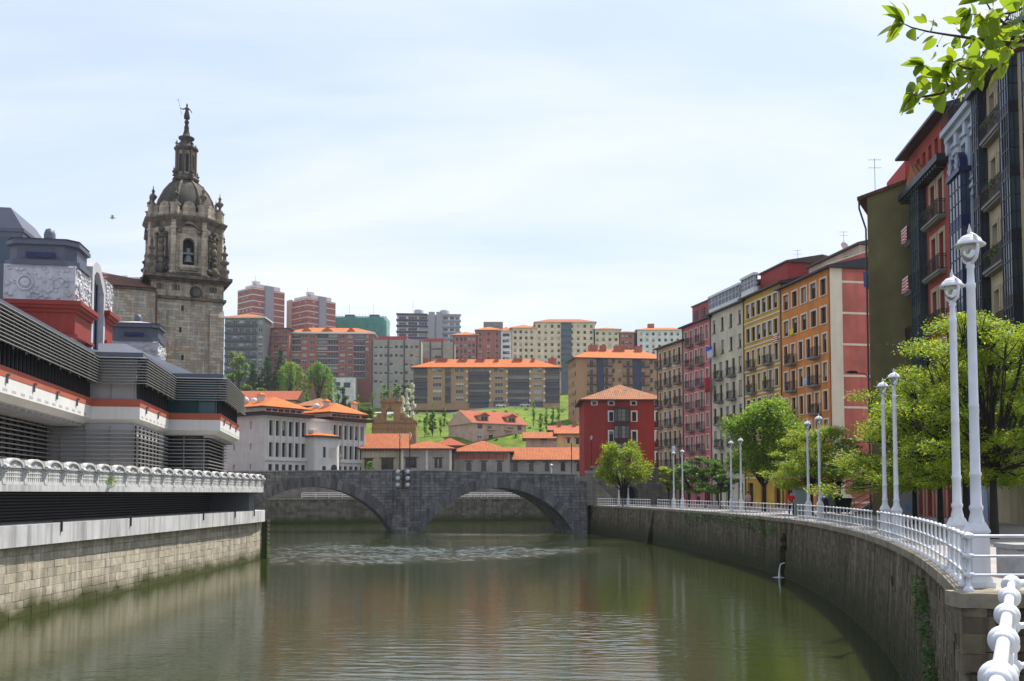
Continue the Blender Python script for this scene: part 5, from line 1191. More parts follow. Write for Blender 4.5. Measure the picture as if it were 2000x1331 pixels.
# -- orange brick block with dark blue stripes
Y = 325; s_ = F/Y; zb = hz(30,Y)-1; A = P2(1126,Y); B = P2(1300,Y+4)
b = far('striped_block', 'orange brick apartment block with dark blue stair strips and orange roof', A, B, 14, zat(700,Y), zb, 22, G_HILL); z_ = lambda py: zat(py,Y)-zb; X_ = lambda zx: ((1040+zx/5.12)-1126)/s_
ops = []
for row, zy in enumerate((540,635,725,815,905,995)):
    py = 600+zy/5.12; z0_, z1_ = z_(py+5.5), z_(py-5)
    for zx in (480,):  ops.append((X_(455)+.1,X_(500),z0_+.3,z1_,FST(FR_DARK,nx=3))) if False else None
    for zx in (805,870,1200): ops.append((X_(zx),X_(zx+32),z0_+.35,z1_,F_D))
    for zx,w in ((580,32),(735,32),(958,32),(1118,28)): ops.append((X_(zx),X_(zx+w),z0_-.5,z1_+.1,F_D))
    for zx,w in ((552,95),(725,85),(918,105),(1112,85)): b.balcony(X_(zx),z0_-.55,w/5.12/s_,1.1,GREYB,GREYB)
b.front(ops, b.H, BRICK_O); b.body(b.H, BRICK_O, (.3,.02,0,.3))
for zx,w in ((650,72),(1022,90)): b.part('stair_strip', MB().box(X_(zx),X_(zx+w),-.25,.1,.0,b.H), DBLUE)
lops = [(a,c,b.H-2.6-k*3.15,b.H-1.0-k*3.15,F_D) for k in range(6) for a,c in ((1.5,2.5),(4.5,5.5),(7.5,9.3),(11.2,13))]
b.left(lops, b.H, BRICK_O); b.roof(b.H, 4.0, TILE_O, 1.3, 'hip', eave=FR_BROWN)
for zx,w_ in ((650,3),(755,2),(925,3.5),(1130,2.2)): mb = MB(); x = X_(zx); mb.box(x-w_/2,x+w_/2,5,6.4,b.H+2,b.H+5.2); b.part('chimney', mb, CHIM)
# -- red brick block with white balcony frames
Y = 458; s_ = F/Y; zb = hz(-80,Y)-6; A, B = P2(562,Y), P2(728,Y+2)
b = far('brick_block', 'red brick apartment block with white balcony frames above the willows', A, B, 14, zat(652,Y), zb, 23, G_HILL); X_ = lambda zx: ((430+zx/4.754)-562)/s_; z_ = lambda py: zat(py,Y)-zb; ops = []
for row, zy in enumerate((650,707,767,828,888,948,1010)):
    py = 520+zy/4.754; z0_, z1_ = z_(py+3.2), z_(py-3.4)
    for zx in (752,822,1103,1175): ops.append((X_(zx),X_(zx+44),z0_,z1_,F_W))
    ops.append((X_(1342),X_(1368),z0_,z1_,F_W))
    for a,c in ((630,735),(890,985),(992,1085),(1232,1335)):
        ops.append((X_(a),X_(c),z_(py+5),z_(py-5),style(FR_WHITE,None,0,4,1,.9,False,.4)))
        b.part('balcony', MB().box(X_(a)-.15,X_(c)+.15,-.35,.2,z_(py+5.9),z_(py+5)).box(X_(a),X_(c),-.3,-.2,z_(py+5),z_(py+2.4),1), [BANDW, GREYB])
b.front(ops, b.H, BRICK_R); b.body(b.H, BRICK_R, (1.1,.02,0,.02)); b.left(grid(14,b.H,2,1.6,1.5,3,rows=5), b.H, W_CR)
b.part('eave_band', MB().box(-.8,b.W+.8,-1.0,.02,b.H,b.H+.6), BANDW); b.roof(b.H+.6, 3.2, TILE_O, .8, 'hip', eave=BANDW, ridge=9)
for x,w_ in ((5,6),(14,7),(26,5)): mb = MB(); mb.add([(x,.2,b.H+.8),(x+w_,.2,b.H+.8),(x+w_/2,.2,b.H+3.4),(x,7,b.H+.8),(x+w_,7,b.H+.8),(x+w_/2,7,b.H+3.4)], [(0,1,2),(1,4,5,2),(3,0,2,5)]); me = mb.mesh('dormer', [TILE_O]); slope_uv(me); inst('dormer', me, b.root)
base = far('white_podium', 'white low building with grey openings under the brick block', P2(648,450), P2(692,450), 8, zat(738,450), hz(-75,450)-4, 24); base.front([(1.0,3.6,base.H-4,base.H-2,F_D),(5.2,8.2,base.H-4.6,base.H-2.2,F_D)], base.H, W_WH); base.body(base.H, W_WH); base.root['category'] = 'building'
# -- grey balcony block
Y = 440; zb = hz(-120,Y)-8; A, B = P2(436,Y), P2(514,Y); b = far('grey_block', 'dark grey apartment block with long balconies beside the church tower', A, B, 13, zat(622,Y), zb, 25, G_HILL)
b.front(grid(b.W,b.H,6,1.9,1.7,3.45,1.0,8,.8), b.H, W_GR); b.body(b.H, W_GR, (.3,.02,0,.02)); b.right([], b.H, GREYB)
for k in range(8): b.part('balcony', MB().box(.2,b.W-3.4,-1.2,0,b.H-3.8-k*3.45,b.H-2.75-k*3.45), GREYB)
b.part('eave_band', MB().box(-.6,b.W+.6,-1.3,13,b.H,b.H+.5), BANDW); b.roof(b.H+.5, 2.2, TILE_O, .6, 'hip')
b = far('brick_infill_block', 'low red brick block between the grey block and the brick block', P2(512,452), P2(562,452), 12, zat(642,452), hz(-110,452)-5, 26, G_HILL); b.front(grid(b.W,b.H,3,2.2,1.6,3.2,1.0,6,.9), b.H, BRICK_R); b.body(b.H, BRICK_R); b.roof(b.H,1.6,TILE_O,1.0,'shed')
for k in range(6): b.part('balcony', MB().box(.4,b.W-.5,-1.0,0,b.H-3.6-k*3.2,b.H-2.7-k*3.2), BRICK_R)
# -- two red and white towers
def striped_tower(label, xl, xc, xr, Y, ytop, nfl, seed, shaft, lshaft=None):
    s_ = F/Y; a = (xc-xl)/s_; c = (xr-xc)/s_; th = math.atan(math.sqrt(.8)); C = Vector(P2(xc,Y)); th = R(42)
    u1 = Vector((-math.cos(th),math.sin(th))); u2 = Vector((math.sin(th),math.cos(th))); L1 = a/math.cos(th)*.97; L2 = c/math.sin(th)*.98
    A = C+u1*L1; zb = hz(0,Y)-4; b = far('tower_block', label, A, C, L2, zat(ytop,Y), zb, seed, G_HILL); fl = 3.05
    b.front(grid(b.W,b.H,4,1.3,1.3,fl,1.3,nfl,1.0,F_W), b.H, BRICK_R); b.right(grid(L2,b.H,1,1.3,1.3,fl,1.3,nfl,L2*.18,F_W), b.H, BRICK_R); b.body(b.H, BRICK_R, (.3,.3,0,.0))
    for k in range(nfl+1):
        z = b.H-.25-k*fl; b.part('floor_band', MB().box(-.05,b.W+.05,-.07,.0,z-.42,z).box(b.W,b.W+.07,.0,L2,z-.42,z), BANDW)
    b.part('shaft', MB().box(b.W-.1,b.W+1.0,L2*shaft[0],L2*shaft[1],0,b.H+1.6), paint('shaft_grey',(.28,.29,.32),.7,.08,.2))
    if lshaft: b.part('shaft', MB().box(b.W*lshaft[0],b.W*lshaft[1],-.6,.2,0,b.H+.6), paint('shaft_beige',(.42,.39,.34),.7,.08,.2))
    b.part('roof_plant', MB().box(2,b.W-1,3,L2-2,b.H,b.H+2.2).box(b.W-4,b.W-1.5,2,5,b.H+2.2,b.H+3.6), BANDW)
    b.part('mast', MB().tube([(b.W*.6,5,b.H+2),(b.W*.6,5,b.H+7)], .06, 5), GREYB)
striped_tower('red tower with white bands next to the church, leftmost of the pair', 449, 490, 541, 480, 561, 12, 27, (.36,.62))
striped_tower('red tower with white bands right of its taller twin', 545, 598, 645, 492, 582, 11, 28, (.38,.62), (.04,.26))
b = far('tower_block', 'red and white tower block top peeping out left of the church tower', P2(224,500), P2(285,500), 14, zat(542,500), 40, 29, G_HILL); b.front(grid(b.W,b.H,6,1.3,1.3,3.05,1.3,3,1.0), b.H, BRICK_R); b.body(b.H, BRICK_R)
for k in range(6): b.part('floor_band', MB().box(-.05,b.W+.05,-.07,.0,b.H-.6-k*3.05,b.H-.2-k*3.05), BANDW)
b.part('shaft', MB().box(2,5,-.5,1,0,b.H+.8), BANDW)
# -- building wrapped in green netting
Y = 520; A, B = P2(643,Y), P2(752,Y); zb = 52; b = far('netted_building', 'building under works wrapped in translucent green scaffold netting', A, B, 16, zat(618,Y), zb, 30); b.root['category'] = 'building'
b.body(b.H-.4, paint('netted_core',(.16,.19,.19),.8,.2,.2), (1.4,1.4,1.4,1.4))
m, nt_, N_, L_, bs = base_mat('green_net'); bs.inputs['Base Color'].default_value = (.03,.25,.20,1); tr = N_.new('ShaderNodeBsdfTransparent'); ms = N_.new('ShaderNodeMixShader'); tcx = N_.new('ShaderNodeTexCoord')
L_.new(ramp(N_, L_, noise(N_, L_, tcx.outputs['Object'], .25, 4), [(.3,.55),(.7,.85)]), ms.inputs[0]); L_.new(tr.outputs[0], ms.inputs[1]); L_.new(bs.outputs[0], ms.inputs[2]); L_.new(ms.outputs[0], N_['Material Output'].inputs[0]); NET = m
mb = MB(); nn = 14
for face in range(2):
    for i in range(nn):
        f = lambda t: .25*math.sin(t*5); L0 = b.W if face == 0 else 16; x0, x1 = L0*i/nn, L0*(i+1)/nn
        P = [(x0,f(i),0),(x1,f(i+1),0),(x1,f(i+1),b.H),(x0,f(i),b.H)] if face == 0 else [(b.W+f(i),x0,0),(b.W+f(i+1),x1,0),(b.W+f(i+1),x1,b.H),(b.W+f(i),x0,b.H)]
        mb.add(P, [(0,1,2,3)], 0, True)
b.part('netting', mb, NET); mb = MB()
for i in range(20): mb.tube([(b.W*i/19,.35,0),(b.W*i/19,.35,b.H+1.2)], .05, 4)
for k in range(10): mb.tube([(0,.35,b.H-k*2),(b.W,.35,b.H-k*2)], .05, 4)
tag(b.part('scaffold_poles', mb, GREYB), kind='stuff')
for x in (7,20): b.part('roof_tank', MB().box(x,x+5,4,9,b.H-.4,b.H+1.6), DBLUE)
for x in (9,22): b.part('mast', MB().tube([(x,6,b.H+1),(x,6,b.H+8)], .06, 5), GREYB)
# -- blue-grey tower
Y = 530; s_ = F/Y; A, B = P2(774,Y), P2(836,Y); zb = 52
b = far('blue_grey_tower', 'blue-grey apartment tower with curved roof tanks on the skyline', A, P2(898,Y+3), 14, zat(614,Y), zb, 31, G_HILL); X_ = lambda px: (px-774)/s_
ops = [(X_(x),X_(x+w),b.H-1.0-k*3.15-1.5,b.H-1.0-k*3.15,FST(FR_WHITE,nx=3)) for k in range(6) for x,w in ((778,14),(796,18),(817,16),(865,9),(878,8),(889,7))]
b.front(ops, b.H, W_WH); b.body(b.H, W_WH)
for k in range(7):
    z = b.H-k*3.15; b.part('balcony', MB().box(-.4,X_(834),-1.3,0,z-.6,z+.35), DBLUE); b.part('balcony', MB().box(X_(863),b.W+.5,-1.3,0,z-.7,z+.3), LBLUE)
b.part('stair_shaft', MB().box(X_(836),X_(848),-1.6,0,0,b.H+1.3).box(X_(851),X_(863),-1.6,0,0,b.H+1.3), paint('shaft_grey2',(.30,.31,.33),.7,.08,.2))
for px in (817,868): b.part('roof_tank', MB().lathe([(2.7,0),(2.7,2.6),(2.2,3.0)], 16, (X_(px),5,b.H+.3)), paint('tank_grey',(.32,.33,.36),.7,.08,.2))
b.part('mast', MB().tube([(X_(805),5,b.H),(X_(805),5,b.H+8)], .06, 5), GREYB)
# -- stepped concrete building
for (xl,xr,yt,Y,k,lab) in ((726,820,664,446,5,'wide olive concrete block with long window bands behind the brick block'),(817,886,668,462,4,'olive concrete block end with few windows left of the red-brown block')):
    b = far('concrete_block', lab, P2(xl,Y), P2(xr,Y), 14, zat(yt,Y), hz(-40,Y)-4, 32, G_HILL); b.front(grid(b.W,b.H,9 if k == 5 else 3,1.4,1.2,3.9,2.6,k,.9 if k == 5 else 6,F_D), b.H, W_OLV); b.body(b.H, W_OLV)
    for i in range(k+1): b.part('floor_band', MB().box(0,b.W,-.1,.0,b.H-1.5-i*3.9,b.H-.4-i*3.9), CONC2)
    for i in range(4): b.part('pier', MB().box(b.W*i/3-.3,b.W*i/3+.3,-.3,.02,0,b.H), GREYB)
    b.part('rooftop', MB().box(2,b.W*.7,4,12,b.H,b.H+2.2), paint('red_rooftop',(.30,.04,.04),.7,.1,.2))
# -- red-brown block and cream blocks on the ridge
Y = 482; s_ = F/Y
def ridge(label, xl, xr, yt, mat, n, w, fl, rows, seed, roofm=TILE_O, rh=2.4, st=F_D, Yv=482, strips=None, h=1.45, name='ridge_block'):
    b = far(name, label, P2(xl,Yv), P2(xr,Yv), 14, zat(yt,Yv), hz(0,Yv)-6, seed, G_HILL); b.front(grid(b.W,b.H,n,w,h,fl,1.2,rows,1.2,st), b.H, mat); b.body(b.H, mat); b.roof(b.H, rh, roofm, .9, 'hip', eave=CREAM); b.right([], b.H, mat); b.left([], b.H, mat)
    if strips:
        for a,c in cols(b.W,strips,1.5,1.0): b.part('white_strip', MB().box(a-.05,a,-.1,0,0,b.H-.8).box(c,c+.05,-.1,0,0,b.H-.8), BANDW)
    return b
ridge('red-brown block with white window strips, lower wing at the left', 885, 932, 655, BRICK_R, 5, 1.3, 3.0, 6, 33, strips=5)
ridge('taller red-brown block with white window strips beside the cream blocks', 930, 978, 645, BRICK_R, 3, 1.5, 3.0, 7, 34, strips=3)
b = ridge('narrow block of cluttered glazed balconies on the ridge', 977, 1000, 647, W_WH, 3, 1.6, 2.9, 7, 35, st=F_D)
ridge('cream block left of the tall yellow block on the ridge', 999, 1046, 641, W_CR, 4, 1.25, 3.0, 7, 36)
b = ridge('tall pale yellow block with a glazed column on the ridge skyline', 1046, 1163, 630, W_CR, 9, 1.25, 3.0, 8, 37, TILE_R, 2.6)
b.part('glazed_column', MB().box(12.5,17.5,-.6,.1,2,b.H-.3), GL2)
for k in range(9): b.part('floor_band', MB().box(12.4,17.6,-.75,-.6,b.H-1.2-k*3,b.H-.6-k*3), GREYB)
ridge('lower cream block right of the tall yellow block', 1160, 1212, 644, W_CR, 4, 1.3, 3.0, 5, 38, TILE_R, 1.8); ridge('short dark red block on the ridge', 1210, 1240, 650, BRICK_R, 3, 1.3, 3.0, 5, 39, TILE_R, 1.2)
b = ridge('pale grey block with orange roof above the tan house', 1246, 1345, 645, W_WH, 8, 1.25, 3.0, 6, 40, TILE_O, 2.2); b.part('rooftop', MB().box(6,9,5,8,b.H+1,b.H+4), CHIM)
b = far('rooftop_block', 'small dark rooftop block behind the red-brown blocks', P2(944,515), P2(982,515), 10, zat(629,515), 60, 41); b.front([], b.H, W_GR); b.body(b.H, W_GR)

# ================================================================== ACROSS THE BRIDGE
SILV = paint('pale_stone_white', (.60,.57,.51), .8, .1, .35); SILL2 = paint('pinkish_stone', (.52,.45,.40), .8, .12, .35)
A = Vector(P2(518,188)); dv = Vector((.6,.8)); Lw = 26.5; B = A+dv*Lw; zb = ZS-.5
wb = Bld('white_civic_building', 'white civic building with tall dark windows and orange roof past the bridge', 'building', A, B, 13.5, zb, None, 50)
H = zat(812,190)-zb; zr_ = lambda py: zat(py,193)-zb; ops = []
stw = style(FR_DARK, None, 0, 2, 1, .55, False, .15); aro = style(FR_DARK, None, 0, 2, 1, .4, False, 0)
for x0,x1,n in ((.5,10.3,6),(16.9,26.2,6)):
    for a,c in cols(x1-x0,n,.95,.35):
        a += x0; c += x0; ops += [(a,c,zr_(853),zr_(824),stw),(a,c,zr_(894),zr_(866),stw),(a,c,zr_(923),zr_(908),aro)]
        for z in (zr_(908),): 
            mb = MB(); r = .475; mb.add([(a+r+r*math.cos(math.pi*i/8), -.012, z-r+r*math.sin(math.pi*i/8)) for i in range(9)]+[(c,-.012,z+.02),(a,-.012,z+.02)], [tuple(range(9))]) ; 
    for i in range(n+1):
        x = x0+.12+(x1-x0-.35)*i/n; wb.part('pilaster', MB().box(x-.16,x+.16,-.22,.02,zr_(896),zr_(821)), SILV)
wb.front(ops, H, SILV); wb.body(H, SILV, (.7,.02,0,.3))
wb.left([(a,c,z0_,z1_,stw) for a,c in ((4.0,4.6),(9.0,9.6)) for z0_,z1_ in ((zr_(840),zr_(825)),(zr_(880),zr_(868)),(zr_(918),zr_(908)))], H, SILL2)
wb.band(zr_(901), SILV, .7, .3); wb.band(zr_(820), SILV, .5, .15); wb.band(zr_(862), SILV, .3, .06)
wb.part('eave', MB().box(-1.1,11.2,-1.3,14.2,H,H+.55).box(16.2,Lw+1.0,-1.3,14,H-.02,H+.5), paint('dark_eave',(.035,.02,.016),.7))
def clerestory(x0,x1):
    wb.part('clerestory', MB().box(x0+.6,x1-.6,.6,12,H+.5,H+1.5), SILV)
    for i in range(6): x = x0+1+(x1-x0-2)*i/6; wb.part('window', MB().box(x,x+1.1,.52,.62,H+.75,H+1.3), FR_DARK)
    wb.roof(H+.5, .5, TILE_O, 1.4, 'hip', x0=x0, x1=x1, y1=12, name='eave_roof', th=.08, ridge=4); wb.roof(H+1.5, 2.3, TILE_O, .7, 'hip', x0=x0, x1=x1, y0=.3, y1=12, ridge=4)
clerestory(-.3,10.6); clerestory(16.5,26.4)
wb.part('link_wing', MB().box(10.4,16.8,1.2,12,0,H-.8), SILV); wb.roof(H-.8,1.2,TILE_O,.5,'gable',x0=10.4,x1=16.8,y0=1.2,y1=12,name='link_roof')
zp_ = zr_(853); wb.part('porch', MB().prism([(10.2,.02),(10.2,-2.2),(11.4,-3.0),(15.6,-3.0),(16.9,-2.2),(16.9,.02)],0,zp_), SILV); wb.part('porch_parapet', MB().box(11,16,-1,.1,zp_+.9,zp_+1.5), SILV)
mb = MB(); f = [(9.7,.3),(9.7,-2.5),(11.2,-3.6),(15.8,-3.6),(17.4,-2.5),(17.4,.3)]; mb.prism(f, zp_, zp_+.35, 1); mb.add([(x,y,zp_+.355) for x,y in f]+[(12,0,zp_+1.2),(15.2,0,zp_+1.2)], [(1,2,6),(2,3,7,6),(3,4,7),(0,1,6),(4,5,7)], 0); me = mb.mesh('porch_roof',[TILE_O, FR_BROWN]); slope_uv(me); inst('porch_roof', me, wb.root)
wb.part('porch_window', MB().box(11.9,12.5,-3.04,-2.9,zr_(893),zr_(872)), FR_DARK); wb.part('plaque', MB().box(13.4,15.2,-3.05,-2.9,zr_(893),zr_(873)), SILL2)
for x,w_ in ((11.7,.9),(14.0,1.6)):
    mb = MB(); n = 10; mb.add([(x+w_/2+w_/2*math.cos(math.pi*i/n),-3.02,zr_(913)+w_*.4*math.sin(math.pi*i/n)) for i in range(n+1)]+[(x,-3.02,zr_(925)),(x+w_,-3.02,zr_(925))][::1], [tuple(range(n+3))]); wb.part('porch_arch', mb, FR_DARK)
for x,y in ((2,4),(5.5,9),(19,4),(23,8),(26,3)): wb.part('chimney', MB().box(x,x+1,y,y+1,H+1.5,H+4.2), SILL2); me = MB().add([(x-.3,y-.3,H+4.2),(x+1.3,y-.3,H+4.2),(x+1.3,y+1.3,H+4.2),(x-.3,y+1.3,H+4.2),(x+.5,y+.5,H+4.8)], [(0,1,4),(1,2,4),(2,3,4),(3,0,4)]).mesh('chimney_cap', TILE_O); slope_uv(me); inst('chimney_cap', me, wb.root)
for i in range(3):
    wb.part('skylight_dome', MB().ball((1.5+i*2.2,8,H+3.2),.8,10,6), LENS); wb.part('skylight_dome', MB().ball((19+i*2,7,H+3.2),.75,10,6), LENS)
# low stone range
TILE_S = rooftile('weathered_orange_tile', (.45,.125,.032), (.31,.085,.025), moss=.35)
ST_G = ashlar('station_stone', (.40,.37,.30), (.33,.30,.25), (.22,.2,.17), .8, .35, bmp=.3, stain=(.14,.12,.1), stain_amt=.4); ST_C = PLAST('station_cream',(.50,.43,.29)); ST_B = PLAST('station_brick',(.34,.12,.07))
def low(label, xl, xr, ye, yr, Y, mat, wins, depth=10, kind='hip', mid=None, over=.9, tile=None, ridge=None, seed=0, arch=False, zb=ZS-.2, name='station_building', group='low station buildings past the bridge', st=None):
    b = Bld(name, label, 'building', P2(xl,Y), P2(xr,Y), depth, zb, group, seed); s = F/Y; H = zat(ye,Y)-zb; tile = tile or TILE_S; st = st or style(FR_BROWN, None, 0, 3, 3, .3, True, 0)
    ops = [((x-xl)/s,(x-xl+w)/s,zat(y1,Y)-zb,zat(y0,Y)-zb,st) for x,w,y0,y1 in wins]; b.front(ops, H, mat); b.body(H, mat, (.5,.02,0,.02)); b.left([],H,mat); b.right([],H,mat)
    b.roof(H, zat(yr,Y+depth/2)-zat(ye,Y+depth/2), tile, over, kind, ridge=ridge); b.H = H; b.s = s
    for o in ops: b.part('lintel', MB().box(o[0]-.35,o[1]+.35,-.1,.0,o[3]+.02,o[3]+.25), FR_BROWN)
    if arch:
        for o in ops:
            w_ = o[1]-o[0]; r = w_/2
            for sx in (0,1): b.part('arch_corner', MB().add([(o[sx],.04,o[3])]+[(o[0]+r+(r if sx else -r)*math.cos(q*math.pi/8),.04,o[3]-r+r*math.sin(q*math.pi/8)) for q in range(5)], [tuple(range(6)) if sx == 0 else tuple(range(5,-1,-1))]), mat)
    return b
b = low('cream station building with timber brackets and wide tiled roof', 706, 790, 878, 846, 208, ST_C, [(712,16,897,915),(745,24,896,918)], 14, kind='gable', seed=51)
for i in range(14): b.part('eave_bracket', MB().box(.2+i*.62,.42+i*.62,-.7,0,b.H-.35,b.H-.01), FR_BROWN)
b = low('stone station pavilion with twin arched windows and pyramid roof', 784, 882, 878, 862, 203, ST_G, [(792,22,895,913),(849,6,896,913),(857.5,6,896,913)], 9, seed=52)
for x in (784,832,878): b.part('quoin', MB().box((x-784)/b.s,(x-784)/b.s+.45,-.06,.02,0,b.H), CREAM)
b = low('station building with brick upper band and three arched windows', 886, 996, 884, 861, 206, ST_G, [(911,10,902,920),(940,10,902,920),(971,10,902,920)], 11, seed=53, arch=True)
b.part('brick_band', MB().box(.3,b.W-.5,-.05,.0,b.H-1.45,b.H-.25), ST_B)
for i in range(7): b.part('timber_stud', MB().box(1.0+i*1.55,1.12+i*1.55,-.09,.0,b.H-1.45,b.H-.25), FR_BROWN)
b = low('long low station wing with five arched windows and orange roof', 992, 1150, 900, 874, 209, ST_G, [(1002+i*31,9,904,920) for i in range(5)], 13, kind='gable', seed=54, arch=True)
b = low('small house with dark red hipped roof behind the station pavilion', 850, 905, 872, 856, 222, ST_B, [], 9, seed=55, tile=TILE_R, name='small_house', group='small houses below the hill')
b = low('yellow small house with orange roof beside the dark red house', 1090, 1150, 849, 838, 228, W_YL, [(1108,5,857,866),(1125,6,857,868)], 8, 'gable', seed=56, name='small_house', group='small houses below the hill', st=F_D)
b = low('low house with bright orange roof right of the pink house', 1028, 1082, 858, 844, 240, W_PK, [(1058,8,860,866)], 9, 'gable', seed=57, name='small_house', group='small houses below the hill', st=F_D)
b = low('long pinkish roof house behind the yellow small house', 1076, 1150, 842, 831, 262, W_PK, [], 9, 'gable', seed=58, tile=TILE_R, name='small_house', group='small houses below the hill')
for x in (2,6,9): b.part('chimney', MB().box(x,x+.8,3,3.8,b.H+1,b.H+2.8), CHIM)
b = low('pale pink house with red roof left of the white civic building', 448, 575, 783, 762, 262, W_PK, [(560,6,790,800),(520,6,788,795)], 10, 'gable', seed=59, tile=TILE_R, name='small_house', group='small houses below the hill', st=F_D)
b = low('pavilion with a wide brown-orange hipped roof behind the civic building', 578, 655, 795, 776, 238, W_PK, [], 10, 'hip', seed=60, tile=TILE_B, name='small_house', group='small houses below the hill', over=1.0)
b = low('tiny roof pavilion of orange tiles behind the civic building', 515, 575, 793, 779, 232, W_PK, [], 8, 'hip', seed=61, name='small_house', group='small houses below the hill')
# pink house with dormers
th = R(33); A = Vector(P2(924,268)); B = A+Vector((math.cos(th),math.sin(th)))*17.2; zb = 10
b = Bld('dormer_house', 'pinkish house with two dormers on its red roof below the grass slope', 'house', A, B, 13.5, zb, None, 62); H = zat(828,270)-zb; s = 17.2/101; ops = []
for x,w,y0,y1,st in ((932,9,828,839,F_B),(951,8,829,839,F_D),(988,12,829,838,F_D),(1008,8,829,839,F_D),(932,8,847,858,F_W),(953,8,848,858,F_B),(991,9,847,859,F_W),(1007,9,848,859,F_W),(991,9,869,875,F_B),(1009,9,869,875,F_B)):
    ops.append(((x-924)*s,(x+w-924)*s,zat(y1,273)-zb,zat(y0,273)-zb,st))
b.front(ops, H, W_PK); b.body(H, W_PK, (.3,.02,0,.02)); rh = zat(801,275)-zat(828,275); b.roof(H, rh, TILE_R, .5, 'gable', eave=W_PK)
b.part('gable_wall', MB().add([(-.02,0,0),(-.02,13.5,0),(-.02,13.5,H),(-.02,6.75,H+rh+.1),(-.02,0,H)], [(4,3,2,1,0)]), W_PK)
for x in (4.2,13.2):
    b.part('dormer_wall', MB().box(x-1.4,x+1.4,1.2,4,H+.6,H+2.4), W_PK); b.part('window', MB().box(x-.9,x-.1,1.12,1.22,H+.9,H+2.0).box(x+.1,x+.9,1.12,1.22,H+.9,H+2.0), FR_DARK)
    me = MB().add([(x-1.9,.7,H+2.3),(x+1.9,.7,H+2.3),(x,.7,H+3.2),(x-1.9,5,H+2.3),(x+1.9,5,H+2.3),(x,5,H+3.2)], [(0,1,2),(1,4,5,2),(3,0,2,5)]).mesh('dormer_roof', TILE_R); slope_uv(me); inst('dormer_roof', me, b.root)
for x,z in ((5.5,zat(840,273)-zb),(11,zat(840,273)-zb)): b.balcony(x-1,z,2.6,1.0,W_PK,W_PK)
# sandstone gate front
Y = 232; s = F/Y; gt_ = thing('ruined_church_front', 'sandstone belfry gate with an open arch in front of the grass slope', 'ruin', (*P2(727,Y),ZS-.3)); SAND = ashlar('sandstone', (.36,.235,.10), (.28,.18,.08), (.17,.12,.07), .7, .35, stain=(.09,.06,.035), stain_amt=.6, bmp=.6)
gx = lambda px: (px-727)/s; gz = lambda py: zat(py,Y)-ZS+.3
def gput(n, mb): return mb.build(n, SAND, gt_)
gput('facade', MB().box(0,gx(812),0,4,0,gz(824))); gput('cornice', MB().box(-.25,gx(812)+.25,-.3,4.2,gz(826),gz(822))); gput('cornice', MB().box(-.1,gx(812)+.1,-.2,0,gz(838),gz(836)))
mb = MB(); x0,x1 = gx(744),gx(782); a0,a1 = gx(753),gx(768); zt_,z0_,sp_ = gz(786),gz(822)+.01,gz(805); r = (a1-a0)/2; n = 8
for y,fl in ((.4,1),(2.6,-1)):
    Q = lambda *p: mb.add([(u,y,v) for u,v in p], [tuple(range(len(p)))[::fl]])
    Q((x0,z0_),(a0,z0_),(a0,zt_),(x0,zt_)); Q((a1,z0_),(x1,z0_),(x1,zt_),(a1,zt_))
    for i in range(n):
        t0,t1 = math.pi-math.pi*i/n, math.pi-math.pi*(i+1)/n; Q((a0+r+r*math.cos(t0),sp_+r*math.sin(t0)),(a0+r+r*math.cos(t1),sp_+r*math.sin(t1)),(a0+r+r*math.cos(t1),zt_),(a0+r+r*math.cos(t0),zt_))
for i in range(n):
    t0,t1 = math.pi-math.pi*i/n, math.pi-math.pi*(i+1)/n; c = [(a0+r+r*math.cos(t),sp_+r*math.sin(t)) for t in (t0,t1)]; mb.quad((c[0][0],.4,c[0][1]),(c[0][0],2.6,c[0][1]),(c[1][0],2.6,c[1][1]),(c[1][0],.4,c[1][1]))
mb.quad((a0,.4,z0_),(a0,2.6,z0_),(a0,2.6,sp_),(a0,.4,sp_)); mb.quad((a1,2.6,z0_),(a1,.4,z0_),(a1,.4,sp_),(a1,2.6,sp_)); mb.quad((x1,.4,z0_),(x1,2.6,z0_),(x1,2.6,zt_),(x1,.4,zt_)); mb.quad((x0,2.6,z0_),(x0,.4,z0_),(x0,.4,zt_),(x0,2.6,zt_)); gput('belfry_arch', mb)
gput('belfry_cornice', MB().box(x0-.35,x1+.35,.1,2.9,zt_,gz(784))); gput('pediment', MB().add([(x0,.3,gz(784)),(x1,.3,gz(784)),((x0+x1)/2,.3,gz(775)),(x0,2.7,gz(784)),(x1,2.7,gz(784)),((x0+x1)/2,2.7,gz(775))], [(0,1,2),(5,4,3),(1,4,5,2),(0,2,5,3)]))
for x in (x0+.1,x1-.1,(x0+x1)/2): gput('finial', MB().lathe([(.25,0),(.15,.4),(.28,.7),(.05,1.3)],8,(x,1.5,gz(784) if x != (x0+x1)/2 else gz(775))))
for sx,xe in ((-1,x0),(1,x1)): gput('volute', MB().prism([(xe,.6),(xe+sx*2.2,.6),(xe+sx*2.2,2.2),(xe,2.2)][::sx], gz(824)+.02, gz(815)).prism([(xe,.7),(xe+sx*1.1,.7),(xe+sx*1.1,2.1),(xe,2.1)][::sx], gz(815), gz(807)))
gput('side_pediment', MB().add([(gx(795),.1,gz(822)),(gx(812),.1,gz(822)),(gx(803),.1,gz(815)),(gx(795),2,gz(822)),(gx(812),2,gz(822)),(gx(803),2,gz(815))], [(0,1,2),(1,4,5,2),(3,0,2,5)]))
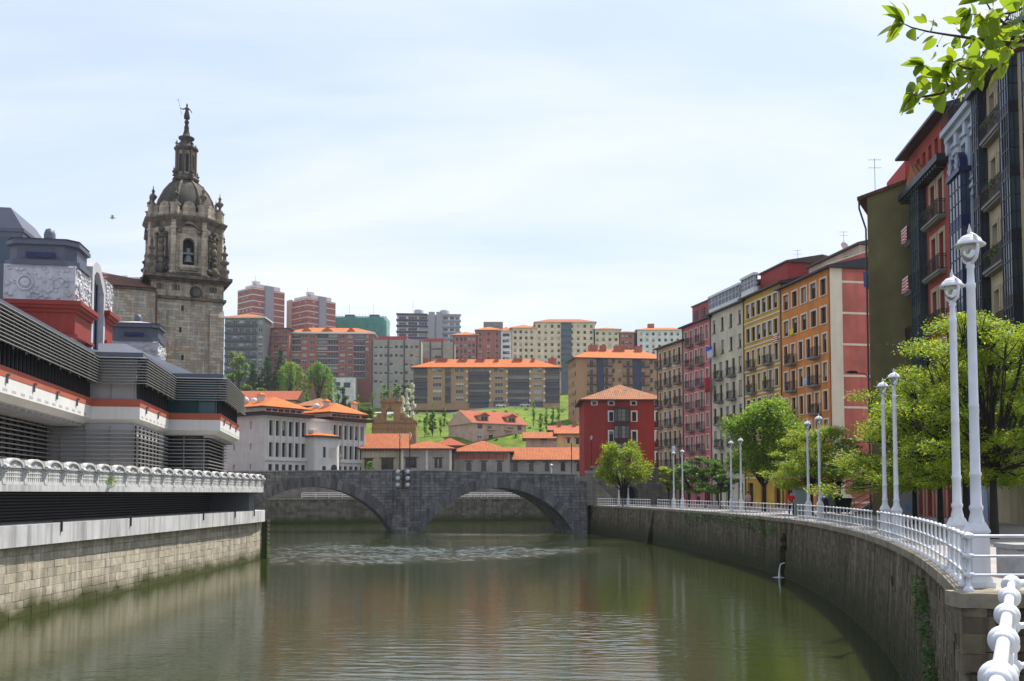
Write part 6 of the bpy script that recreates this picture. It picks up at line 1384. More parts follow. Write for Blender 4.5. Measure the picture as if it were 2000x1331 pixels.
# ---- trees of the hill
G_T = 'trees on the hill'
def htree(name, label, px, py, Y, hpx, wpx, kind, mats, n, leaf=.35, seed=0, th=None, group=G_T):
    p = at(px,py,Y); z = hz(p.x,Y) if Y > 240 else p.z; top = zat(py-hpx,Y); H = max(2, top-z); return tree(name, label, (p.x,Y,z-.2), H, wpx/2*Y/F, kind, leaf, n, mats, th=th, seed=seed, group=group)
htree('poplar_tree','tall pale green tree right behind the church tower',462,758,330,88,50,'round',[LM_L],5000,.33,1,th=4); 
for i,(px,h_,w_,lab) in enumerate(((494,66,72,'dark conifer left of the group behind the civic building'),(522,80,80,'broad dark conifer in the middle of the group'),(547,96,66,'tallest dark conifer beside the willow'))): htree('conifer_tree',lab,px,772,345,h_,w_,'cone',[LM_D,LM_M],9000,.5,5+i)
for i,(px,py,h_,w_,lab) in enumerate(((478,775,34,40,'round bush of trees at the foot of the conifers'),(508,782,30,44,'low leafy tree before the conifers'),(590,782,26,40,'dark leafy tree under the willows'),(640,784,22,30,'small dark tree right of the willows'),(690,792,18,24,'small bush beside the hill road'))): htree('bushy_tree',lab,px,py,325,h_,w_,'round',[LM_M,LM_G],2600,.36,70+i,th=1.0)
htree('willow_tree','bright green willow left of its darker neighbour',568,772,335,62,64,'willow',[LM_L],6500,.36,10); htree('willow_tree','larger green willow before the brick block',622,776,340,66,62,'willow',[LM_G],6500,.36,11)
htree('bushy_tree','round dark green tree before the white podium building',665,772,350,27,32,'round',[LM_M],2200,.38,12,th=1.0)
for i,(px,py,h_,w_,lab) in enumerate(((752,775,30,26,'bright lime tree left of the purple tree'),(775,772,30,24,'bright lime tree right of the first lime tree'),(800,768,26,20,'lime tree beside the slab block corner'))): htree('lime_tree',lab,px,py,390,h_,w_,'round',[LM_G],1800,.4,20+i,th=1.2)
htree('plum_tree','dark purple-leaved tree among the lime trees',789,766,398,24,20,'round',[LM_P],1400,.38,25,th=1.0)
for i,(px,py,h_,w_,lab) in enumerate(((806,790,42,16,'white blossoming tree nearest the slab block'),(795,806,46,18,'white blossoming tree in the middle of the three'),(786,815,40,18,'white blossoming tree beside the sandstone gate'))): htree('blossom_tree',lab,px,py,320-20*i,h_,w_,'column',[LM_W],1700,.26,30+i,th=1.2)
sap = [(845,805,'at the upper left of the slope'),(830,838,'low on the slope beside the gate'),(860,842,'low on the slope left of the pink house'),(833,826,'halfway up beside the gate'),(868,812,'above the pink house gable'),(1042,815,'right of the pink house'),(1056,838,'low, right of the pink house'),(1068,832,'between the pink house and the striped block'),(1080,822,'before the striped block'),(1092,826,'at the foot of the striped block'),(700,795,'beside the hill path'),(728,785,'at the top of the hill path')]
for i,(px,py,lab) in enumerate(sap): htree('sapling_tree','slender young tree '+lab,px,py,300+ (12 if py < 830 else -20),24 if px < 1000 else 34,12 if px < 1000 else 15,'column',[LM_G],420,.25,40+i,th=1.6)
htree('bushy_tree','dark bushy tree left of the sandstone gate',712,838,236,44,46,'round',[LM_M],3000,.28,60,th=2); htree('bushy_tree','dark shrub under the slope left of the pink house',845,820,285,16,22,'round',[LM_M],900,.3,61,th=.5)
p = P2(722,196); tree('young_tree','bright small street tree in front of the civic building end',(p[0],p[1],ZS-.2),zat(897,196)-ZS,1.15,'round',.16,900,[LM_G],th=.8,seed=62)
htree('bushy_tree','leafy tree behind the station wing beside the yellow small house',1150,880,215,20,24,'round',[LM_M],700,.25,63,th=1)
# scrub scattered over the slope
_r = random.Random(3); _c = []; _s = []
for i in range(150):
    x, y = _r.uniform(-62,32), _r.uniform(262,404)
    if _r.random() < .5: y = 330+.55*(y-330)+(x*.4)
    _c.append((x,y,hz(x,y)+.3)); _s.append(_r.uniform(.5,1.6))
tag(inst('hill_scrub', leaf_cloud('hill_scrub', _c, _s, 16000, .22, [LM_M, LM_L], np.random.default_rng(8), flat=.7, shell=.1)), 'low green scrub dotted over the grass slope', 'scrub', kind='stuff')
# parked cars on the hill road, seen small
def car(label, px, Y, col, seed):
    x = xat(px,Y); t = thing('parked_car', label, 'car', (x,Y,hz(x,Y)+.35), 0, 'cars parked on the hill road'); PT = paint('car_paint_'+str(seed), col, .3, .03, 0, bmp=0, spec=.6)
    mb = MB(); prof = [(-2.1,.35),(-2.1,.8),(-1.5,.95),(-.9,1.45),(.7,1.45),(1.4,.95),(2.1,.8),(2.1,.35)]; k = 8
    mb.add([(x,-.85,z) for x,z in prof]+[(x,.85,z) for x,z in prof], [tuple(range(k)),tuple(range(2*k-1,k-1,-1))]+[(i,i+k,(i+1)%k+k,(i+1)%k) for i in range(k)]); mb.build('body', PT, t)
    MB().add([(-1.35,-.87,.97),(-.85,-.87,1.38),(.65,-.87,1.38),(1.25,-.87,.97)], [(0,1,2,3)]).build('side_window', GL, t)
    for sx in (-1.3,1.3):
        for sy in (-.8,.8): w_ = MB().lathe([(.33,-.1),(.33,.1)],12).build('wheel', BLACKI, t, (sx,sy,.33)); w_.rotation_euler = (R(90),0,0)
car('white car parked left on the hill road',700,404,(.7,.7,.7),1); car('white car parked before the slab block',978,408,(.7,.7,.7),2); car('silver car parked right of the white car by the slab block',1025,406,(.5,.5,.52),3); car('dark car parked by the left end of the slab block',808,407,(.03,.04,.06),4)
# ================================================================== PROMENADE FURNITURE
WPAINT = paint('white_gloss_paint', (.62,.64,.67), .42, .12, .38, 3., .12, .45, dirt=(.20,.15,.11)); GLOBE = paint('globe_glass', (.62,.64,.60), .12, .05, .05, bmp=0, spec=.6); GLOBE.node_tree.nodes['Principled BSDF'].inputs['Transmission Weight'].default_value = .75
mb = MB(); mb.lathe([(.075,0),(.085,.03),(.06,.08),(.028,.10),(.025,.23),(.042,.245),(.047,.27),(.042,.295),(.025,.31),(.024,.54),(.04,.555),(.046,.58),(.04,.605),(.024,.62),(.023,.865),(.04,.875),(.055,.91),(.05,.94),(.03,.96),(.001,.965)], 10)
for z, r in ((.27,.036),(.58,.036),(.91,.042)):
    for s in (-1,1): mb.tube([(s*.03,0,z),(s*.09,0,z)], [r,r*.85], 8)
POSTM = mb.mesh('post', WPAINT)
mb = MB(); mb.lathe([(.07,0),(.08,.03),(.05,.08),(.03,.10),(.028,.88)], 14); mb.ball((0,0,.91),.072,16,12); mb.ball((0,0,.58),.058,16,10); mb.ball((0,0,.27),.058,16,10)
for z, r in ((.27,.040),(.58,.040),(.91,.048)):
    for s in (-1,1): mb.tube([(s*.04,0,z),(s*.085,0,z),(s*.09,0,z)], [r*1.15,r,r*.8], 14)
POSTN = mb.mesh('post', WPAINT)
def railing(label, pts, group='white railings along the quay', big=1.0):
    pts = [Vector((p[0],p[1])) for p in pts]; root = thing('quay_railing', label, 'railing', (pts[0].x,pts[0].y,ZP), 0, group)
    for i, p in enumerate(pts):
        q = pts[min(i+1,len(pts)-1)]-pts[max(i-1,0)]; inst('post', POSTN if big > 1 else POSTM, root, (p.x-pts[0].x,p.y-pts[0].y,0), math.atan2(q.y,q.x))
    for z, r in ((.27,.022),(.58,.022),(.91,.027)):
        MB().tube([(p.x-pts[0].x,p.y-pts[0].y,z) for p in pts], r*big, 14 if big > 1 else 8).build('rail', WPAINT, root)
    return root
def edge_pts(y0, y1, step=1.0, off=.10):
    P = []; y = y0
    while y <= y1: P.append(edge_at(y,off)[0]); y += step*abs(math.sin(edge_at(y)[1]))
    return P
railing('white railing curving from the nearest lamp pair along the bend', edge_pts(16.5,38.2)); railing('white railing section between the second and third lamp pairs', edge_pts(39.3,61.5)); railing('white railing section between the third and fourth lamp pairs', edge_pts(62.6,84))
railing('white railing section between the fourth and fifth lamp pairs', edge_pts(85,103)); railing('white railing just right of the water steps', edge_pts(104,109.6)); railing('farthest white railing by the bridge stairs', edge_pts(112.4,136))
railing('white railing running right across the top of the inlet', [(7.55+i*1.28,16.55) for i in range(6)], big=1.01)
dn = Vector((.514,1)).normalized(); railing('nearest white railing with big ball joints at the lower right corner', [Vector((1.35,2.86))+dn*1.12*i for i in range(6)]+[(4.31+1.15*(i+1),8.75) for i in range(5)], big=1.15)
def make_lamp(label, x, y, first=None):
    if first: return copytree(first, None, (x,y,ZP), label=label)
    t = thing('street_lamp', label, 'street lamp', (x,y,ZP), 0, 'white street lamps in pairs along the quay')
    mb = MB(); f = lambda a,b,z0,z1: mb.add([(sx*a,sy*a,z0) for sx,sy in ((-1,-1),(1,-1),(1,1),(-1,1))]+[(sx*b,sy*b,z1) for sx,sy in ((-1,-1),(1,-1),(1,1),(-1,1))], [(0,1,5,4),(1,2,6,5),(2,3,7,6),(3,0,4,7),(4,5,6,7)])
    f(.21,.21,0,.10); f(.185,.165,.10,.18); f(.155,.15,.18,.94); f(.165,.165,.94,.98); f(.165,.11,.98,1.12); mb.build('pedestal', WPAINT, t)
    mb = MB(); mb.lathe([(.125,1.11),(.125,1.16),(.094,1.30),(.115,1.35),(.115,1.39),(.09,1.43),(.086,1.9),(.10,1.93),(.10,1.97),(.082,2.0),(.079,3.1),(.084,3.12),(.084,3.16),(.077,3.18),(.072,5.2),(.082,5.24),(.082,5.29),(.062,5.32),(.055,5.55),(.075,5.6),(.04,5.68)], 16); mb.build('post', WPAINT, t)
    mb = MB(); mb.tube([(0,0,5.62),(.03,-.16,5.72),(.03,-.235,5.9),(.02,-.19,6.1),(0,-.02,6.19)], [.035,.03,.028,.026,.024], 7); mb.tube([(0,0,5.62),(-.03,.16,5.72),(-.03,.235,5.9),(-.02,.19,6.1),(0,.02,6.19)], .028, 7); mb.build('bracket', WPAINT, t)
    MB().lathe([(.02,5.69),(.09,5.72),(.145,5.81),(.16,5.92),(.15,6.0)], 16).build('globe', GLOBE, t)
    MB().lathe([(.16,5.985),(.255,5.96),(.265,5.98),(.205,6.03),(.185,6.08),(.12,6.14),(.03,6.17),(.025,6.2),(.04,6.23),(.018,6.29),(.004,6.36)], 18).build('cap', WPAINT, t)
    return t
lamps = [(1899,17.3,'nearest tall white lamp at the corner of the quay'),(1863,20.8,'second nearest white lamp, left of the nearest one'),(1747,37.4,'right lamp of the second white pair'),(1725,40.6,'left lamp of the second white pair'),(1599,58.5,'right lamp of the third white pair'),(1577,62.8,'left lamp of the third white pair'),(1446,82.5,'right lamp of the fourth white pair'),(1427,86.5,'left lamp of the fourth white pair'),(1332,104.5,'right lamp of the fifth white pair'),(1315,108.5,'left lamp of the fifth white pair'),(1226,127.0,'right lamp of the farthest white pair'),(1208,131.0,'left lamp of the farthest white pair')]
L0 = None
for px, Y, lab in lamps:
    o = make_lamp(lab, xat(px,Y,960)+.06, Y, L0); L0 = L0 or o
# ================================================================== PROMENADE TREES
G_P = 'trees along the promenade'
for (nm,lab,px,Y,H,r,kd,mats,n,lf,th,sd,ncl) in (
    ('elm_tree','yellow-green tree by the bridge stairs, farthest along the quay',1216,126,8.6,4.3,'round',[LM_Y,LM_G],14000,.13,1.8,101,30),
    ('elm_tree','small yellow-green tree behind the fifth lamp pair',1306,117,5.4,2.2,'flat',[LM_Y],4200,.12,2.0,102,26),
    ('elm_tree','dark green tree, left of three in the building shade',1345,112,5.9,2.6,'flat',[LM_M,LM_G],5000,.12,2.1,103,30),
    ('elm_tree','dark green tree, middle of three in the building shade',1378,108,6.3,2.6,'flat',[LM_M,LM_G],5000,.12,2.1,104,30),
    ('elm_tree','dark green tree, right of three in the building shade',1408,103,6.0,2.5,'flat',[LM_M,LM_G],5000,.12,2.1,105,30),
    ('maple_tree','big rounded bright green maple before the ochre and orange houses',1492,90,10.4,4.9,'round',[LM_G,LM_Y],32000,.12,2.3,106,60),
    ('elm_tree','spreading yellow-green tree in front of the maple at the third lamp pair',1585,75,7.4,4.3,'flat',[LM_Y,LM_G],24000,.08,2.3,107,55),
    ('elm_tree','dark spreading tree before the red end wall',1640,80,6.8,3.0,'flat',[LM_M],7000,.10,2.4,112,34),
    ('elm_tree','spreading yellow-green tree left of the near lamps',1786,53,7.9,4.8,'flat',[LM_Y,LM_G],48000,.07,2.3,108,90),
    ('elm_tree','spreading tree with dark trunk right behind the second lamp',1836,47,8.6,4.0,'flat',[LM_Y,LM_G],38000,.066,2.4,109,84),
    ('elm_tree','tall spreading tree behind the nearest lamps',1887,41.5,9.7,3.9,'flat',[LM_Y,LM_G],42000,.06,2.5,110,90),
    ('elm_tree','nearest spreading tree cut by the right edge of the picture',1940,35.5,9.0,3.1,'flat',[LM_Y,LM_G],36000,.054,2.4,111,70)):
    tree(nm, lab, (xat(px,Y,960),Y,ZP), H, r, kd, lf, n, mats, th=th, seed=sd, group=G_P, bark=BARKD, ncl=ncl)
# ---- cherry tree whose branch hangs into the upper right corner
LEAFN = leafmat('cherry_leaf', (.07,.14,.010), (.16,.24,.015), .55, (.34,.42,.015)); TWIG = paint('cherry_twig', (.06,.03,.022), .8, .3, .2, 20., .3)
ck = thing('cherry_tree', 'cherry branch with backlit leaves hanging in from the upper right corner', 'tree', (4.4,3.6,ZP)); c0 = Vector((4.4,3.6,ZP))
mb = MB(); mb.tube([(0,0,-.1),(.05,0,1.4),(-.1,-.1,2.6)], [.16,.13,.10], 10); mb.tube([(-.1,-.1,2.6),(.3,.2,4.0),(.5,.3,5.2)], [.09,.06,.02], 8)
def bp(px,py,Y): return at(px,py,Y)-c0
ends = bp(2010,92,3.05); mb.tube([(-.05,-.08,2.3),(-.35,-.15,2.72),(-.75,-.24,2.98),(-1.2,-.3,3.1),(-1.7,-.4,3.08),(-2.2,-.5,2.98),ends], [.075,.06,.045,.035,.026,.018,.011], 8); ends2 = bp(2010,78,3.15); mb.tube([(-1.2,-.3,3.1),(-2.2,-.42,3.15),ends2], [.03,.018,.010], 7); e3 = bp(2010,12,3.2); mb.tube([(-1.2,-.3,3.1),(-2.2,-.4,3.3),e3], [.03,.016,.008], 7)
brs = [([(2010,92),(1965,105),(1938,126),(1912,150),(1880,160),(1858,178),(1825,186),(1796,190),(1783,184)],3.05,.009),
       ([(2010,78),(1970,84),(1930,80),(1890,74),(1850,68),(1812,62),(1780,54),(1766,47)],3.15,.0065),
       ([(2010,12),(1975,26),(1930,30),(1896,28)],3.2,.005), ([(1890,158),(1850,154),(1820,138),(1804,128)],3.0,.006), ([(1938,126),(1905,136),(1880,132),(1862,120)],2.98,.006), ([(1858,178),(1848,160),(1850,150)],3.0,.004), ([(1995,60),(1960,45),(1935,20),(1920,-5)],3.2,.006)]
P3 = []
for pts, Y, r in brs:
    w3 = [bp(x,y,Y+.04*math.sin(i*1.7)) for i,(x,y) in enumerate(pts)]; mb.tube(w3, [r*(1-.75*i/(len(w3)-1)) for i in range(len(w3))], 7); P3.append(w3)
mb.build('branch', TWIG, ck)
def leaf_mesh(k):
    rr_ = random.Random(k); mb = MB(); n = 7; ml = []; w_ = .25*rr_.uniform(.9,1.2); cv = rr_.uniform(.05,.3); fold = rr_.uniform(.05,.18)
    for i in range(n+1):
        t = i/n; wd = w_*math.sin(math.pi*min(1,t*.96+.02))**.8*(1.15-.45*t) if 0 < i < n else 0.004; z = -cv*t*t; ml += [(t,-wd,z+wd*fold*2),(t,0,z),(t,wd,z+wd*fold*2)]
    mb.add(ml, [(3*i,3*i+1,3*i+4,3*i+3) for i in range(n)]+[(3*i+1,3*i+2,3*i+5,3*i+4) for i in range(n)], 0, True); return mb.mesh('leaf', LEAFN)
LMS = [leaf_mesh(k) for k in range(6)]; rl = random.Random(5)
def put_leaf(p, d, s):
    o = inst('leaf', rl.choice(LMS), ck, p); o.scale = (s,s,s); q = Vector(d).normalized().to_track_quat('X','Z'); 
    o.rotation_mode = 'QUATERNION'; o.rotation_quaternion = q @ Matrix.Rotation(rl.uniform(-1.3,1.3),3,'X').to_quaternion()
spots = []
for w3 in P3:
    for i in range(len(w3)-1):
        d = (w3[i+1]-w3[i]); m = int(d.length/.014)+1
        for j in range(m): spots.append((w3[i].lerp(w3[i+1],j/m), d.normalized(), i/len(w3)))
for p, d, t in spots:
    dense = 2 if (p+c0).x > 1.42 else 1
    for _ in range(dense):
        if rl.random() < .60: put_leaf(p+Vector((rl.uniform(-.02,.02),rl.uniform(-.1,.1),rl.uniform(-.03,.03))), d*rl.uniform(.1,.9)+Vector((rl.uniform(-.9,.6),rl.uniform(-.8,.8),rl.uniform(-1.1,.8))), rl.uniform(.04,.085))
for w3 in P3:
    for k in range(6): put_leaf(w3[-1], (w3[-1]-w3[-2]).normalized()+Vector((rl.uniform(-.7,.5),rl.uniform(-.6,.6),rl.uniform(-1.2,.7))), rl.uniform(.055,.095))
mb = MB()
for p, d, t in spots[::5]:
    e = p+Vector((rl.uniform(-.03,.02),rl.uniform(-.03,.03),-rl.uniform(.02,.05))); mb.tube([p,e], .0009, 4); mb.ball(e, .0035, 6, 4)
tag(mb.build('fruit_stalks', TWIG, ck), kind='stuff')
rng = np.random.default_rng(77); inst('crown', leaf_cloud('crown', [(.5,.2,4.6),(1.3,.5,4.0),(.9,-.8,4.2),(.3,1.0,4.4),(-.7,-.2,3.2),(-1.2,-.3,3.2),(-1.7,-.4,3.15),(-2.05,-.42,3.15),(-.3,.1,3.9)], [1.0,.9,.9,.9,.42,.42,.38,.26,.6], 4200, .05, [LEAFN], rng), ck)
# ================================================================== WALLS AND STAIRS AT THE BRIDGE END
RS = ashlar('quay_retaining', (.25,.235,.20), (.18,.17,.15), (.09,.09,.08), .9, .42, stain=(.05,.05,.045), stain_amt=.6, bmp=.5)
A = Vector((11.3,138.8)); B = Vector((25,146.2)); W = (B-A).length; rw = thing('retaining_wall', 'stone retaining wall with a dark tunnel arch behind the farthest tree', 'wall', (A.x,A.y,ZP), angle(A,B))
u = (B-A).normalized()
def tpx(px): a = ray(px,960)[0]; return (a*A.y-A.x)/(u.x-a*u.y)
a0,a1 = tpx(1208),tpx(1247); Hh = ZS+1.0-ZP; sp_ = 1.5; r = (a1-a0)/2; n = 12; mb = MB()
Q = lambda *p: mb.add([(x,0,z) for x,z in p], [tuple(range(len(p)))])
Q((0,0),(a0,0),(a0,Hh),(0,Hh)); Q((a1,0),(W,0),(W,Hh),(a1,Hh)); rz_ = 1.25
arc = [(a0+r-r*math.cos(math.pi*i/n), sp_+rz_*math.sin(math.pi*i/n)) for i in range(n+1)]
for p,q in zip(arc,arc[1:]): Q(p,q,(q[0],Hh),(p[0],Hh)); mb.quad((q[0],0,q[1]),(p[0],0,p[1]),(p[0],1.0,p[1]),(q[0],1.0,q[1]))
mb.quad((a0,0,0),(a0,0,sp_),(a0,1.0,sp_),(a0,1.0,0)); mb.quad((a1,0,sp_),(a1,0,0),(a1,1.0,0),(a1,1.0,sp_)); mb.build('wall_face', RS, rw)
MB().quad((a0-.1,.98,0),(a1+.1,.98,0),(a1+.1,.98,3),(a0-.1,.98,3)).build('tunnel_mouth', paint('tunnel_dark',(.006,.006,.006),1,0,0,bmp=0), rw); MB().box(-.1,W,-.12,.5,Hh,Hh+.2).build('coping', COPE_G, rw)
gp = thing('stone_pier', 'round-topped stone pier at the right end of the bridge parapet', 'pier', (xat(1156,139.5),139.6,ZP)); MB().box(-.85,.85,-.7,.7,0,zat(925,139.6)-ZP).build('shaft', RS, gp); MB().box(-.95,.95,-.8,.8,zat(925,139.6)-ZP,zat(920,139.6)-ZP).build('cap', COPE_G, gp)
sw = thing('stair_wall', 'stone stair parapet stepping down from the bridge to the quay', 'stairs', (xat(1146,136.5),136.6,ZP)); mb = MB()
for i in range(9): mb.box(.3+i*.34,.65+i*.34,0,1.6,0,3.2-i*.34)
mb.build('steps', RS, sw); MB().add([(0,-.1,0),(3.6,-.1,0),(3.6,-.1,.9),(.3,-.1,4.2),(0,-.1,4.2),(0,.15,0),(3.6,.15,0),(3.6,.15,.9),(.3,.15,4.2),(0,.15,4.2)], [(0,1,2,3,4),(9,8,7,6,5),(2,7,8,3),(3,8,9,4),(1,6,7,2)]).build('parapet', RS, sw)
# iron handrail stairs going up beside the red end wall
us = thing('street_stairs', 'stone stairs with brown tube handrails climbing beside the red end wall', 'stairs', (xat(1668,80,960),80,ZP), R(-15)); mb = MB()
for i in range(10): MB().box(i*.3,4.2,0,2.6,i*.165,(i+1)*.165).build('step', RS, us)
HRM = paint('brown_handrail', (.38,.22,.13), .5, .1, .2)
for y in (-.05,2.65):
    for hgt in (.5,1.0): MB().tube([(-.2,y,hgt),(2.9,y,hgt+1.65),(4.4,y,hgt+1.65)], .04, 6).build('handrail', HRM, us)
    for x in (0,1.5,3.0,4.2): MB().tube([(x,y,x*.55 if x < 3 else 1.65),(x,y,min(x,2.9)*.55+1.05)], .035, 6).build('handrail_post', HRM, us)
# bins and cabinet
def bin_(label, px, Y, col, lid):
    t = thing('waste_bin', label, 'bin', (xat(px,Y,960),Y,ZP), .2, 'bins by the stairs'); MB().add([(sx*.6,sy*.45,.1) for sx,sy in ((-1,-1),(1,-1),(1,1),(-1,1))]+[(sx*.75,sy*.55,1.25) for sx,sy in ((-1,-1),(1,-1),(1,1),(-1,1))], [(3,2,1,0),(0,1,5,4),(1,2,6,5),(2,3,7,6),(3,0,4,7),(4,5,6,7)]).build('bin_body', paint('bin_'+lid, col, .5, .1, .1), t)
    MB().add([(-.8,-.6,1.25),(.8,-.6,1.25),(.8,.6,1.25),(-.8,.6,1.25),(-.75,-.3,1.55),(.75,-.3,1.55),(.75,.45,1.55),(-.75,.45,1.55)], [(0,1,5,4),(1,2,6,5),(2,3,7,6),(3,0,4,7),(4,5,6,7)]).build('lid', paint('lid_'+lid, (.02,.05,.5) if lid == 'blue' else (.02,.04,.02), .4, .05, 0), t)
    for sx in (-.45,.45): w_ = MB().lathe([(.1,-.05),(.1,.05)],10).build('wheel', BLACKI, t, (sx,-.35,.1)); w_.rotation_euler = (0,R(90),0)
bin_('waste bin with a bright blue lid before the red end wall', 1618, 82, (.03,.04,.05), 'blue'); bin_('dark green waste bin right of the blue-lidded bin', 1640, 80, (.015,.035,.02), 'green')
cb = thing('utility_cabinet','pale grey-green utility cabinet behind the railing near the red-shirted person','cabinet',(xat(1562,74,960),74,ZP)); MB().box(-.45,.45,-.3,.3,0,1.9).build('cabinet_body', paint('cabinet_green',(.26,.33,.30),.6,.08,.2), cb); MB().box(-.5,.5,-.35,.35,1.9,2.0).build('cabinet_top', GREYM, cb); MB().box(-.4,.4,-.32,-.302,.1,1.8).build('door', paint('cabinet_green',(.26,.33,.30)), cb)
cb = thing('utility_cabinet','grey cabinet with a blue scrawl at the foot of the olive wall','cabinet',(xat(1770,66,960),66,ZP)); MB().box(-.7,.7,-.3,.3,0,2.0).build('cabinet_body', paint('cabinet_grey',(.22,.23,.23),.6,.08,.2), cb); MB().box(-.72,.72,-.32,.32,2.0,2.08).build('cabinet_top', GREYM, cb)
mb = MB(); mb.tube([(-.2+.35*t/8*1.2,-.315,.7+.25*math.sin(t*1.7)) for t in range(9)], .03, 5); mb.build('scrawl', paint('blue_spray',(.08,.25,.5),.6,0,0,bmp=0), cb)
bk = thing('stone_block_seat','square stone block seat at the right edge of the promenade','seat',(xat(1998,19.5,1000),19.5,ZP)); MB().cbox(-.35,.9,-.4,.4,0,.55,.04).box(-.39,.94,-.43,.43,.55,.64).build('block', COPE_G, bk)
# ================================================================== SMALL THINGS ON THE HOUSES
def cloth(label, cat, P, Q, drop, mat, seed=0, name='hanging_cloth', n=10):
    rr_ = random.Random(seed); P = Vector(P); Q = Vector(Q); d = Q-P; nrm = d.cross(Vector((0,0,1))).normalized(); mb = MB(); k = 6
    for j in range(k+1):
        for i in range(n+1):
            t = i/n; p = P.lerp(Q,t)-P+Vector((0,0,-drop*j/k))+nrm*(.07*math.sin(t*9+seed)*(j/k)); mb.v.append(tuple(p))
    for j in range(k):
        for i in range(n): mb.f.append((j*(n+1)+i,j*(n+1)+i+1,(j+1)*(n+1)+i+1,(j+1)*(n+1)+i)); mb.m.append(0); mb.smooth.append(True)
    o = mb.build(name, mat, None, P); md = o.modifiers.new('thickness','SOLIDIFY'); md.thickness = .02; return tag(o, label, cat)
def stripes_mat():
    m, nt, N, L, b = base_mat('red_white_stripes'); tc = N.new('ShaderNodeTexCoord'); sp = N.new('ShaderNodeSeparateXYZ'); L.new(tc.outputs['Object'], sp.inputs[0]); mu = node(N,'ShaderNodeMath',operation='MULTIPLY'); mu.inputs[1].default_value = 4.2; L.new(sp.outputs[2], mu.inputs[0])
    fr = node(N,'ShaderNodeMath',operation='FRACT'); L.new(mu.outputs[0], fr.inputs[0]); L.new(ramp(N,L,fr.outputs[0],[(.48,(.55,.03,.04)),(.52,(.62,.60,.60))]), b.inputs['Base Color']); b.inputs['Roughness'].default_value = .8; return m
STR = stripes_mat(); CL = lambda n,c: paint(n,c,.85,.1,.1)
def on_house(b, x, y, z): v = b.root.matrix_basis @ Vector((x,y,z)); return v
for k,(lab) in enumerate(('red and white striped flag on the upper iron balcony','red and white striped flag on the lower iron balcony')):
    z = Hc-3.62*(1+k)+.25+1.0; cloth(lab,'flag',on_house(hq,.02,-.66,z),on_house(hq,1.5,-.66,z),1.05,STR,k,'striped_flag')
def cloth_px(label, px0, px1, py, Y0, Y1, drop, mat, seed): cloth(label,'laundry',at(px0,py,Y0),at(px1,py,Y1),drop,mat,seed,'hanging_laundry')
def face_pt(b, x, z, out=.85): return on_house(b, x, -out, z)
cloth('dark red towel hanging between the pink and cream houses','laundry',face_pt(h3,.0,zat(737,133)-ZP),face_pt(h3,1.5,zat(737,133)-ZP),2.0,CL('red_towel',(.30,.01,.015)),3,'hanging_laundry')
cloth('blue-edged white sheet hanging from a cream house window','laundry',face_pt(h3,.6,zat(684,133)-ZP),face_pt(h3,2.6,zat(684,133)-ZP),1.2,CL('pale_sheet',(.50,.48,.55)),4,'hanging_laundry')
cloth('bright blue awning cloth above the white sheet','awning',face_pt(h3,.5,zat(680,133)-ZP,.95),face_pt(h3,2.7,zat(680,133)-ZP,.95),.35,CL('blue_awning',(.02,.06,.6)),5,'blue_awning')
cloth('yellow cloth on the orange house upper window','laundry',face_pt(ho,2.6,zat(642,111)-ZP,.15),face_pt(ho,3.5,zat(642,111)-ZP,.15),.7,CL('yellow_cloth',(.65,.5,.03)),6,'hanging_laundry')
cloth('light blue cloth on an orange house balcony','laundry',face_pt(ho,7.2,zat(738,106)-ZP),face_pt(ho,7.9,zat(738,106)-ZP),.75,CL('lightblue_cloth',(.3,.45,.65)),7,'hanging_laundry')
cloth('striped flag on the ochre house beside the orange house','flag',face_pt(h2,h2.W-1.6,zat(655,116)-ZP,.15),face_pt(h2,h2.W-.6,zat(655,116)-ZP,.15),1.1,STR,8,'striped_flag')
cloth('white cloth on the tan house lower balcony','laundry',face_pt(h5,7.0,zat(872,145)-ZP),face_pt(h5,8.2,zat(872,145)-ZP),.8,CL('white_cloth',(.6,.6,.62)),9,'hanging_laundry')
cloth('blue laundry hanging at the left edge of the olive house','laundry',at(1686,530,76),at(1701,538,75.5),1.2,CL('denim_cloth',(.06,.10,.28)),10,'hanging_laundry')
for k,(px,py,lab) in enumerate(((1664,729,'upper bracket street light fixed to the olive house'),(1694,767,'lower bracket street light fixed to the olive house'))):
    p = at(1704,py+3,76-k); q = at(px,py,76-k); t = thing('bracket_light', lab, 'street light', p, 0, 'bracket street lights'); d = q-p
    MB().tube([(0,0,-.6),d*.4+Vector((0,0,.05)),d*.8], .035, 6).build('arm', PIPE, t); MB().lathe([(.03,-.05),(.16,.0),(.18,.12),(.10,.2),(.02,.22)],10).build('lamp_head', FR_DARK, t, d)
    l = t.children[-1]; l.scale = (2.6,1,.9)
def antenna(label, px, py, Y, h):
    p = at(px,py,Y); t = thing('tv_antenna', label, 'antenna', p, 0, 'rooftop antennas'); MB().tube([(0,0,-1.5),(0,0,h)], .02, 5).build('mast', GREYB, t)
    for i,z in enumerate((h*.65,h*.95)):
        mb = MB(); mb.tube([(-.5,0,z),(.5,0,z)], .012, 4)
        for j in range(6): mb.tube([(-.45+j*.18,-.25,z),(-.45+j*.18,.25,z)], .008, 4)
        mb.build('aerial', GREYB, t)
antenna('tall antenna on the olive house roof',1709,362,76,2.1); antenna('antenna with dish mast on the orange house roof',1648,476,112,1.4); antenna('antenna on the ochre house roof',1558,512,122,1.5)
dsh = thing('satellite_dish','white satellite dish on the orange house ridge','dish',at(1648,482,111)); o = MB().lathe([(.02,0),(.3,.05),(.5,.16)],14).build('reflector', paint('dish_white',(.5,.48,.46),.6), dsh); o.rotation_euler = (R(75),0,R(20)); MB().tube([(0,.1,-1.2),(0,.1,0)],.04,5).build('mount', GREYB, dsh)
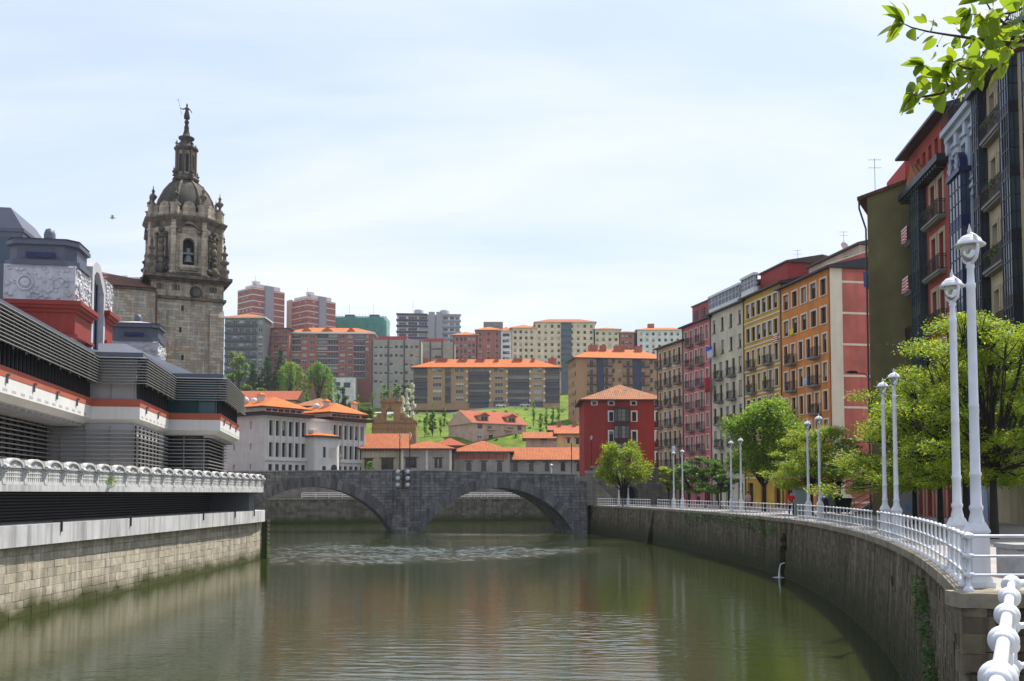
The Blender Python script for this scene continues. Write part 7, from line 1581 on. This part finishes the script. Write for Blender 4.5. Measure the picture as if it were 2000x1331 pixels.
# ---- street furniture on and behind the bridge
def black_lamp(label, px, pyt, Y, zb):
    t = thing('black_lamp_post', label, 'street lamp', (xat(px,Y),Y,zb), 0, 'black lamp posts past the bridge'); h = zat(pyt,Y)-zb
    MB().lathe([(.14,0),(.14,.6),(.07,.7),(.06,h-.7),(.09,h-.68),(.05,h-.6)],8).build('post', BLACKI, t); MB().lathe([(.08,h-.6),(.2,h-.2),(.18,h-.12)],8).build('lantern', LENS, t); MB().lathe([(.22,h-.12),(.12,h),(.02,h+.12)],8).build('cap', BLACKI, t)
black_lamp('black lamp post on the bridge, left of two near the pier',781,849,146,7.2); black_lamp('black lamp post on the bridge, right of two near the pier',800.5,845,146,7.2); black_lamp('black lamp post in front of the station wing',1116,858,150,7.2); black_lamp('black lamp post before the dark red house',1155,852,150,7.8); black_lamp('black lamp post left of the civic porch',664,888,160,7.2)
t = thing('globe_lamp','short white lamp behind the bridge parapet at the right','street lamp',(xat(1077,145.5),145.5,7.0)); MB().lathe([(.12,0),(.1,1.2),(.08,2.2)],8).build('post', WPAINT, t); MB().ball((0,0,2.45),.26,10,8).build('globe', LENS, t)
fr_ = thing('far_railing','white railing along the far bank seen through the right arch','railing',(0,0,4.5)); pts = [(Vector(a)).lerp(Vector(b),i/12) for a,b in zip(FB[1:],FB[2:]) for i in range(12)]
for p in pts: MB().box(-.05,.05,-.05,.05,0,1.0).build('post', WPAINT, fr_, (p.x,p.y+.4,0))
for z in (.35,.65,.97): MB().tube([(p.x,p.y+.4,z) for p in pts], .035, 5).build('rail', WPAINT, fr_)
# ---- people
SKIN = paint('skin', (.42,.24,.17), .6, .05, 0, bmp=0); HAIR = paint('dark_hair', (.02,.015,.012), .7, .1, 0)
def skin(name, V, E, rad, mat, parent, root=0):
    me = bpy.data.meshes.new(name); me.from_pydata(V, E, []); me.materials.append(mat); o = inst(name, me, parent); md = o.modifiers.new('skin','SKIN'); me.skin_vertices or None
    if not me.skin_vertices: 
        pass
    for i, r in enumerate(rad): me.skin_vertices[0].data[i].radius = (r,r) if not isinstance(r,tuple) else r
    me.skin_vertices[0].data[root].use_root = True
    o.modifiers.new('sub','SUBSURF').levels = 1; o.modifiers['sub'].render_levels = 2; return o
def person(label, px, Y, shirt, trousers, rz, bag=False):
    t = thing('person', label, 'person', (xat(px,Y,960),Y,ZP), rz)
    # pelvis, waist, chest, neck, head, top; arms; legs mid-stride
    V = [(0,0,.93),(0,0,1.1),(0,0,1.33),(0,0,1.5),(0,-.02,1.62),(0,0,1.74), (.19,0,1.42),(.25,.05,1.15),(.22,-.10,.93),(.21,-.13,.84), (-.19,0,1.42),(-.25,-.04,1.15),(-.22,-.2,.97),(-.21,-.24,.88), (.09,0,.88),(.10,-.12,.50),(.10,-.04,.08),(.11,-.18,.03), (-.09,0,.88),(-.10,.10,.50),(-.10,.24,.09),(-.11,.12,.03)]
    E = [(0,1),(1,2),(2,3),(3,4),(4,5),(2,6),(6,7),(7,8),(8,9),(2,10),(10,11),(11,12),(12,13),(0,14),(14,15),(15,16),(16,17),(0,18),(18,19),(19,20),(20,21)]
    Rr = [.13,.13,.15,.055,.095,.075,.055,.042,.032,.035,.055,.042,.032,.035,.085,.06,.042,.04,.085,.06,.042,.04]
    skin('body', V, E, Rr, SKIN, t)
    skin('shirt', [V[0],V[1],V[2],(0,0,1.46),V[6],(.245,.04,1.2),V[10],(-.245,-.03,1.2)], [(0,1),(1,2),(2,3),(2,4),(4,5),(2,6),(6,7)], [.15,.155,.17,.08,.075,.06,.075,.06], shirt, t)
    skin('trousers', [(0,0,.98)]+[V[i] for i in (14,15,16,18,19,20)], [(0,1),(1,2),(2,3),(0,4),(4,5),(5,6)], [.15,.10,.08,.062,.10,.08,.062], trousers, t)
    MB().ball((0,.015,1.68),.115,10,8,0,1.0).build('hair', HAIR, t)
person('person in a red shirt and dark trousers walking behind the railing', 1545, 71.5, CL('red_shirt',(.5,.02,.02)), CL('dark_trousers',(.015,.018,.03)), R(0)); person('person in a pale pink shirt carrying on along the promenade', 1461, 86, CL('pink_shirt',(.5,.33,.33)), CL('navy_trousers',(.02,.025,.045)), R(20))
# ---- ivy and weeds on the quays, gull
def weeds(label, pts, mat, nl, leaf, name='wall_weeds'):
    rng = np.random.default_rng(len(pts)+nl); t = inst(name, leaf_cloud(name, pts, [leaf*6]*len(pts), nl, leaf, [mat], rng, up=.2)); return tag(t, label, 'weeds', kind=None)
IVY = leafmat('ivy_leaf', (.03,.08,.012), (.06,.13,.02), .3)
pts = []
for i in range(16): p,a = edge_at(24.5-i*.25,-.14); pts.append((p.x,p.y,3.2-i*.13+random.uniform(-.25,.15)))
weeds('green ivy trailing down the quay wall below the nearest lamps', pts, IVY, 1500, .045, 'wall_ivy'); pts = []
for i in range(40): p,a = edge_at(66+i*.8+random.uniform(-.3,.3),-.16); pts.append((p.x,p.y,3.45-random.random()**2*.9))
weeds('strip of weeds under the coping of the far straight quay', pts, IVY, 2200, .07)
p = Vector((-22.0,53.5)); weeds('small tuft of weeds growing at the foot of the white balustrade', [(-20.7,51.3,5.85),(-20.7,51.4,6.05)], LM_G, 160, .05, 'weed_tuft')
gl_ = thing('gull','small gull gliding in the sky left of the church','bird',at(220,426,95),R(20)); GW = paint('gull_grey',(.45,.45,.47),.7,.1,0,bmp=0)
skin('body', [(-.28,0,0),(-.05,0,0),(.2,0,.02),(.3,0,.03)], [(0,1),(1,2),(2,3)], [.03,.09,.06,.02], GW, gl_, 1)
for sx in (-1,1): MB().add([(.08,0,.03),(-.12,0,.03),(-.1,sx*.4,.14),(.1,sx*.4,.15),(-.12,sx*.85,.06),(-.05,sx*.85,.07)], [(0,1,2,3),(3,2,4,5)]).build('wing', GW, gl_)
# ================================================================== AIR
mb = MB(); mb.box(-720,720,-160,1500,-3,125); m = bpy.data.materials.new('haze'); m.use_nodes = True; N_ = m.node_tree.nodes; N_.remove(N_['Principled BSDF'])
pv_ = N_.new('ShaderNodeVolumePrincipled'); pv_.inputs['Color'].default_value = (.86,.91,1,1); pv_.inputs['Density'].default_value = .00010; pv_.inputs['Anisotropy'].default_value = .3
m.node_tree.links.new(pv_.outputs[0], N_['Material Output'].inputs['Volume']); tag(mb.build('haze', m), kind='stuff')
